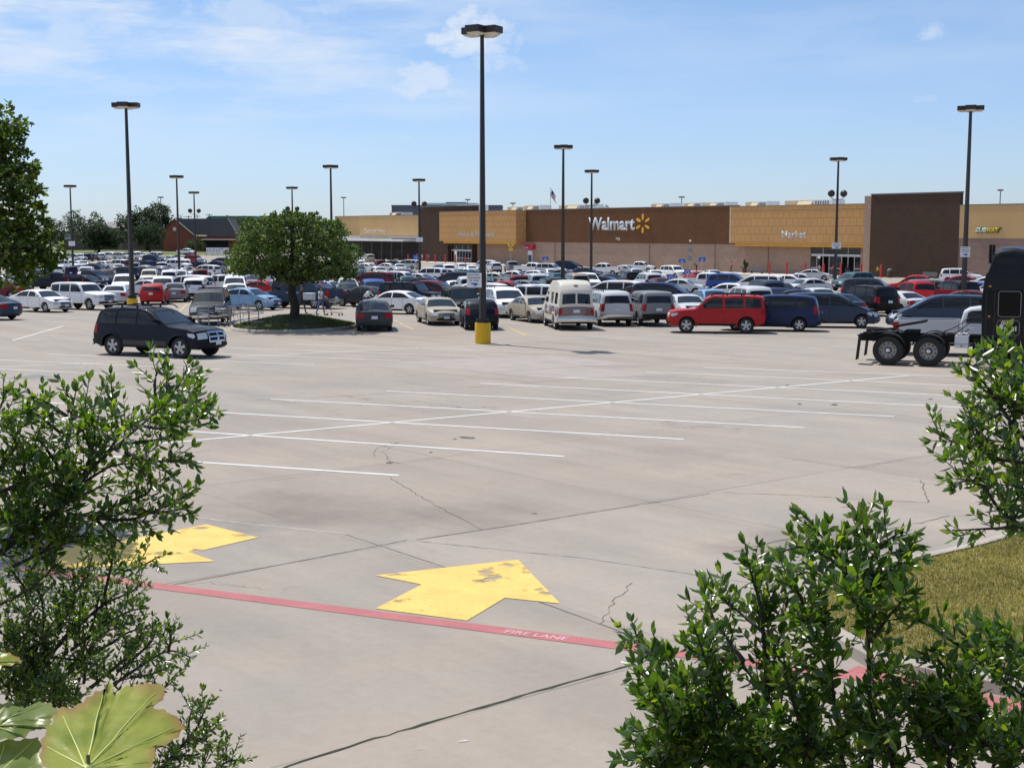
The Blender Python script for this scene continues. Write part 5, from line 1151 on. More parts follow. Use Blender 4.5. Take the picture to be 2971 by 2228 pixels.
 (4, 305, 212, 'minivan', 'champagne', 110, '', 'silver minivan parked by the garden canopy'), (4, 190, 292, 'sedan', 'white', 'F', '', None), (4, 455, 326, 'suv', 'maroon', 'B', '', None), (4, 630, 331, 'sedan', 'black', 'R', '', None), (4, 800, 326, 'minivan', 'silver', 'L', '', None), (4, 295, 371, 'sedan', 'white', 'R', '', None), (4, 530, 367, 'sedan', 'white', 'L', '', None), (4, 190, 402, 'sedan', 'teal', 'F', '', None), (4, 455, 413, 'sedan', 'silver', 'F', '', None), (4, 705, 376, 'sedan', 'silver', 'F', '', None), (4, 780, 441, 'sedan', 'purple', 'R', '', None), (4, 1335, 384, 'pickup', 'white', 'B', '', None), (4, 1210, 391, 'sedan', 'slate', 'F', '', None), (4, 1510, 371, 'sedan', 'silver', 'F', '', None), (4, 1620, 394, 'sedan', 'white', 'B', '', None), (4, 1780, 334, 'suv', 'white', 'L', '', None), (4, 1075, 435, 'suv', 'white', 'L', '', None), (4, 1370, 441, 'sedan', 'silver', 'R', '', None), (4, 1570, 431, 'sedan', 'white', 'R', '', None), (4, 735, 481, 'suv', 'white', 'R', '', None), (4, 350, 491, 'minivan', 'maroon', 'L', '', None), (4, 970, 496, 'sedan', 'silver', 'R', '', None), (4, 1400, 488, 'minivan', 'slate', 'L', '', None), (4, 1680, 464, 'suv', 'teal', 'R', '', None), (4, 800, 531, 'sedan', 'teal', 'B', '', None), (4, 1050, 545, 'sedan', 'navy', 'R', '', None), (4, 375, 591, 'suv', 'blue', 'F', '', None), (4, 1150, 598, 'minivan', 'maroon', 'R', '', None), (4, 880, 622, 'wagon', 'midnight', 'R', 'rack', 'long black SUV side on behind the white sedan'), (4, 1415, 590, 'sedan', 'white', 'B', '', None), (4, 1595, 555, 'pickup', 'silver', 'B', '', None), (4, 30, 562, 'sedan', 'silver', 'F', '', None), (4, 30, 640, 'sedan', 'darkgray', 'F', '', None), (4, 130, 470, 'sedan', 'black', 'F', '', None),
 (8, 780, 476, 'pickup', 'brightred', 'L', '', None), (8, 770, 549, 'pickup', 'red', 110, '', 'bright red pickup with dark rear window behind the silver coupe'), (8, 985, 536, 'suv', 'gray', 'R', '', None), (8, 1260, 396, 'suv', 'white', 'R', '', None), (8, 1300, 470, 'sedan', 'red', 'R', '', None), (8, 1170, 542, 'suv', 'black', 'B', '', None), (8, 1440, 546, 'sedan', 'blue', 'R', '', None), (8, 1390, 642, 'sedan', 'maroon', 'R', '', None), (8, 1620, 480, 'sedan', 'white', 'R', '', None), (8, 1700, 560, 'sedan', 'silver', 'F', '', None),
 (8, 1015, 708, 'minivan', 'slate', 168, '', 'slate blue minivan with gleaming headlamp behind the silver pickup bed'),
 (2, 1272, 177, 'pickup', 'white', 'R', '', 'white pickup standing on the grass beyond the last row'),
]
HERO = []
def store_front(x, y): return -(Vector((x, y, 0))-Vector((BM0.x, BM0.y, 0))).dot(INTO)
rows = []
for rg, zx, zy, kind, colr, hd_, opt, lab in LIST:
    ox, oy, sc_ = REG[rg]; px, py = ox+zx/sc_, oy+zy/sc_
    Hc = T[kind]['H']*(.94 if kind in ('suv', 'wagon', 'minivan', 'pickup', 'van') else .985)
    p = ground(px, py+1.0, Hc); y = p.y; x = p.x
    if 'y=' in opt: opt, q = opt.split(' y='); y = float(q); x = at_depth(px, 700, y).x
    if store_front(x, y) < 14 and px > 1000:
        for _ in range(200):
            x *= .995; y *= .995
            if store_front(x, y) >= 14: break
    if y > 372: x, y = x*372/y, 372
    a = radians(HEAD[hd_] if isinstance(hd_, str) else hd_)
    rows.append(dict(x=x, y=y, k=kind, c=colr, a=a, o=opt, l=lab, px=px))
rows.append(dict(x=17.75, y=49.35, k='pickup', c='silver', a=radians(339), o='chrome', l='silver pickup with big red tail lamp beside the black truck cab', px=2700, fix=True, sx=1.12))
# the dark blue family car driving in the open part of the lot
g = ground(468, 1031); rows.append(dict(x=g.x, y=g.y, k='tourer', c='midnight', a=radians(334), o='clad rack flare cross', sx=1.05, l='dark blue family SUV with chrome cross grille driving past the island', px=470, fix=True))
def discs(r):
    L, Wd = T[r['k']]['L'], T[r['k']]['W']; q = []
    for t in (-.36, -.12, .12, .36): q.append((r['x']+cos(r['a'])*L*t, r['y']+sin(r['a'])*L*t))
    return q, Wd*.5+.06
POST_XY = [(o.location.x, o.location.y) for o in COL.objects if o.parent is None and o.name.startswith('lamp_post')]
for it in range(140):
    moved = False; rows.sort(key=lambda r: r['y']); D_ = [discs(r) for r in rows]
    for i, r in enumerate(rows):
        hit = False
        for j in range(i):
            s_ = rows[j]
            if abs(s_['x']-r['x'])+abs(s_['y']-r['y']) > 11: continue
            rr = D_[i][1]+D_[j][1]
            if any((p[0]-q[0])**2+(p[1]-q[1])**2 < rr*rr for p in D_[i][0] for q in D_[j][0]): hit = True; break
        if not hit:
            for q in POST_XY:
                if any((p[0]-q[0])**2+(p[1]-q[1])**2 < (D_[i][1]+.45)**2 for p in D_[i][0]): hit = True; break
        if hit and not r.get('fix'):
            f = 1+.35/r['y']; r['x'] *= f; r['y'] *= f; moved = True
            if store_front(r['x'], r['y']) < 13 and r['px'] > 1000: r['drop'] = True
            D_[i] = discs(r)
    rows = [r for r in rows if not r.get('drop')]
    if not moved: break
# names by colour, kind, how it faces us and who stands next to it
def words(r): return f"{WORDS.get(r['c'], r['c'])} {KINDW[r['k']]}"
def view(r):
    d = atan2(-r['y'], -r['x']); q = abs((r['a']-d+pi) % (2*pi)-pi)
    return 'facing us' if q < radians(50) else ('tail towards us' if q > radians(130) else 'seen side on')
used = {r['l'] for r in rows if r['l']}
LAND = [('the garden canopy', 1110, 275), ('the market entrance', 2430, 195), ('the home entrance', 1350, 270), ('the brick gabled building', 590, 330), ('the round island tree', 850, 82), ('the big brown tower', 2650, 185), ('the camper van', 1640, 92), ('the far grass strip', 300, 340), ('the red awning', 1540, 240), ('the flagpole', 1597, 245), ('the tall lamp post', 1398, 75), ('the floodlit lamp post', 2433, 140)]
LAND = [(a, Vector((at_depth(px, 700, y).x, y, 0))) for a, px, y in LAND]
def landmark(r): return min(LAND, key=lambda t: (t[1]-Vector((r['x'], r['y'], 0))).length)[0]
for r in rows:
    if r['l']: continue
    if 'two' in r['o']: r['l'] = 'cream and brown high roofed camper van tail towards us'; used.add(r['l']); continue
    nb = sorted((s for s in rows if s is not r), key=lambda s: (s['x']-r['x'])**2+(s['y']-r['y'])**2)[:5]
    N_ = [words(q) for q in nb]; lm = landmark(r)
    art = lambda w: w
    cands = [f"{words(r)} {view(r)} near {lm}", f"{words(r)} {view(r)} beside a {N_[0]}", f"{words(r)} {view(r)} between a {N_[0]} and a {N_[1]}", f"{words(r)} {view(r)} beside a {N_[0]} near {lm}", f"{words(r)} {view(r)} between a {N_[0]} and a {N_[2]}", f"{words(r)} {view(r)} beside a {N_[1]} and a {N_[3]}", f"{words(r)} {view(r)} by a {N_[2]} and a {N_[4]}"]
    cands = [c for c in cands if len(c.split()) <= 16]
    same = [c for c in cands if c not in used]
    r['cand'] = same or [cands[-1]]
    r['l'] = None
for lvl in range(7):          # the shortest wording that nobody else could claim
    for r in rows:
        if r['l'] or lvl >= len(r['cand']): continue
        c = r['cand'][lvl]
        if c not in used and not any(q is not r and q.get('cand') and c in q['cand'] for q in rows): r['l'] = c; used.add(c)
for r in rows:
    if not r['l']:
        c = next((c for c in r['cand'][::-1] if c not in used), None); r['l'] = c or r['cand'][-1]+' farther back'; used.add(r['l'])
rn = random.Random(12)
for r in rows:
    near = r['y'] < 155
    f = r.get('sx', rn.uniform(.97, 1.03))
    car(r['x'], r['y'], r['k'], r['c'], math.degrees(r['a']), near, r['o'] if near or not r['o'] else r['o'], r['l'], (f, 1, rn.uniform(.98, 1.02)))
print('CARS', len(rows), 'near', sum(r['y'] < 155 for r in rows))
# ------------------------------------------------------------------ plants
def leaf_material(name, c1, c2, c3, rough=.32, trans=.30, spec=.5, tcol=None):
    m, n, l, b = nodemat(name); S(b, rough=rough, spec=spec)
    g = n.new('ShaderNodeNewGeometry'); r = n.new('ShaderNodeValToRGB'); l.new(g.outputs['Random Per Island'], r.inputs[0])
    e = r.color_ramp.elements; e[0].color = (*c1, 1); e[1].color = (*c3, 1); e[1].position = 1.0; q = e.new(.6); q.color = (*c2, 1)
    l.new(r.outputs[0], b.inputs['Base Color'])
    out = n['Material Output']; tl = n.new('ShaderNodeBsdfTranslucent'); mx = n.new('ShaderNodeMixShader'); mx.inputs[0].default_value = trans
    sc = n.new('ShaderNodeMixRGB'); sc.blend_type = 'MULTIPLY'; sc.inputs[0].default_value = 1; l.new(r.outputs[0], sc.inputs[1]); sc.inputs[2].default_value = (*(tcol or (1.7, 2.0, .7)), 1); l.new(sc.outputs[0], tl.inputs[0])
    l.new(b.outputs[0], mx.inputs[1]); l.new(tl.outputs[0], mx.inputs[2]); l.new(mx.outputs[0], out.inputs[0])
    return m
YAUPON = leaf_material('yaupon_leaf', (.036, .076, .012), (.066, .125, .020), (.21, .26, .045), .30, .42, .85, (2.3, 2.5, .6))
YAUP2 = leaf_material('yaupon_leaf_small', (.042, .084, .014), (.078, .140, .024), (.20, .26, .05), .30, .40, .8, (2.3, 2.4, .6))
BARK = mat('grey_bark', (.055, .045, .038), .9, .35, 40, coords='Object'); BARK2 = mat('dark_bark', (.035, .027, .022), .95, .4, 12, coords='Object', bump=.6, bscale=25)
OAK = leaf_material('oak_leaf', (.028, .055, .010), (.055, .095, .016), (.19, .23, .03), .35, .42)
ISLT = leaf_material('island_tree_leaf', (.030, .060, .012), (.065, .105, .020), (.14, .18, .04), .5, .36)
FART = [leaf_material('far_leaf', (.016, .035, .014), (.030, .055, .020), (.060, .085, .028), .6, .2), leaf_material('far_leaf_pale', (.03, .05, .02), (.05, .08, .03), (.09, .12, .04), .6, .2)]
def leaf_mesh(name, L, m, fold=.13):
    """L: list of (base, direction, side, length, width): folded pointed leaves"""
    V, FC = [], []
    for b_, d, s, ln, w in L:
        nrm = d.cross(s); i = len(V); f = w*fold
        V.append(b_)
        for t, q in ((.22, .80), (.62, 1.0)):
            c = b_+d*ln*t; V += [c-s*w*q/2+nrm*f, c-nrm*f*.3, c+s*w*q/2+nrm*f]
        V.append(b_+d*ln-nrm*w*.05)
        FC += [(i, i+2, i+1), (i, i+3, i+2), (i+1, i+2, i+5, i+4), (i+2, i+3, i+6, i+5), (i+4, i+5, i+7), (i+5, i+6, i+7)]
    me = bpy.data.meshes.new(name); me.from_pydata([tuple(v) for v in V], [], FC); me.materials.append(m)
    for p in me.polygons: p.use_smooth = True
    return me
def spline(P, per=8):
    out = []
    for i in range(len(P)-1):
        a, b_, c, d = P[max(i-1, 0)], P[i], P[i+1], P[min(i+2, len(P)-1)]
        for k in range(per):
            t = k/per; out.append(.5*((2*b_)+(c-a)*t+(2*a-5*b_+4*c-d)*t*t+(3*b_-a-3*c+d)*t**3))
    out.append(P[-1]); return out
def rvec(rn): 
    while True:
        v = Vector((rn.uniform(-1, 1), rn.uniform(-1, 1), rn.uniform(-1, 1)))
        if .05 < v.length < 1: return v.normalized()
def shrub(name, label, branches, conv, depth, leaf, m, seed, root, r0=.006, twig=(.035, .11), gap=.012, spread=.35, leafgap=.0085, berries=False, fill=()):
    """branches: lists of points (photo pixels through conv); each becomes a woody branch that carries leafy twigs"""
    rn = random.Random(seed); e = empty(name, root, 0, False, label, 'shrub', 'yaupon shrubs in the foreground')
    wood = bmesh.new(); LV = []; BR = []; branches = list(branches)
    for x0, y0, x1, y1, k, ln in fill:      # more shoots inside the mass
        for _ in range(k):
            x, y = rn.uniform(x0, x1), rn.uniform(y0, y1); a = rn.uniform(-2.4, -.75); b1 = (x+cos(a)*ln*.5+rn.uniform(-20, 20), y+sin(a)*ln*.5)
            branches.append([(x, y), b1, (x+cos(a)*ln+rn.uniform(-40, 40), y+sin(a)*ln)])
    def put(base, d, scl=1.0):
        d = (d+rvec(rn)*.35).normalized(); up = Vector((0, -.15, 1)); s = d.cross((up+rvec(rn)*.75).normalized())
        if s.length < .1: return
        s.normalize(); ln = leaf*rn.choice((.5, .7, .85, .95, 1.0, 1.1, 1.2))*rn.uniform(.9, 1.1)*scl; LV.append((base, d, s, ln, ln*rn.uniform(.35, .46)))
    for bi, br in enumerate(branches):
        dz = rn.uniform(-spread, spread)*.5
        P = []
        for i, p in enumerate(br):
            x, y = conv(p); P.append(at_depth(x, y, depth+dz*(i/(len(br)-1)) + rn.uniform(-.02, .02)))
        P = spline(P, 8); tot = sum((a-b_).length for a, b_ in zip(P, P[1:]))
        rr = [lerp(r0*(.55+min(tot, .6)), .0014, (i/(len(P)-1))**.8) for i in range(len(P))]
        tube(wood, P, rr, 5); acc = rn.uniform(0, gap); run = 0
        for a, b_ in zip(P, P[1:]):
            seg = (b_-a).length; tg = (b_-a).normalized()
            while acc < seg:
                pos = a+tg*acc; frac = (run+acc)/tot; acc += gap*rn.uniform(.6, 1.4)
                if frac < .06 and rn.random() < .4: continue
                az_ = rvec(rn); sd = tg.cross(az_).normalized()
                d = (tg*rn.uniform(.35, .95)+sd*rn.uniform(.5, 1.0)+Vector((0, 0, .22))).normalized()
                ln = rn.uniform(*twig)*(1.05-.55*frac)
                Q = [pos]; dd = d.copy(); k = max(2, int(ln/.016))
                for _ in range(k): dd = (dd+rvec(rn)*.16+Vector((0, 0, .07))).normalized(); Q.append(Q[-1]+dd*ln/k)
                tube(wood, Q, [.0012]*(len(Q)-1)+[.0006], 3, 0, False)
                t = .25*leafgap; ph = rn.uniform(0, 6.28); L_ = ln
                while t < L_:
                    i = min(int(t/L_*k), k-1); q = Q[i].lerp(Q[i+1], t/L_*k-i); td = (Q[i+1]-Q[i]).normalized()
                    ph += 2.4; u = td.orthogonal().normalized(); v = td.cross(u)
                    put(q, td*.75+(u*cos(ph)+v*sin(ph))*.9); t += leafgap*rn.uniform(.7, 1.3)
                    if berries and rn.random() < .03: BR.append(q+rvec(rn)*.004)
                for _ in range(3): put(Q[-1], dd+rvec(rn)*.5, .85)
            acc -= seg; run += seg
        for _ in range(5): put(P[-1], (P[-1]-P[-2]).normalized()+rvec(rn)*.5)
    # stems down to the root on the bank
    rpx = CX+root[0]/root[1]*F
    lows = [i for i in range(len(branches)) if (conv(branches[i][0])[1] > 2235 if 0 < rpx < 2971 else not (-10 < conv(branches[i][0])[0] < 2981))][:7]
    for i in lows:
        x, y = conv(branches[i][0]); p = at_depth(x, y, depth); tube(wood, spline([Vector(root)+Vector((rn.uniform(-.03, .03), 0, 0)), Vector(root).lerp(p, .5)+Vector((0, -.03, .08)), p], 6), [.010]*6+[.008]*6+[.005], 6)
    obj('branches', wood, BARK, e, 60).matrix_parent_inverse = e.matrix_world.inverted()
    f = link('foliage', leaf_mesh('foliage', LV, m), e); f.matrix_parent_inverse = e.matrix_world.inverted()
    if BR:
        bm = bmesh.new()
        for q in BR[:160]: bmesh.ops.create_icosphere(bm, subdivisions=1, radius=.0034, matrix=Matrix.Translation(q))
        bm.verts.ensure_lookup_table(); o = obj('berries', bm, mat('green_berry', (.11, .13, .03), .35), e, 60); o.matrix_parent_inverse = e.matrix_world.inverted(); o['kind'] = 'stuff'
    print(name, 'leaves', len(LV)); return e
bpy.context.view_layer.update()
Z6 = lambda p: (1700+p[0]/1.7404, 1400+p[1]/1.7404)
Z7 = lambda p: (2200+p[0]/2.5525, 950+p[1]/2.5525)
Z4 = lambda p: (p[0]/2.552, 1000+p[1]/2.552)
Z5 = lambda p: (p[0]/2.641, 1600+p[1]/2.641)
right_b = [[(1440, 1480), (1432, 1000), (1420, 600), (1412, 340), (1396, 165)], [(1400, 620), (1300, 450), (1235, 340), (1158, 225)], [(920, 1100), (885, 650), (835, 470), (825, 410)], [(700, 1060), (420, 930), (290, 840), (215, 760)], [(800, 900), (640, 680), (600, 540)], [(620, 1420), (430, 1340), (230, 1300)], [(700, 1180), (450, 1080), (270, 960)],
 [(1840, 1440), (1720, 1250), (1600, 1080), (1530, 960)], [(1830, 1400), (1900, 1200), (1950, 1060)], [(1440, 800), (1540, 660), (1630, 570)], [(1430, 560), (1500, 480), (1590, 395)], [(1425, 400), (1500, 310), (1580, 255)], [(2260, 1020), (1900, 830), (1720, 710), (1640, 690)], [(2260, 930), (2140, 770)], [(2000, 1330), (2230, 1160)], [(1150, 1460), (1060, 1150), (1010, 980), (1000, 880)], [(720, 1460), (660, 1200), (640, 1050)], [(430, 1440), (410, 1200), (350, 1040)],
 [(1180, 1000), (1230, 900), (1215, 830)], [(900, 760), (760, 640), (720, 590)], [(1140, 760), (1090, 600), (1060, 530)], [(1300, 720), (1140, 700), (1080, 690)], [(1320, 440), (1120, 330), (980, 350)], [(1240, 480), (1050, 440), (1010, 400)], [(1410, 480), (1480, 560)], [(1000, 1200), (850, 1000), (760, 860)], [(1300, 1450), (1270, 1200), (1240, 960)], [(950, 1440), (800, 1300), (640, 1280)], [(560, 1460), (350, 1400), (270, 1380)], [(1600, 1460), (1480, 1250), (1420, 1050)],
 [(1960, 1150), (1840, 980), (1760, 860)], [(2250, 1100), (2080, 980), (1960, 880)], [(2260, 830), (2120, 830), (1990, 800)], [(2050, 1460), (2090, 1350), (2210, 1300)], [(1880, 1460), (1930, 1370), (2000, 1310)], [(800, 1200), (640, 980), (560, 760)], [(870, 940), (990, 760), (960, 640)], [(1130, 1250), (1190, 1080)], [(500, 1260), (380, 1180), (300, 1130)], [(1420, 700), (1330, 560)], [(1760, 1280), (1820, 1130), (1860, 1060)], [(2250, 1450), (2150, 1340), (2050, 1290)]]
shrub('yaupon_shrub', 'glossy dark green yaupon shrub before the kerbed lawn corner', right_b, Z6, 2.35, .0285, YAUPON, 11, (.62, 2.0, 2.35), berries=True, gap=.0142, leafgap=.0078, fill=[(360, 1240, 1400, 1440, 9, 230), (330, 1440, 2230, 1600, 19, 240), (1600, 1200, 2230, 1440, 5, 220)])
right_u = [[(2100, 1560), (1850, 1400), (1750, 1300), (1640, 1110), (1540, 1000), (1400, 975)], [(1960, 1480), (1700, 1490), (1430, 1505)], [(2100, 1020), (1800, 980), (1650, 920), (1450, 850), (1310, 780)], [(2100, 980), (1890, 720), (1700, 450), (1600, 330), (1510, 255)], [(1800, 580), (1755, 330), (1715, 160)], [(1900, 740), (1900, 400), (1885, 190)], [(2060, 800), (1970, 500), (1960, 320)], [(1790, 640), (1640, 700), (1560, 720)], [(1720, 940), (1620, 770), (1500, 700)], [(2060, 1400), (1960, 1200), (1820, 1000)], [(1700, 1220), (1580, 1130), (1440, 1170)], [(1900, 1440), (1850, 1250), (1780, 1190)], [(1960, 640), (1800, 520), (1650, 520)], [(2050, 560), (2010, 380)], [(1960, 900), (1750, 790), (1640, 690)], [(2080, 1250), (1940, 1080), (1880, 900)]]
shrub('yaupon_shrub', 'glossy green yaupon branches reaching in beside the black truck cab', right_u, Z7, 2.6, .0265, YAUPON, 12, (1.45, 2.3, 2.35), berries=True, gap=.0165, leafgap=.0085)
left_b = [[(-120, 1640), (250, 1350), (450, 1200), (700, 900), (900, 720), (1100, 550), (1220, 440)], [(430, 1100), (480, 780), (520, 560), (560, 350)], [(1150, 510), (1150, 250), (1200, 170)], [(1220, 440), (1300, 330), (1385, 235)], [(1180, 540), (1400, 560), (1500, 540)], [(1240, 450), (1380, 430), (1500, 430)], [(900, 730), (1200, 700), (1335, 655)], [(930, 800), (1150, 860), (1380, 850)], [(870, 710), (845, 480), (795, 350)], [(470, 670), (330, 560), (225, 480)], [(500, 530), (350, 430), (270, 395)], [(430, 900), (310, 730), (245, 700)], [(330, 960), (200, 830), (165, 825)], [(690, 1280), (980, 1290), (1250, 1180), (1400, 1110)], [(860, 1190), (1090, 1100), (1115, 990)], [(500, 1250), (800, 1270), (1000, 1210)], [(720, 1300), (840, 1420), (905, 1475)], [(-60, 1120), (200, 1000), (300, 960)], [(-60, 1300), (300, 1150), (520, 1060)], [(-60, 980), (90, 800), (140, 700)], [(-60, 1450), (350, 1430), (740, 1410)], [(100, 1640), (400, 1500), (620, 1440)], [(560, 1080), (640, 900), (700, 700), (680, 560)], [(620, 1020), (820, 900), (1000, 880)], [(520, 560), (640, 480), (740, 430)], [(700, 880), (640, 700), (600, 620)], [(380, 1240), (600, 1120), (800, 1020)], [(-80, 900), (-20, 560), (40, 350)], [(-60, 640), (20, 560), (90, 540)], [(280, 1320), (560, 1320), (760, 1280)], [(0, 1560), (180, 1240), (250, 1060)], [(760, 860), (900, 640), (960, 560)], [(1050, 600), (1180, 620), (1290, 600)], [(960, 1250), (1180, 1240), (1380, 1210)], [(330, 1330), (480, 1180), (520, 1020)]]
shrub('yaupon_shrub', 'tall yaupon shrub with arching branches over the shaded yellow arrow', left_b, Z4, 2.75, .0235, YAUPON, 13, (-1.40, 2.2, 2.35), gap=.0158, leafgap=.0080, fill=[(-40, 1050, 420, 1640, 9, 230)])
left_l = [[(150, 1100), (500, 650), (600, 560), (650, 300), (690, 100), (715, 10)], [(600, 570), (800, 400), (1000, 310), (1105, 225)], [(780, 420), (830, 200), (860, 60), (850, -70)], [(880, 170), (1080, 110), (1205, 45)], [(550, 750), (900, 500), (1075, 435)], [(500, 900), (850, 700), (1000, 610), (1160, 585)], [(780, 1080), (1100, 860), (1300, 760), (1460, 810)], [(1290, 770), (1310, 660), (1300, 605)], [(700, 1040), (1000, 780), (1070, 660)], [(300, 930), (100, 700), (-20, 600)], [(100, 1080), (300, 700), (330, 450), (260, 200)], [(-40, 420), (200, 300), (440, 100)], [(-40, 870), (300, 800), (680, 850), (800, 920)], [(1200, 1700), (1380, 1500), (1500, 1360), (1560, 1230), (1605, 1140)], [(1440, 1430), (1450, 1290), (1475, 1195)], [(1460, 1420), (1560, 1440), (1600, 1475)], [(1150, 1720), (1330, 1580), (1480, 1560)], [(1540, 1720), (1575, 1540)], [(1640, 1720), (1720, 1620), (1850, 1585)], [(850, 1090), (1180, 1070), (1320, 1000)], [(900, 920), (1150, 700), (1180, 590)], [(400, 640), (560, 400), (560, 200)], [(430, 420), (620, 260), (640, 150)], [(600, 900), (760, 650), (960, 560)], [(-40, 1080), (200, 900), (420, 880)], [(300, 560), (120, 420), (40, 280)], [(760, 560), (960, 400), (1060, 330)], [(1000, 960), (1150, 940), (1300, 880)], [(1660, 1720), (1690, 1600)], [(400, 1080), (620, 800), (700, 620)], [(200, 760), (450, 560), (480, 380)]]
shrub('yaupon_shrub', 'small leaved yaupon shrub hanging over the red line beside the big vine leaf', left_l, Z5, 2.85, .0165, YAUP2, 14, (-1.15, 2.5, 2.35), gap=.0118, twig=(.03, .095), leafgap=.0064, fill=[(-40, 300, 700, 1000, 11, 240), (-40, 950, 900, 1320, 18, 230)])
# broad vine leaves close to the lens
def vine_material(name, c1, c2, edge):
    m, n, l, b = nodemat(name); S(b, rough=.34, spec=.5)
    tc = n.new('ShaderNodeTexCoord'); t = n.new('ShaderNodeTexNoise'); t.inputs['Scale'].default_value = 26; t.inputs['Detail'].default_value = 6; l.new(tc.outputs['Object'], t.inputs['Vector'])
    r = n.new('ShaderNodeValToRGB'); l.new(t.outputs[0], r.inputs[0]); e = r.color_ramp.elements; e[0].position = .33; e[1].position = .68; e[0].color = (*c1, 1); e[1].color = (*c2, 1)
    at = n.new('ShaderNodeAttribute'); at.attribute_name = 'edge'; mx0 = n.new('ShaderNodeMixRGB'); l.new(at.outputs['Fac'], mx0.inputs[0]); l.new(r.outputs[0], mx0.inputs[1]); mx0.inputs[2].default_value = (*edge, 1)
    l.new(mx0.outputs[0], b.inputs['Base Color'])
    t2 = n.new('ShaderNodeTexVoronoi'); t2.inputs['Scale'].default_value = 95; l.new(tc.outputs['Object'], t2.inputs['Vector']); bp = n.new('ShaderNodeBump'); bp.inputs['Strength'].default_value = .16; bp.inputs['Distance'].default_value = .002; l.new(t2.outputs['Distance'], bp.inputs['Height']); l.new(bp.outputs[0], b.inputs['Normal'])
    out = n['Material Output']; tl = n.new('ShaderNodeBsdfTranslucent'); mx = n.new('ShaderNodeMixShader'); mx.inputs[0].default_value = .5; br_ = n.new('ShaderNodeMixRGB'); br_.blend_type = 'MULTIPLY'; br_.inputs[0].default_value = 1; l.new(mx0.outputs[0], br_.inputs[1]); br_.inputs[2].default_value = (1.7, 1.75, 1.3, 1); l.new(br_.outputs[0], tl.inputs[0]); l.new(b.outputs[0], mx.inputs[1]); l.new(tl.outputs[0], mx.inputs[2]); l.new(mx.outputs[0], out.inputs[0])
    return m
VINE = vine_material('vine_leaf_yellowing', (.24, .32, .035), (.44, .47, .08), (.42, .24, .08)); VINEG = vine_material('vine_leaf_green', (.16, .24, .05), (.26, .33, .10), (.28, .28, .08)); VEIN = mat('leaf_vein', (.50, .55, .16), .5)
vine_pos = (-.46, 1.05, 2.36)
vine = empty('vine_plant', vine_pos, 0, False, 'vine with broad lobed yellow green leaves in the near corner', 'vine')
vinv = vine.matrix_world.inverted()
def vine_leaf(outline, basept, tips, depth, tilt, m, seed, conv=Z5):
    rn = random.Random(seed); bpx = conv(basept); O = [conv(p) for p in outline]
    # a leaf plane that leans away from the lens, then gets its own bulges
    def at(px, py):
        dy = (py-bpx[1]); dx = (px-bpx[0]); return at_depth(px, py, depth-tilt*dy/400+.03*dx/400)
    bm = bmesh.new(); lay = None; V = {}
    O2 = []
    for a, c in zip(O, O[1:]+O[:1]):
        ln = sqrt((c[0]-a[0])**2+(c[1]-a[1])**2); K = max(3, int(ln/14)); nx, ny = (c[1]-a[1])/max(ln, 1), -(c[0]-a[0])/max(ln, 1)
        for k in range(K):     # toothed margin
            jag = rn.uniform(3, 8)*(1 if k % 2 else -.4); O2.append((lerp(a[0], c[0], k/K)+nx*jag, lerp(a[1], c[1], k/K)+ny*jag))
    R = 9; rows = []; edge = bm.verts.layers.float.new('edge')
    tp = [conv(t) for t in tips]
    for i in range(R+1):
        t = i/R; row = []
        for (x, y) in O2:
            px, py = lerp(bpx[0], x, t), lerp(bpx[1], y, t); p = at(px, py)
            dv = min(abs((px-bpx[0])*(q[1]-bpx[1])-(py-bpx[1])*(q[0]-bpx[0]))/max(1, sqrt((q[0]-bpx[0])**2+(q[1]-bpx[1])**2)) for q in tp)
            bul = min(dv, 60)/60*.0045*(1-t*.5)+.0022*noise.noise(Vector((px*.035, py*.035, seed+4)))+.004*noise.noise(Vector((px*.014, py*.014, seed)))+.010*t*t*noise.noise(Vector((px*.006, py*.006, seed+9)))
            v = bm.verts.new(p+Vector((0, -bul, bul*.6))); v[edge] = max(0, (t-.82)/.18)*max(0, min(1, .5+1.6*noise.noise(Vector((px*.01, py*.01, seed+3))))); row.append(v)
        rows.append(row)
    N = len(O2)
    for a, c in zip(rows, rows[1:]):
        for k in range(N): bm.faces.new((a[k-1], a[k], c[k], c[k-1]))
    bmesh.ops.remove_doubles(bm, verts=rows[0], dist=1e-5)
    lf = obj('leaf', bm, m, vine, 180); lf.matrix_parent_inverse = vinv
    bm = bmesh.new()
    for q in tp:
        P = []
        for i in range(9):
            t = i/8*.93; px, py = lerp(bpx[0], q[0], t), lerp(bpx[1], q[1], t); p = at(px, py)
            bul = .004*noise.noise(Vector((px*.014, py*.014, seed)))+.010*t*t*noise.noise(Vector((px*.006, py*.006, seed+9))); P.append(p+Vector((0, -bul-.0008, bul*.6+.0005)))
        tube(bm, P, [lerp(.0011, .0003, i/8) for i in range(9)], 5)
    o = obj('veins', bm, VEIN, lf, 60); return at(*bpx)
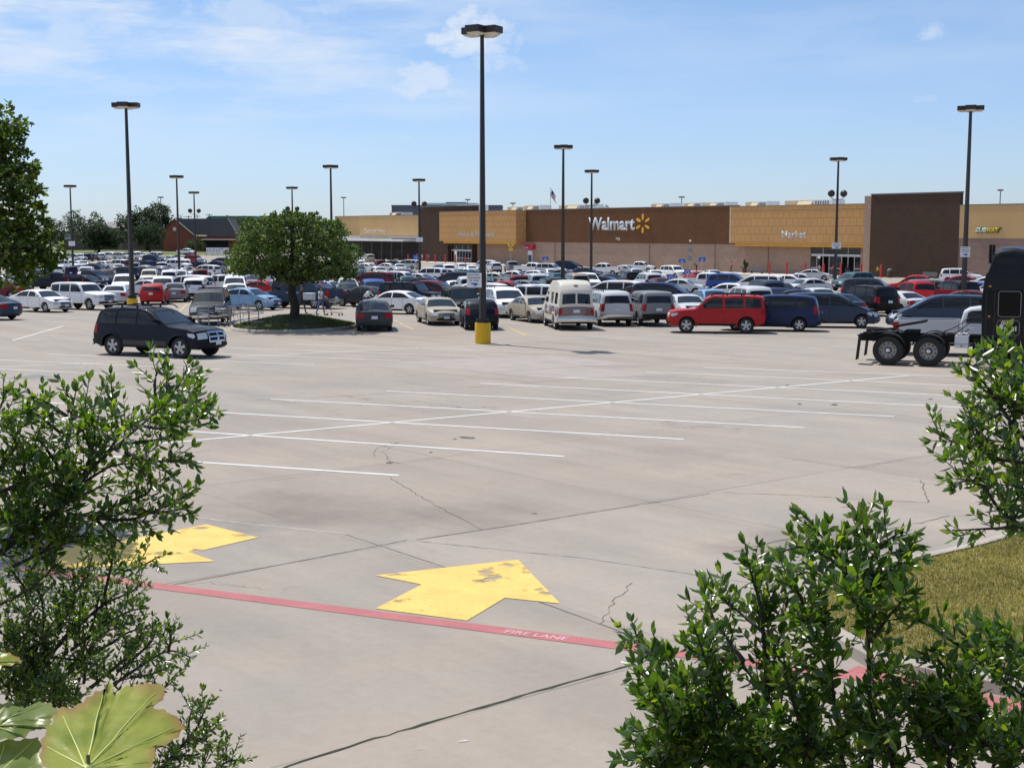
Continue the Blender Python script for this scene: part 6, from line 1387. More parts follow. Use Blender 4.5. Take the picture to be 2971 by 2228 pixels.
stems = [vine_leaf([(560, 1850), (400, 1720), (310, 1600), (312, 1480), (355, 1370), (405, 1290), (440, 1205), (560, 1190), (700, 1095), (800, 1040), (838, 985), (880, 1105), (940, 1050), (1100, 1015), (1248, 1026), (1266, 1100), (1180, 1160), (1135, 1205), (1235, 1208), (1325, 1245), (1405, 1322), (1385, 1385), (1310, 1465), (1180, 1500), (1205, 1540), (1185, 1610), (1100, 1700), (900, 1800), (730, 1860)], (668, 1660), [(335, 1480), (470, 1225), (790, 1050), (1235, 1040), (1390, 1325), (1180, 1610), (560, 1850), (950, 1760)], 1.20, .26, VINE, 3),
 vine_leaf([(-120, 1260), (-60, 1180), (60, 1150), (140, 1180), (210, 1215), (270, 1148), (350, 1150), (420, 1190), (440, 1230), (385, 1280), (375, 1330), (330, 1350), (260, 1325), (200, 1400), (120, 1420), (-40, 1440)], (-60, 1330), [(60, 1160), (340, 1160), (380, 1320), (160, 1400)], 1.30, .22, VINEG, 5),
 vine_leaf([(-150, 1560), (-80, 1480), (40, 1440), (150, 1440), (260, 1420), (310, 1450), (300, 1560), (320, 1640), (260, 1760), (60, 1800), (-120, 1760)], (-60, 1760), [(40, 1450), (270, 1430), (300, 1620)], 1.24, .22, VINEG, 7),
 vine_leaf([(-120, 790), (-40, 765), (60, 775), (130, 800), (172, 838), (120, 860), (20, 880), (-60, 910), (-120, 900)], (-110, 850), [(165, 836), (40, 780)], 1.35, .2, VINE, 9)]
bm = bmesh.new()
for p in stems: tube(bm, spline([p+Vector((0, .003, -.004)), p+Vector((-.004, .012, -.05)), Vector((p.x-.02, p.y+.02, 2.8)), Vector(vine_pos)], 6), .0018, 6)
o = obj('stem', bm, mat('vine_stem', (.12, .13, .05), .6), vine, 60); o.matrix_parent_inverse = vinv

# trees
def tree(name, label, base, clumps, leaves, size, m, seed, trunk_r, trunk_top, group=None, cat='tree', limbs=True, wood=None, sink=.1):
    """clumps: (centre, radius xyz, weight); leaves are small folded faces spread through each clump"""
    rn = random.Random(seed); e = empty(name, base, 0, False, label, cat, group); inv = e.matrix_world.inverted(); LV = []
    tot = sum(c[2] for c in clumps)
    for c, r, w in clumps:
        k = int(leaves*w/tot); subs = [rvec(rn)*rn.uniform(.35, 1.0)**.6 for _ in range(max(4, k//22))]
        for i in range(k):
            s = subs[i % len(subs)]; d = rvec(rn)
            q = Vector((s.x*r[0], s.y*r[1], s.z*r[2]))+d*(min(r)*.30)*rn.random()**.5
            dr = (rvec(rn)+Vector((s.x, s.y, s.z))*.5+Vector((0, 0, -.15))).normalized(); sd = dr.cross(rvec(rn)+Vector((0, 0, .8)))
            if sd.length < .1: continue
            ln = size*rn.uniform(.6, 1.25); LV.append((c+q, dr, sd.normalized(), ln, ln*.5))
    o = link('crown', leaf_mesh('crown', LV, m, .2), e); o.matrix_parent_inverse = inv
    bm = bmesh.new(); b0 = Vector(base)-Vector((0, 0, sink)); top = Vector(trunk_top)
    tube(bm, spline([b0, b0.lerp(top, .35)+Vector((trunk_r*.3, 0, 0)), b0.lerp(top, .7)-Vector((trunk_r*.25, 0, 0)), top], 5), [trunk_r*(1.35 if i == 0 else 1-.35*i/15) for i in range(16)], 10)
    if limbs:
        for c, r, w in clumps[:26]:
            s = top-(top-b0)*rn.uniform(0, .12); mid = s.lerp(c, .5)+Vector((0, 0, -.1*r[2])); tube(bm, spline([s, mid, c], 5), [trunk_r*lerp(.42, .08, i/10) for i in range(11)], 6)
    o = obj('trunk', bm, wood or BARK2, e, 60); o.matrix_parent_inverse = inv
    return e
rn = random.Random(21)
ib = ground(852, 921, .6); iy = ib.y; ppm = 3828/iy
def P3(px, py, dy=0): return at_depth(px, py, iy+dy)
cl = []
for px, py, rx, ry, w in ((850, 660, 95, 42, 1.3), (760, 690, 80, 45, 1.2), (940, 690, 80, 42, 1.2), (700, 745, 52, 42, .9), (990, 740, 55, 42, .9), (850, 740, 110, 55, 1.8), (770, 780, 70, 34, 1.0), (920, 785, 85, 34, 1.1), (1000, 785, 34, 26, .5), (690, 780, 32, 24, .4), (850, 632, 55, 20, .6), (800, 640, 50, 22, .6), (905, 640, 55, 24, .6), (735, 655, 30, 22, .4), (965, 655, 34, 22, .4), (850, 800, 70, 25, .7)):
    for dy in (-1.5, .6, 2.2):
        k = 1-.12*abs(dy-.2)
        cl.append((P3(px+rn.uniform(-10, 10), py+rn.uniform(-5, 5), dy), (rx*k/ppm, 1.3, ry*k/ppm), w))
tree('island_tree', 'round dense green tree on the grassy island in the lot', (ib.x, ib.y, zg(ib.y)+.55), cl, 42000, .135, ISLT, 31, .26, P3(850, 815))
# the oak whose boughs hang in at the edge of the view
oy = 19.3; cl = []
for px, py, r, w in ((10, 350, .28, .7), (-40, 400, .4, 1.0), (35, 455, .25, .6), (0, 520, .42, 1.2), (75, 480, .2, .4), (70, 545, .25, .6), (-60, 600, .5, 1.4), (40, 640, .3, .7), (85, 610, .2, .4), (110, 660, .18, .4), (20, 720, .38, 1.1), (90, 730, .28, .8), (140, 725, .2, .6), (70, 785, .22, .6), (-30, 780, .4, 1.1), (130, 765, .14, .3), (-130, 500, .8, 2), (-150, 700, .8, 2), (30, 400, .2, .4), (-260, 600, 1.0, 2), (-400, 520, 1.0, 2), (-300, 420, .9, 2), (-500, 680, 1.1, 2), (-180, 350, .7, 1.5), (-420, 760, .9, 1.5)):
    for dy in ((-.5, .5) if r < .5 else (-.9, 0, .9)):
        cl.append((at_depth(px, py, oy+dy), (r*1.1, r*1.1, r*.85), w))
tree('oak_tree', 'leafy oak whose boughs hang into the view above the dark red sedan', (-9.7, oy, zg(oy)), cl, 32000, .078, OAK, 33, .22, Vector((-9.6, oy, 4.2)))
def far_tree(px0, px1, py0, py1, y, label, m=0, leaves=1500, seed=1, size=None, name='tree', squash=1.0):
    rn = random.Random(seed); c = at_depth((px0+px1)/2, (py0+py1)/2, y); pm = 3828/y; rx, rz = (px1-px0)/2/pm, (py1-py0)/2/pm; cl = []
    for k in range(16):
        a, u = rn.uniform(0, 2*pi), rn.uniform(-.75, .85); q = sqrt(1-u*u)*.70
        cl.append((c+Vector((cos(a)*q*rx, sin(a)*q*rx*.8, u*rz*.62)), (rx*.50, rx*.50, rz*.48), 1))
    zb = FLAT_Z+(0.05 if y > 345 else 0)
    return tree(name, label, (c.x, y, zb), cl, int(leaves*4), size or rx*.085, FART[m], seed, rx*.07, c-Vector((0, 0, rz*.5)), 'trees beyond the parking lot')
far_tree(352, 497, 583, 728, 452, 'big domed tree rising behind the low tan building', 0, 2600, 41)
far_tree(222, 346, 636, 728, 405, 'broad dark tree before the low tan building', 0, 2200, 42)
far_tree(392, 474, 638, 726, 400, 'smaller dark tree before the tan building, below the domed tree', 0, 1800, 43)
far_tree(186, 302, 610, 720, 470, 'tree crown behind the broad dark tree, beside the lamp post', 1, 1800, 44)
far_tree(104, 186, 624, 722, 450, 'pale green tree half hidden by the oak boughs', 1, 1500, 45)
far_tree(508, 536, 620, 660, 560, 'little tree peeping over the brick gable', 0, 500, 46)
far_tree(540, 594, 686, 735, 425, 'rounded shrub before the grey shingled roof building', 1, 900, 47, name='bush')
far_tree(640, 730, 624, 690, 520, 'pale trees behind the round island tree', 1, 1300, 48)
far_tree(30, 110, 620, 725, 470, 'tree seen through the oak boughs', 1, 1200, 49)
far_tree(1712, 1772, 588, 660, 520, 'treetop peeping over the store roof by the floodlit lamp', 0, 700, 50)
far_tree(300, 350, 660, 725, 480, 'small tree between the broad dark tree and the domed tree', 1, 700, 51)
far_tree(-80, 30, 630, 725, 480, 'distant tree at the edge behind the oak', 1, 900, 52)
# shrub in the planter by the market wall
pp = pl.location; cl = [(pp+Vector((0, 0, 1.3)), (.6, .6, .5), 1), (pp+Vector((.2, 0, 1.7)), (.4, .4, .3), .6)]
tree('potted_shrub', 'bushy dark shrub growing out of the planter by the market wall', (pp.x, pp.y, pp.z+.9), cl, 260, .22, FART[0], 60, .05, pp+Vector((0, 0, 1.3)), None, 'shrub', False)
# ------------------------------------------------------------------ buildings and poles far behind the lot
def far_frame(px, y): 
    p = at_depth(px, 700, y); return Vector((p.x, y, FLAT_Z))
def fz(py, y): return at_depth(1485, py, y).z-FLAT_Z
def fx(px, y, o): return at_depth(px, 700, y).x-o.x
TAUPE = block_material('taupe_wall', (.155, .125, .105), 1.2, .6); BRICK = block_material('red_brick', (.23, .075, .045), .4, .15, .06, 1.2, .15); SHING = mat('grey_shingles', (.085, .085, .095), .9, .12, 1.5); EAVE = mat('white_eave', (.60, .58, .55), .6); GREENR = mat('green_roof', (.06, .19, .15), .6, .08, .5)
y = 462; o = far_frame(350, y); e = empty('tan_building', o, 0, False, 'long low taupe building behind the far trees', 'building')
bm = bmesh.new(); box(bm, fx(182, y, o), fx(523, y, o), 0, 14, 0, fz(674, y)); obj('wall', bm, TAUPE, e)
bm = bmesh.new(); box(bm, fx(182, y, o)-.2, fx(523, y, o)+.2, -.25, 14.2, fz(674, y)+.005, fz(671.5, y)); obj('parapet', bm, TRIM, e)
bm = bmesh.new(); box(bm, fx(188, y, o), fx(205, y, o), -.3, -.01, fz(695, y), fz(680, y)); sg = obj('wall_sign', bm, SIGN_W, e)
bm = bmesh.new()
for k in range(3): box(bm, fx(190+k*5, y, o), fx(193.5+k*5, y, o), -.33, -.302, fz(688, y), fz(682, y))
obj('sign_marks', bm, BLUEI, sg)
bm = bmesh.new(); lathe(bm, [(1.7, 0), (1.5, .8), (.8, 1.25), (.001, 1.4)], 14, 'z', (fx(364, y, o), 5, fz(671.5, y))); obj('roof_dome', bm, WHITEM, e, 50)
bm = bmesh.new()
for px in (345, 380, 410): box(bm, fx(px, y, o), fx(px+9, y, o), -.06, -.004, 0, fz(690, y))
obj('door', bm, TRIM, e)
y = 520; o = far_frame(335, y); e = empty('gabled_house', o, 0, False, 'pale grey gabled roof between the dark tree and the domed tree', 'house')
bm = bmesh.new(); box(bm, -4.2, 6, 0, 10, 0, fz(662, y)); obj('wall', bm, TAUPE, e)
bm = bmesh.new(); prism(bm, [(-.4, fz(662, y)+.01), (10.4, fz(662, y)+.01), (5, fz(644, y))], -4.4, 6.3, ax='x'); obj('roof', bm, mat('pale_roof', (.24, .22, .22), .8), e)
# brick building
y = 432; o = far_frame(519, y); e = empty('brick_building', o, 0, False, 'red brick gabled building with a long grey shingled roof and white eaves', 'building')
xl, xr, xm = fx(474, y, o), fx(563, y, o), fx(510, y, o); ze, zr, zeR = fz(671, y), fz(636, y), fz(681, y)
bm = bmesh.new(); prism(bm, [(xl, 0), (xr, 0), (xr, zeR), (xm, zr), (xl, ze)], 0, .4); obj('gable_wall', bm, BRICK, e)
bm = bmesh.new(); x2 = fx(690, y, o); box(bm, xl+.1, x2, .41, 12, 0, zeR-.6); obj('wall', bm, BRICK, e)
bm = bmesh.new()
a, b_ = Vector((xm, -.5, zr+.1)), Vector((xr+.2, -.5, zeR-.05))
V = [bm.verts.new(p) for p in ((xm-.1, -.6, zr+.12), (fx(668, y, o), -.6, zr+.2), (fx(694, y, o), -.6, zeR-.3), (xr+.1, -.6, zeR-.1))]; W_ = [bm.verts.new(v.co+Vector((0, 9, .0))) for v in V]
bm.faces.new(V); bm.faces.new(W_[::-1])
for i in range(4): bm.faces.new((V[i-1], V[i], W_[i], W_[i-1]))
obj('roof', bm, SHING, e)
bm = bmesh.new(); V = [(xl-.3, ze-.1), (xm, zr+.05), (xm, zr+.35), (xl-.3, ze+.25)]; prism(bm, V, -.5, 9); obj('roof', bm, SHING, e)
bm = bmesh.new()
for p, q in (((xm, zr+.2), (xr+.1, zeR)), ((fx(664, y, o), zr+.3), (fx(692, y, o), zeR-.1))): prism(bm, [(p[0], p[1]-.2), (p[0], p[1]+.25), (q[0], q[1]+.25), (q[0], q[1]-.2)], -.85, -.61)
obj('rake_trim', bm, EAVE, e)
bm = bmesh.new(); box(bm, fx(590, y, o), fx(690, y, o), -2.0, -.62, 0, fz(690, y)); obj('porch_wall', bm, BRICK, e)
bm = bmesh.new(); box(bm, fx(592, y, o), fx(694, y, o), -4.4, -2.01, fz(697, y), fz(694, y)); obj('eave', bm, EAVE, e)
bm = bmesh.new(); box(bm, fx(597, y, o), fx(665, y, o), -2.3, -2.03, 0, fz(697.5, y)); obj('porch_opening', bm, DARK, e)
bm = bmesh.new(); box(bm, fx(503, y, o), fx(512, y, o), -.05, -.003, fz(670, y), fz(660, y)); obj('gable_vent', bm, EAVE, e)
y = 560; o = far_frame(640, y); e = empty('green_roofed_hall', o, 0, False, 'far hall with a green metal roof behind the grey shingled roof', 'building')
bm = bmesh.new(); box(bm, fx(600, y, o), fx(740, y, o), 0, 14, 0, fz(641, y)); obj('wall', bm, TAUPE, e)
bm = bmesh.new(); prism(bm, [(fx(592, y, o), fz(641, y)+.01), (fx(608, y, o), fz(627, y)), (fx(740, y, o), fz(627, y)), (fx(745, y, o), fz(641, y)+.01)], -.4, 14); obj('roof', bm, GREENR, e)
# banners before the brick building
y = 352; o = far_frame(628, y); e = empty('banner_rack', o, 0, False, 'row of white and blue banners on rusty posts before the brick building', 'banner')
RUST = mat('rusty_post', (.20, .09, .04), .8); BANB = mat('banner_blue', (.08, .16, .50), .6); rn = random.Random(3)
for k in range(8):
    a, b_ = fx(598+k*8.3, y, o), fx(605.8+k*8.3, y, o); bm = bmesh.new(); box(bm, a, b_, -.05, 0, fz(735, y), fz(719, y)); bn_ = obj('banner', bm, SIGN_W, e)
    bm = bmesh.new()
    for j in range(3): xx = lerp(a, b_, rn.uniform(.1, .6)); zz = rn.uniform(fz(732, y), fz(723, y)); box(bm, xx, xx+.25, -.07, -.052, zz, zz+.22)
    obj('banner_print', bm, BANB, bn_)
for k in range(5):
    bm = bmesh.new(); x = fx(597.5+k*16.6, y, o); box(bm, x-.05, x+.05, .01, .11, 0, fz(718, y)); obj('post', bm, RUST, e)
bm = bmesh.new(); box(bm, fx(600, y, o), fx(662, y, o), -.03, 0, fz(742, y), fz(739, y)); obj('lower_rail', bm, SIGN_W, e)
# warehouse behind the store
y = 470; o = far_frame(1300, y); e = empty('warehouse', o, 0, False, 'dark blue grey warehouse with a teal roof edge behind the store', 'building')
bm = bmesh.new(); box(bm, fx(1137, y, o), fx(1457, y, o), 0, 40, 0, fz(598, y)); obj('wall', bm, mat('slate_cladding', (.10, .11, .15), .6, .08, .3), e)
bm = bmesh.new(); box(bm, fx(1136, y, o), fx(1458, y, o), -.3, 40.3, fz(598, y)+.01, fz(595.5, y)); obj('roof_edge', bm, mat('teal_edge', (.05, .16, .19), .5), e)
bm = bmesh.new(); box(bm, fx(1232, y, o), fx(1384, y, o), 8, 26, fz(595.5, y)+.01, fz(588, y)); obj('roof_house', bm, WHITEM, e)
bm = bmesh.new(); box(bm, fx(1291, y, o), fx(1350, y, o), 7.8, 26.2, fz(588, y)+.01, fz(585.5, y)); obj('roof_house_edge', bm, mat('teal_edge', (.05, .16, .19), .5), e)
# utility poles
for px, py, y, lab in ((549, 626, 500, 'first wooden utility pole behind the brick gable'), (574, 625, 520, 'middle wooden utility pole behind the shingled roof'), (609, 621, 500, 'tallest wooden utility pole beside the green roof')):
    o = far_frame(px, y); h = fz(py, y); e = empty('utility_pole', o, 0, False, lab, 'utility pole', 'utility poles beyond the lot')
    bm = bmesh.new(); tube(bm, [(0, 0, 0), (0, 0, h)], [.2, .13], 8); obj('pole', bm, BARK2, e)
    for k, w in ((h-.4, 1.3), (h-1.5, 1.0)): bm = bmesh.new(); box(bm, -w, w, -.3, -.16, k-.1, k+.1); obj('crossarm', bm, BARK2, e)
# ------------------------------------------------------------------ truck tractor without a trailer
TB = mat('truck_black_paint', (.003, .0035, .006), .5, spec=.15, coat=.25, coat_rough=.05); TF = mat('truck_frame', (.012, .011, .011), .75, .3, 6, spec=.2); HUBM = mat('steel_hub', (.30, .29, .28), .4, .2, 8, metal=.7); OUTL = mat('hatch_trim', (.22, .22, .23), .4, metal=.5); FLAP = mat('mud_flap', (.035, .028, .020), .8); WDEC = mat('white_decal', (.55, .55, .53), .5)
ty_ = 45.3; pw = at_depth(2577, 1024, ty_); th = radians(337)
tr = empty('truck_tractor', (pw.x+.1, ty_+.3, zg(ty_)), th, True, 'black sleeper cab truck tractor without trailer beside the silver pickup', 'truck')
pw_off = Matrix.Rotation(th, 3, 'Z') @ Vector((0, -1.05, 0)); tr.location = (pw.x-pw_off.x, ty_-pw_off.y, zg(ty_-pw_off.y))
bm = bmesh.new()
for s in (-1, 1): box(bm, -1.05, 7.4, s*.42-.05, s*.42+.05, .78, 1.04)
for x in (-.95, -.2, .65, 1.6, 2.4): box(bm, x-.06, x+.06, -.365, .365, .80, 1.02)
obj('chassis_frame', bm, TF, tr)
TR = .515
def truck_wheel(x, y, front=False):
    bm = bmesh.new(); sd = 1 if y > 0 else -1
    prof = lambda c: [(TR*.58, c-.12), (TR*.82, c-.145), (TR*.96, c-.13), (TR, c-.09), (TR, c+.09), (TR*.96, c+.13), (TR*.82, c+.145), (TR*.58, c+.12)]
    lathe(bm, prof(0), 32)
    if not front: lathe(bm, prof(-sd*.32), 32)
    w = obj('wheel', bm, TYRE, tr, 40); w.location = (x, y, TR)
    bm = bmesh.new(); o_ = sd*(.115 if not front else .10); i_ = sd*(-.02 if not front else .10)
    R = TR*.585; lathe(bm, [(R, o_), (R*.95, o_+sd*.012), (R*.90, o_), (R*.86, i_), (R*.62, i_-sd*.02), (R*.40, i_), (R*.38, i_+sd*.03), (R*.30, i_+sd*.06)], 32)
    for k in range(10):
        a = 2*pi*k/10; c = Vector((cos(a)*R*.55, 0, sin(a)*R*.55)); q = lathe(bm, [(.026, i_-sd*.01), (.026, i_+sd*.035), (.001, i_+sd*.04)], 8, 'y', c)
    rm = obj('rim', bm, HUBM, w, 50)
    bm = bmesh.new()
    for k in range(10):
        a = 2*pi*(k+.5)/10; lathe(bm, [(.03, 0), (.001, 0)], 10, 'y', (cos(a)*R*.76, i_-sd*.004, sin(a)*R*.76))
    obj('hand_holes', bm, DARK, w)
    bm = bmesh.new(); lathe(bm, [(R*.34, i_+sd*.03), (R*.32, i_+sd*.10), (R*.18, i_+sd*.15), (.001, i_+sd*.155)], 16); obj('hub_cap', bm, CHROME, w, 50)
for x in (0, 1.34):
    for s in (-1, 1): truck_wheel(x, s*1.07)
for s in (-1, 1): truck_wheel(6.4, s*1.08, True)
for x in (0, 1.34):   # arched fenders
    for s in (-1, 1):
        bm = bmesh.new(); prev = None
        a0, a1 = (radians(20), radians(150)) if x == 0 else (radians(30), radians(160))
        for i in range(13):
            a = a0+(a1-a0)*i/12; c = [bm.verts.new((x+R_*cos(a), y_, TR+R_*sin(a))) for R_, y_ in ((TR+.075, s*.72), (TR+.075, s*1.26), (TR+.055, s*1.26), (TR+.055, s*.72))]
            if prev:
                for k in range(4): bm.faces.new((prev[k-1], prev[k], c[k], c[k-1]))
            prev = c
        obj('fender', bm, TF, tr, 40)
for s in (-1, 1):
    bm = bmesh.new(); box(bm, -.98, -.955, s*1.0-.3, s*1.0+.3, .16, 1.0, mx=Matrix.Translation((0, 0, 0)))
    for v in bm.verts: v.co.x -= (1.0-v.co.z)*.10*(1 if v.co.z < .5 else 0)
    obj('mud_flap', bm, FLAP, tr)
    bm = bmesh.new(); tube(bm, [(-.55, s*.9, 1.12), (-.85, s*.9, 1.08), (-.97, s*.95, 1.0)], .03, 6); box(bm, -1.02, -.94, s*.6, s*1.3, .985, 1.03); obj('flap_bracket', bm, TF, tr)
bm = bmesh.new(); pts = [(-.05, 0), (1.0, 0), (1.0, .07), (-.05, .07)]
box(bm, .15, 1.15, -.46, .46, -.035, .035, mx=Matrix.Translation((0, 0, 1.27)) @ Matrix.Rotation(radians(-11), 4, 'Y')); box(bm, .45, .9, -.52, .52, 1.06, 1.17); obj('fifth_wheel', bm, TF, tr)
bm = bmesh.new(); box(bm, -.62, .15, -.5, .5, 1.06, 1.10); tube(bm, [(-.9, 0, 1.12), (.1, 0, 1.2)], .05, 6); obj('deck_plate', bm, TF, tr)
bm = bmesh.new()
for k, z in enumerate((1.25, 1.45, 1.65)): tube(bm, spline([Vector((2.55, -.2+k*.2, z)), Vector((2.1, -.15+k*.2, z-.35)), Vector((1.7, -.1+k*.15, 1.12))], 5), .02, 6)
obj('air_hoses', bm, mat('hose_rubber', (.03, .02, .03), .6), tr)
# step box, tanks
bm = bmesh.new(); box(bm, 2.18, 2.62, -1.24, -.55, .66, 1.08, bev=.012); obj('tool_box', bm, mat('box_aluminium', (.50, .52, .56), .45, .06, 3, metal=.4), tr)
bm = bmesh.new(); box(bm, 2.20, 2.60, -1.255, -1.242, .79, .80); box(bm, 2.37, 2.43, -1.26, -1.242, .72, .75); obj('box_latch', bm, TF, tr)
bm = bmesh.new(); rn = random.Random(5)
for _ in range(9): a = rn.uniform(2.25, 2.5); box(bm, a, a+.08, -1.15, -.7, 1.083, 1.083+rn.uniform(.03, .08))
obj('stowed_straps', bm, WDEC, tr)
for s in (-1, 1):
    bm = bmesh.new(); lathe(bm, [(.001, 0), (.32, .0), (.33, .05), (.33, 1.75), (.32, 1.8), (.001, 1.8)], 24, 'y'); o = obj('fuel_tank', bm, TF, tr, 40); o.location = (4.9, s*.86, .62); o.rotation_euler = (0, 0, pi/2)
# sleeper and cab
sl = [(3.02, 1.02), (2.98, 2.2), (3.06, 3.0), (3.32, 3.93), (3.55, 4.05), (3.95, 4.07), (4.5, 3.97), (5.1, 3.72), (5.7, 3.2), (5.75, 2.95), (6.15, 2.12), (7.6, 1.95), (7.95, 1.7), (8.02, 1.0), (7.9, .62), (7.05, .62), (6.95, 1.02), (6.55, 1.2), (6.0, 1.05), (5.85, .75), (3.9, .75), (3.9, 1.02)]
bm = bmesh.new(); A = [bm.verts.new((x, -1.2, z)) for x, z in sl]; B = [bm.verts.new((x, 1.2, z)) for x, z in sl]
bm.faces.new(A); bm.faces.new(B[::-1])
for i in range(len(sl)): bm.faces.new((A[i-1], A[i], B[i], B[i-1]))
bmesh.ops.bevel(bm, geom=[e_ for R in (A, B) for i in range(1, 15) for e_ in [bm.edges.get((R[i-1], R[i]))]], offset=.10, segments=3, affect='EDGES', profile=.5)
bmesh.ops.triangulate(bm, faces=bm.faces[:]); cut(bm, xs=frange(2.7, 8, .4), zs=frange(.7, 4.2, .3), ys=[-.8, 0, .8])
for v in bm.verts:
    t = clamp((v.co.z-2.6)/1.6); v.co.y *= 1-.14*t*t; u = clamp((v.co.x-5.9)/2.0); v.co.y *= 1-.22*u
    if v.co.z > 3.2: v.co.z -= .16*(v.co.y/1.2)**2
obj('cab_body', bm, TB, tr, 35)
def hatch(name, x0, x1, z0, z1, r, m, rim=True):
    P = []
    for cx_, cz_, a0 in ((x1-r, z1-r, 0), (x0+r, z1-r, 90), (x0+r, z0+r, 180), (x1-r, z0+r, 270)):
        for k in range(5): a = radians(a0+k*22.5); P.append((cx_+r*cos(a), cz_+r*sin(a)))
    yy = lambda z: -1.2*(1-.14*clamp((z-2.6)/1.6)**2)
    bm = bmesh.new(); vs = [bm.verts.new((x, yy(z)-.012, z)) for x, z in P]; bm.faces.new(vs); o_ = obj(name, bm, m, tr)
    if rim: bm = bmesh.new(); tube(bm, [(x, yy(z)-.014, z) for x, z in P+P[:1]], .012, 6); obj('trim', bm, OUTL, o_)
    return o_
hatch('sleeper_window', 3.52, 4.22, 1.74, 2.58, .09, mat('tinted_glass', (.003, .003, .004), .15, spec=.2))
bm = bmesh.new()
for x in (3.14, 3.40, 4.34): box(bm, x-.006, x+.006, -1.206, -1.2, 1.06, 2.55)
box(bm, 3.03, 5.8, -1.206, -1.2, 1.665, 1.677); box(bm, 3.03, 4.9, -1.206, -1.2, 1.075, 1.09); obj('panel_seams', bm, mat('panel_gap', (.03, .03, .034), .5), tr)
for z in (2.72, 1.72):
    bm = bmesh.new(); box(bm, 3.2, 3.28, -1.215, -1.2, z, z+.05); obj('marker_lamp', bm, AMBER, tr)
bm = bmesh.new(); tube(bm, [(4.42, -1.2, 1.75), (4.42, -1.27, 1.8), (4.42, -1.27, 2.5), (4.42, -1.2, 2.55)], .018, 8); obj('grab_rail', bm, CHROME, tr, 60)
bm = bmesh.new(); box(bm, 2.75, 3.88, -1.14, -.7, .62, .655); box(bm, 2.75, 3.88, -1.18, -1.145, .40, .98, bev=.01); obj('side_skirt', bm, TF, tr)
ld = hatch('luggage_door', 3.50, 4.20, 1.13, 1.62, .10, TB)
bm = bmesh.new()
lathe(bm, [(.05, 0), (.075, 0)], 16, 'y', (3.70, -1.222, 1.535)); lathe(bm, [(.001, 0), (.03, 0)], 10, 'y', (3.70, -1.222, 1.535))
prism(bm, [(3.55, 1.36), (3.68, 1.31), (3.70, 1.43), (3.65, 1.49), (3.59, 1.49)], -1.224, -1.214)
for x in (3.72, 3.76, 3.83, 3.88, 3.95, 4.0, 4.07): box(bm, x, x+.04, -1.224, -1.214, 1.27, 1.40+.03*((x*100) % 2))
obj('decal', bm, WDEC, ld)
for s in (-1, 1):
    bm = bmesh.new(); P = [(5.05, 2.12), (5.05, 2.95), (5.45, 2.95), (5.85, 2.12)]; bm.faces.new([bm.verts.new((x, s*1.206, z)) for x, z in P]); obj('side_window', bm, GLASS_D, tr)
    bm = bmesh.new(); tube(bm, [(3.2, s*.95, 3.5), (3.2, s*.95, 4.12)], .05, 10); obj('exhaust_stack', bm, TF, tr, 40)
    bm = bmesh.new(); box(bm, 7.7, 7.96, s*.62-.16, s*.62+.16, 1.15, 1.42, bev=.03); obj('headlight', bm, HLENS, tr)
bm = bmesh.new(); bm.faces.new([bm.verts.new(p) for p in ((5.79, -.98, 2.95), (5.79, .98, 2.95), (6.17, 1.0, 2.16), (6.17, -1.0, 2.16))]); obj('windshield', bm, GLASS_D, tr)
bm = bmesh.new(); box(bm, 8.0, 8.2, -1.15, 1.15, .45, .85, bev=.05); obj('bumper', bm, CHROME, tr)
bm = bmesh.new(); box(bm, 8.0, 8.05, -.5, .5, .9, 1.65, bev=.01); obj('grille', bm, CHROME, tr)

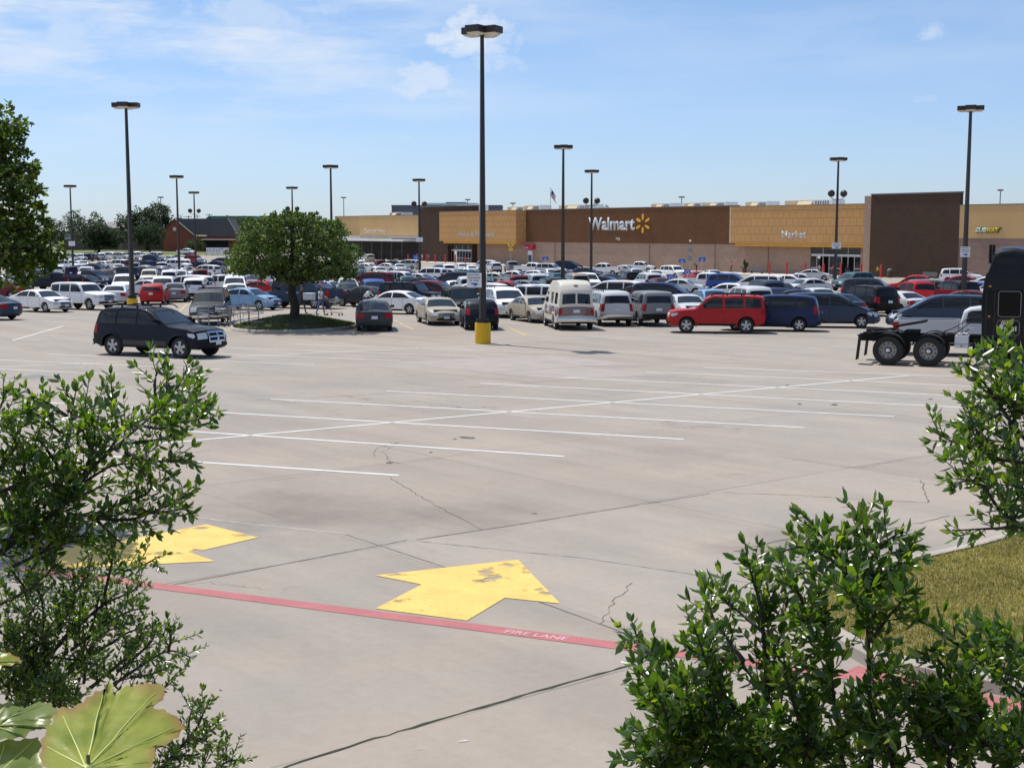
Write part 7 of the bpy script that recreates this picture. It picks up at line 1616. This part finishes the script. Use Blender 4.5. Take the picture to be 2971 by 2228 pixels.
# ------------------------------------------------------------------ people
def person(label, loc, yaw, shirt, trousers, skin=(.30, .17, .11), hair=(.02, .015, .012), pose='walk', h=1.72, long_hair=False, sleeves=.28, shoes=(.05, .045, .045)):
    k = h/1.75; J = {}; E = []; Rr = {}; BN = {}
    def j(n_, p, r, par=None, part='skin', ry=None):
        J[n_] = Vector(p)*k; Rr[n_] = (r*k, (ry or r)*k); BN[n_] = part
        if par: E.append((par, n_))
    lean = {'lean': .75, 'bend': 1.0}.get(pose, .04); st = {'walk': .26, 'walkbox': .24, 'push': .22}.get(pose, .05)
    def tp(z, y=0.0, x=0.0):   # a torso point, pitched forward (x is forward) about the hips
        d = z-.95; return (x*cos(lean)+d*sin(lean), y, .95+d*cos(lean)-x*sin(lean))
    j('pelvis', (0, 0, .95), .135, None, 'trousers', .16)
    j('waist', tp(1.08), .115, 'pelvis', 'shirt', .145); j('chest', tp(1.30), .125, 'waist', 'shirt', .175); j('collar', tp(1.44), .075, 'chest', 'shirt', .11)
    j('neck', tp(1.50), .052, 'collar', 'skin'); j('jaw', tp(1.575, 0, .015), .068, 'neck', 'skin'); j('brow', tp(1.655, 0, .015), .088, 'jaw', 'skin', .08); j('crown', tp(1.73, 0, 0), .06, 'brow', 'skin')
    j('nose', tp(1.615, 0, .115), .014, 'jaw', 'skin')
    for s, nm in ((1, 'l'), (-1, 'r')):
        f = st*s; hy = .095*s
        j('hip'+nm, (0, hy, .90), .095, 'pelvis', 'trousers'); j('knee'+nm, (f*.55+.03, hy, .50), .062, 'hip'+nm, 'trousers'); j('ankle'+nm, (f-.03 if f < 0 else f, hy, .09 if f >= 0 else .12), .042, 'knee'+nm, 'trousers'); j('heel'+nm, (f-.02, hy, .045), .040, 'ankle'+nm, 'shoes'); j('toe'+nm, (f+.15, hy*1.15, .035), .034, 'heel'+nm, 'shoes')
        sh = Vector(tp(1.41, .185*s)); j('shoulder'+nm, sh, .062, 'collar', 'shirt')
        sw = -f*.9
        if pose in ('walkbox',): el, wr = sh+Vector((.06, .05*s, -.27)), sh+Vector((.30, -.03*s, -.30))
        elif pose == 'push': el, wr = sh+Vector((.10, .06*s, -.25)), sh+Vector((.34, -.02*s, -.33))
        elif pose in ('lean', 'bend'): el, wr = sh+Vector((.14, .12*s, -.22)), sh+Vector((.30, .06*s, -.36))
        else: el, wr = sh+Vector((sw*.45-.03, .04*s, -.28)), sh+Vector((sw*1.1+.02, .05*s, -.53))
        j('elbow'+nm, el, .042, 'shoulder'+nm, 'shirt' if sleeves > .2 else 'skin'); j('wrist'+nm, wr, .027, 'elbow'+nm, 'skin')
        d = (wr-el).normalized(); palm = wr+d*.07; j('palm'+nm, palm, .030, 'wrist'+nm, 'skin', .022)
        side = d.cross(Vector((0, s, 0))).normalized(); 
        for i, (o_, ln) in enumerate(((-.030, .070), (-.010, .082), (.010, .078), (.030, .060))):
            a = palm+side*o_+d*.02; j(f'kn{nm}{i}', a+d*.02, .0095, 'palm'+nm, 'skin'); j(f'tip{nm}{i}', a+d*ln+Vector((0, -s*.025, 0)), .0075, f'kn{nm}{i}', 'skin')
        j('thumb'+nm, wr+d*.055+side*.050, .010, 'palm'+nm, 'skin'); j('thumbtip'+nm, wr+d*.095+side*.058+Vector((0, -s*.015, 0)), .008, 'thumb'+nm, 'skin')
    names = list(J); idx = {n_: i for i, n_ in enumerate(names)}
    me = bpy.data.meshes.new('body'); me.from_pydata([tuple(J[n_]) for n_ in names], [(idx[a], idx[b2]) for a, b2 in E], [])
    o = bpy.data.objects.new('body', me); COL.objects.link(o)
    md = o.modifiers.new('skin', 'SKIN'); md.branch_smoothing = .3; sb = o.modifiers.new('sub', 'SUBSURF'); sb.levels = 1; sb.render_levels = 1
    if not me.skin_vertices: me.attributes  # the modifier adds the layer
    for i, n_ in enumerate(names): me.skin_vertices[0].data[i].radius = Rr[n_]; me.skin_vertices[0].data[i].use_root = (n_ == 'pelvis')
    dg = bpy.context.evaluated_depsgraph_get(); dg.update(); m2 = bpy.data.meshes.new_from_object(o.evaluated_get(dg)); bpy.data.objects.remove(o); bpy.data.meshes.remove(me)
    m2.materials.clear(); parts = ['skin', 'shirt', 'trousers', 'shoes']
    cols = dict(skin=skin, shirt=shirt, trousers=trousers, shoes=shoes)
    for q in parts: m2.materials.append(mat('cloth_%s_%d_%d_%d' % ((q,)+tuple(int(c*200) for c in cols[q])), cols[q], .8))
    segs_ = [(J[a], J[b2], BN[b2], BN[a]) for a, b2 in E]
    for p in m2.polygons:
        c = p.center; best = None
        for a, b2, pb, pa in segs_:
            ab = b2-a; t = clamp((c-a).dot(ab)/max(ab.length_squared, 1e-9)); dd = (c-(a+ab*t)).length
            if best is None or dd < best[0]: best = (dd, pb if t > .35 else pa)
        p.material_index = parts.index(best[1]); p.use_smooth = True
    e = empty('person', loc, yaw, False, label, 'person', 'people walking about the lot'); b_ = link('body', m2, e)
    hm = bmesh.new(); bmesh.ops.create_uvsphere(hm, u_segments=14, v_segments=10, radius=1)
    c = (J['brow']+J['crown'])/2+Vector((-.018, 0, .0)); up = (J['crown']-J['jaw']).normalized()
    for v in hm.verts:
        co = v.co.copy(); co = Vector((co.x*.105, co.y*.095, co.z*.105))
        if v.co.x > .2 and v.co.z < .25: co *= .72
        if v.co.z < -.5: co *= .8 if not long_hair else 1.0
        if long_hair and v.co.z < -.3 and v.co.x < .3: co.z -= .12
        v.co = c+co*k
    obj('hair', hm, mat('hair_%d' % int(hair[0]*300), hair, .7), e, 60)
    return e
bpy.context.view_layer.update()
def gp(px, py): p = ground(px, py); return (p.x, p.y, zg(p.y))
w_loc = gp(930, 914); person('person in a white top and jeans pushing a cart behind the grey pickup', w_loc, radians(-25), (.62, .64, .68), (.09, .13, .22), hair=(.03, .02, .015), pose='push', long_hair=True, sleeves=.1)
b_loc = gp(875, 909); person('person in dark clothes carrying a pale box beside the tree trunk', b_loc, radians(-15), (.035, .03, .035), (.025, .03, .045), pose='walkbox')
# the carton in those hands
bx = empty('carton', Vector(b_loc)+Matrix.Rotation(radians(-15), 3, 'Z') @ Vector((.52, 0, .86)), radians(-15), False, 'pale closed carton held by the person beside the tree trunk', 'box')
bm = bmesh.new(); box(bm, -.30, .34, -.24, .24, 0, .36, bev=.01); obj('box_side', bm, mat('carton_grey', (.42, .45, .47), .7, .06, 3), bx)
bm = bmesh.new(); box(bm, -.32, .36, -.26, .26, .362, .41, bev=.008); obj('lid', bm, mat('carton_lid', (.58, .64, .68), .6), bx)
lc = gp(1058, 905); person('person in a pale shirt leaning over the dark grey sedan', lc, radians(-20), (.55, .57, .62), (.06, .07, .10), hair=(.12, .10, .09), pose='lean')
for px, py, sh, tr_, pose, yaw, lab, kw in ((2121, 795, (.55, .16, .17), (.03, .03, .035), 'walk', 200, 'person in a pink shirt walking along the market wall with a white bag', {}), (2021, 792, (.05, .06, .10), (.05, .05, .08), 'bend', 220, 'person in dark blue bending down by the beige wall', {}), (2546, 813, (.55, .36, .02), (.06, .06, .08), 'stand', 240, 'person in a yellow shirt standing beside the last red bollard', {}), (2377, 790, (.42, .36, .30), (.20, .18, .16), 'walk', 60, 'person in a tan shirt entering the market door', dict(hair=(.10, .03, .02))), (2417, 792, (.45, .03, .03), (.04, .04, .05), 'walk', 60, 'person in a red shirt at the market doors behind the lamp post', {}), (2459, 792, (.03, .03, .04), (.05, .07, .14), 'walk', 240, 'person in dark top coming out of the market door', {}), (2762, 800, (.55, .57, .60), (.08, .08, .10), 'stand', 240, 'person in a white shirt before the taupe wall behind the white SUV', {}), (1244, 768, (.14, .30, .40), (.40, .06, .06), 'walk', 200, 'person in a light blue shirt walking between the first red bollards', {}), (1280, 768, (.04, .04, .05), (.05, .06, .10), 'walk', 30, 'person in dark clothes walking in front of the dark entrance tower', {}), (1225, 757, (.60, .55, .50), (.30, .25, .20), 'stand', 220, 'person in pale clothes beside the blue sign at the garden canopy', {}), (1431, 765, (.40, .05, .07), (.06, .06, .08), 'walk', 200, 'person in a dark red top by the beige wall under the home sign box', {})):
    y = 0
    s, _ = face(px, py, 5.5); q = BM0+RGT*s-INTO*5.5; person(lab, (q.x, q.y, FLAT_Z+.13), radians(yaw), sh, tr_, pose=pose, **kw)
# ------------------------------------------------------------------ shopping carts and their corral
WIRE = mat('cart_wire', (.24, .25, .26), .4, metal=.5); WIRED = mat('dark_cart', (.06, .06, .07), .5); HANDB = mat('cart_handle', (.04, .10, .35), .5)
def cart(loc, yaw, label, m=WIRE):
    e = empty('shopping_cart', loc, yaw, True, label, 'shopping cart', 'shopping carts')
    bm = bmesh.new(); B0 = [(-.42, .24, .52), (.45, .17, .58), (.45, -.17, .58), (-.42, -.24, .52)]; T0 = [(-.48, .29, .98), (.52, .22, .92), (.52, -.22, .92), (-.48, -.29, .98)]
    for Q in (B0, T0): tube(bm, Q+Q[:1], .011, 5)
    for i in range(4):
        for k in range(9):
            t = k/8; a = Vector(B0[i]).lerp(Vector(B0[(i+1) % 4]), t); c = Vector(T0[i]).lerp(Vector(T0[(i+1) % 4]), t); tube(bm, [a, c], .005, 4)
        for k in (1, 2, 3): tube(bm, [Vector(B0[i]).lerp(Vector(T0[i]), k/4), Vector(B0[(i+1) % 4]).lerp(Vector(T0[(i+1) % 4]), k/4)], .004, 4)
    for k in range(7): tube(bm, [Vector(B0[0]).lerp(Vector(B0[1]), k/6), Vector(B0[3]).lerp(Vector(B0[2]), k/6)], .004, 4)
    obj('basket', bm, m, e)
    bm = bmesh.new()
    for s in (1, -1): tube(bm, spline([Vector((-.62, s*.27, 1.02)), Vector((-.45, s*.25, .55)), Vector((-.40, s*.25, .20)), Vector((.45, s*.18, .18))], 5), .013, 6)
    tube(bm, [(.45, .18, .18), (.45, -.18, .18)], .012, 6); obj('frame', bm, m, e)
    bm = bmesh.new(); tube(bm, [(-.62, .28, 1.02), (-.62, -.28, 1.02)], .02, 8); obj('handle', bm, HANDB, e)
    for x, y in ((-.38, .24), (-.38, -.24), (.42, .17), (.42, -.17)):
        bm = bmesh.new(); lathe(bm, [(.001, -.015), (.06, -.015), (.06, .015), (.001, .015)], 12); o = obj('wheel', bm, TYRE, e, 40); o.location = (x, y, .061)
    return e
c1 = ground(737, 952, .12); cart((c1.x, c1.y, isl_z(c1.x, c1.y)+.01), radians(-20), 'wire shopping cart standing on the grass edge of the island')
wl = Vector(w_loc)+Matrix.Rotation(radians(-25), 3, 'Z') @ Vector((1.02, 0, 0)); cart((wl.x, wl.y, zg(wl.y)), radians(-25), 'dark wire shopping cart pushed by the person in the white top', WIRED)
GALV = mat('galvanised_rail', (.28, .29, .30), .45, .08, 4, metal=.6)
A_, B_ = ground(628, 952), ground(700, 940)
cr = empty('cart_corral', ((A_+B_)/2), 0, False, 'galvanised cart corral rails beside the island kerb', 'cart corral')
ci = cr.matrix_world.inverted(); dv = (ground(735, 952)-ground(655, 962)); dv.z = 0; dv.normalize(); nv = Vector((-dv.y, dv.x, 0))
for s in (-.9, .9):
    bm = bmesh.new(); c = Vector(((A_+B_)/2))+nv*s; c.z = 0
    for z in (.35, .7, 1.05): tube(bm, [(c-dv*1.6)+Vector((0, 0, zg(c.y)+z)), (c+dv*1.6)+Vector((0, 0, zg(c.y)+z))], .024, 6)
    for t in (-1.6, -.5, .5, 1.6): q = c+dv*t; tube(bm, [q+Vector((0, 0, zg(q.y)-.05)), q+Vector((0, 0, zg(q.y)+1.05))], .028, 6)
    o = obj('side_rail', bm, GALV, cr, 60); o.matrix_parent_inverse = ci
c = Vector(((A_+B_)/2)); c.z = zg(c.y); q = c+dv*1.55
for k in range(2): pq = c+dv*(-.4+.45*k); cart((pq.x, pq.y, zg(pq.y)), atan2(dv.y, dv.x)+pi, 'wire shopping cart parked in the corral, '+('nearer the island' if k else 'farther from the island'))
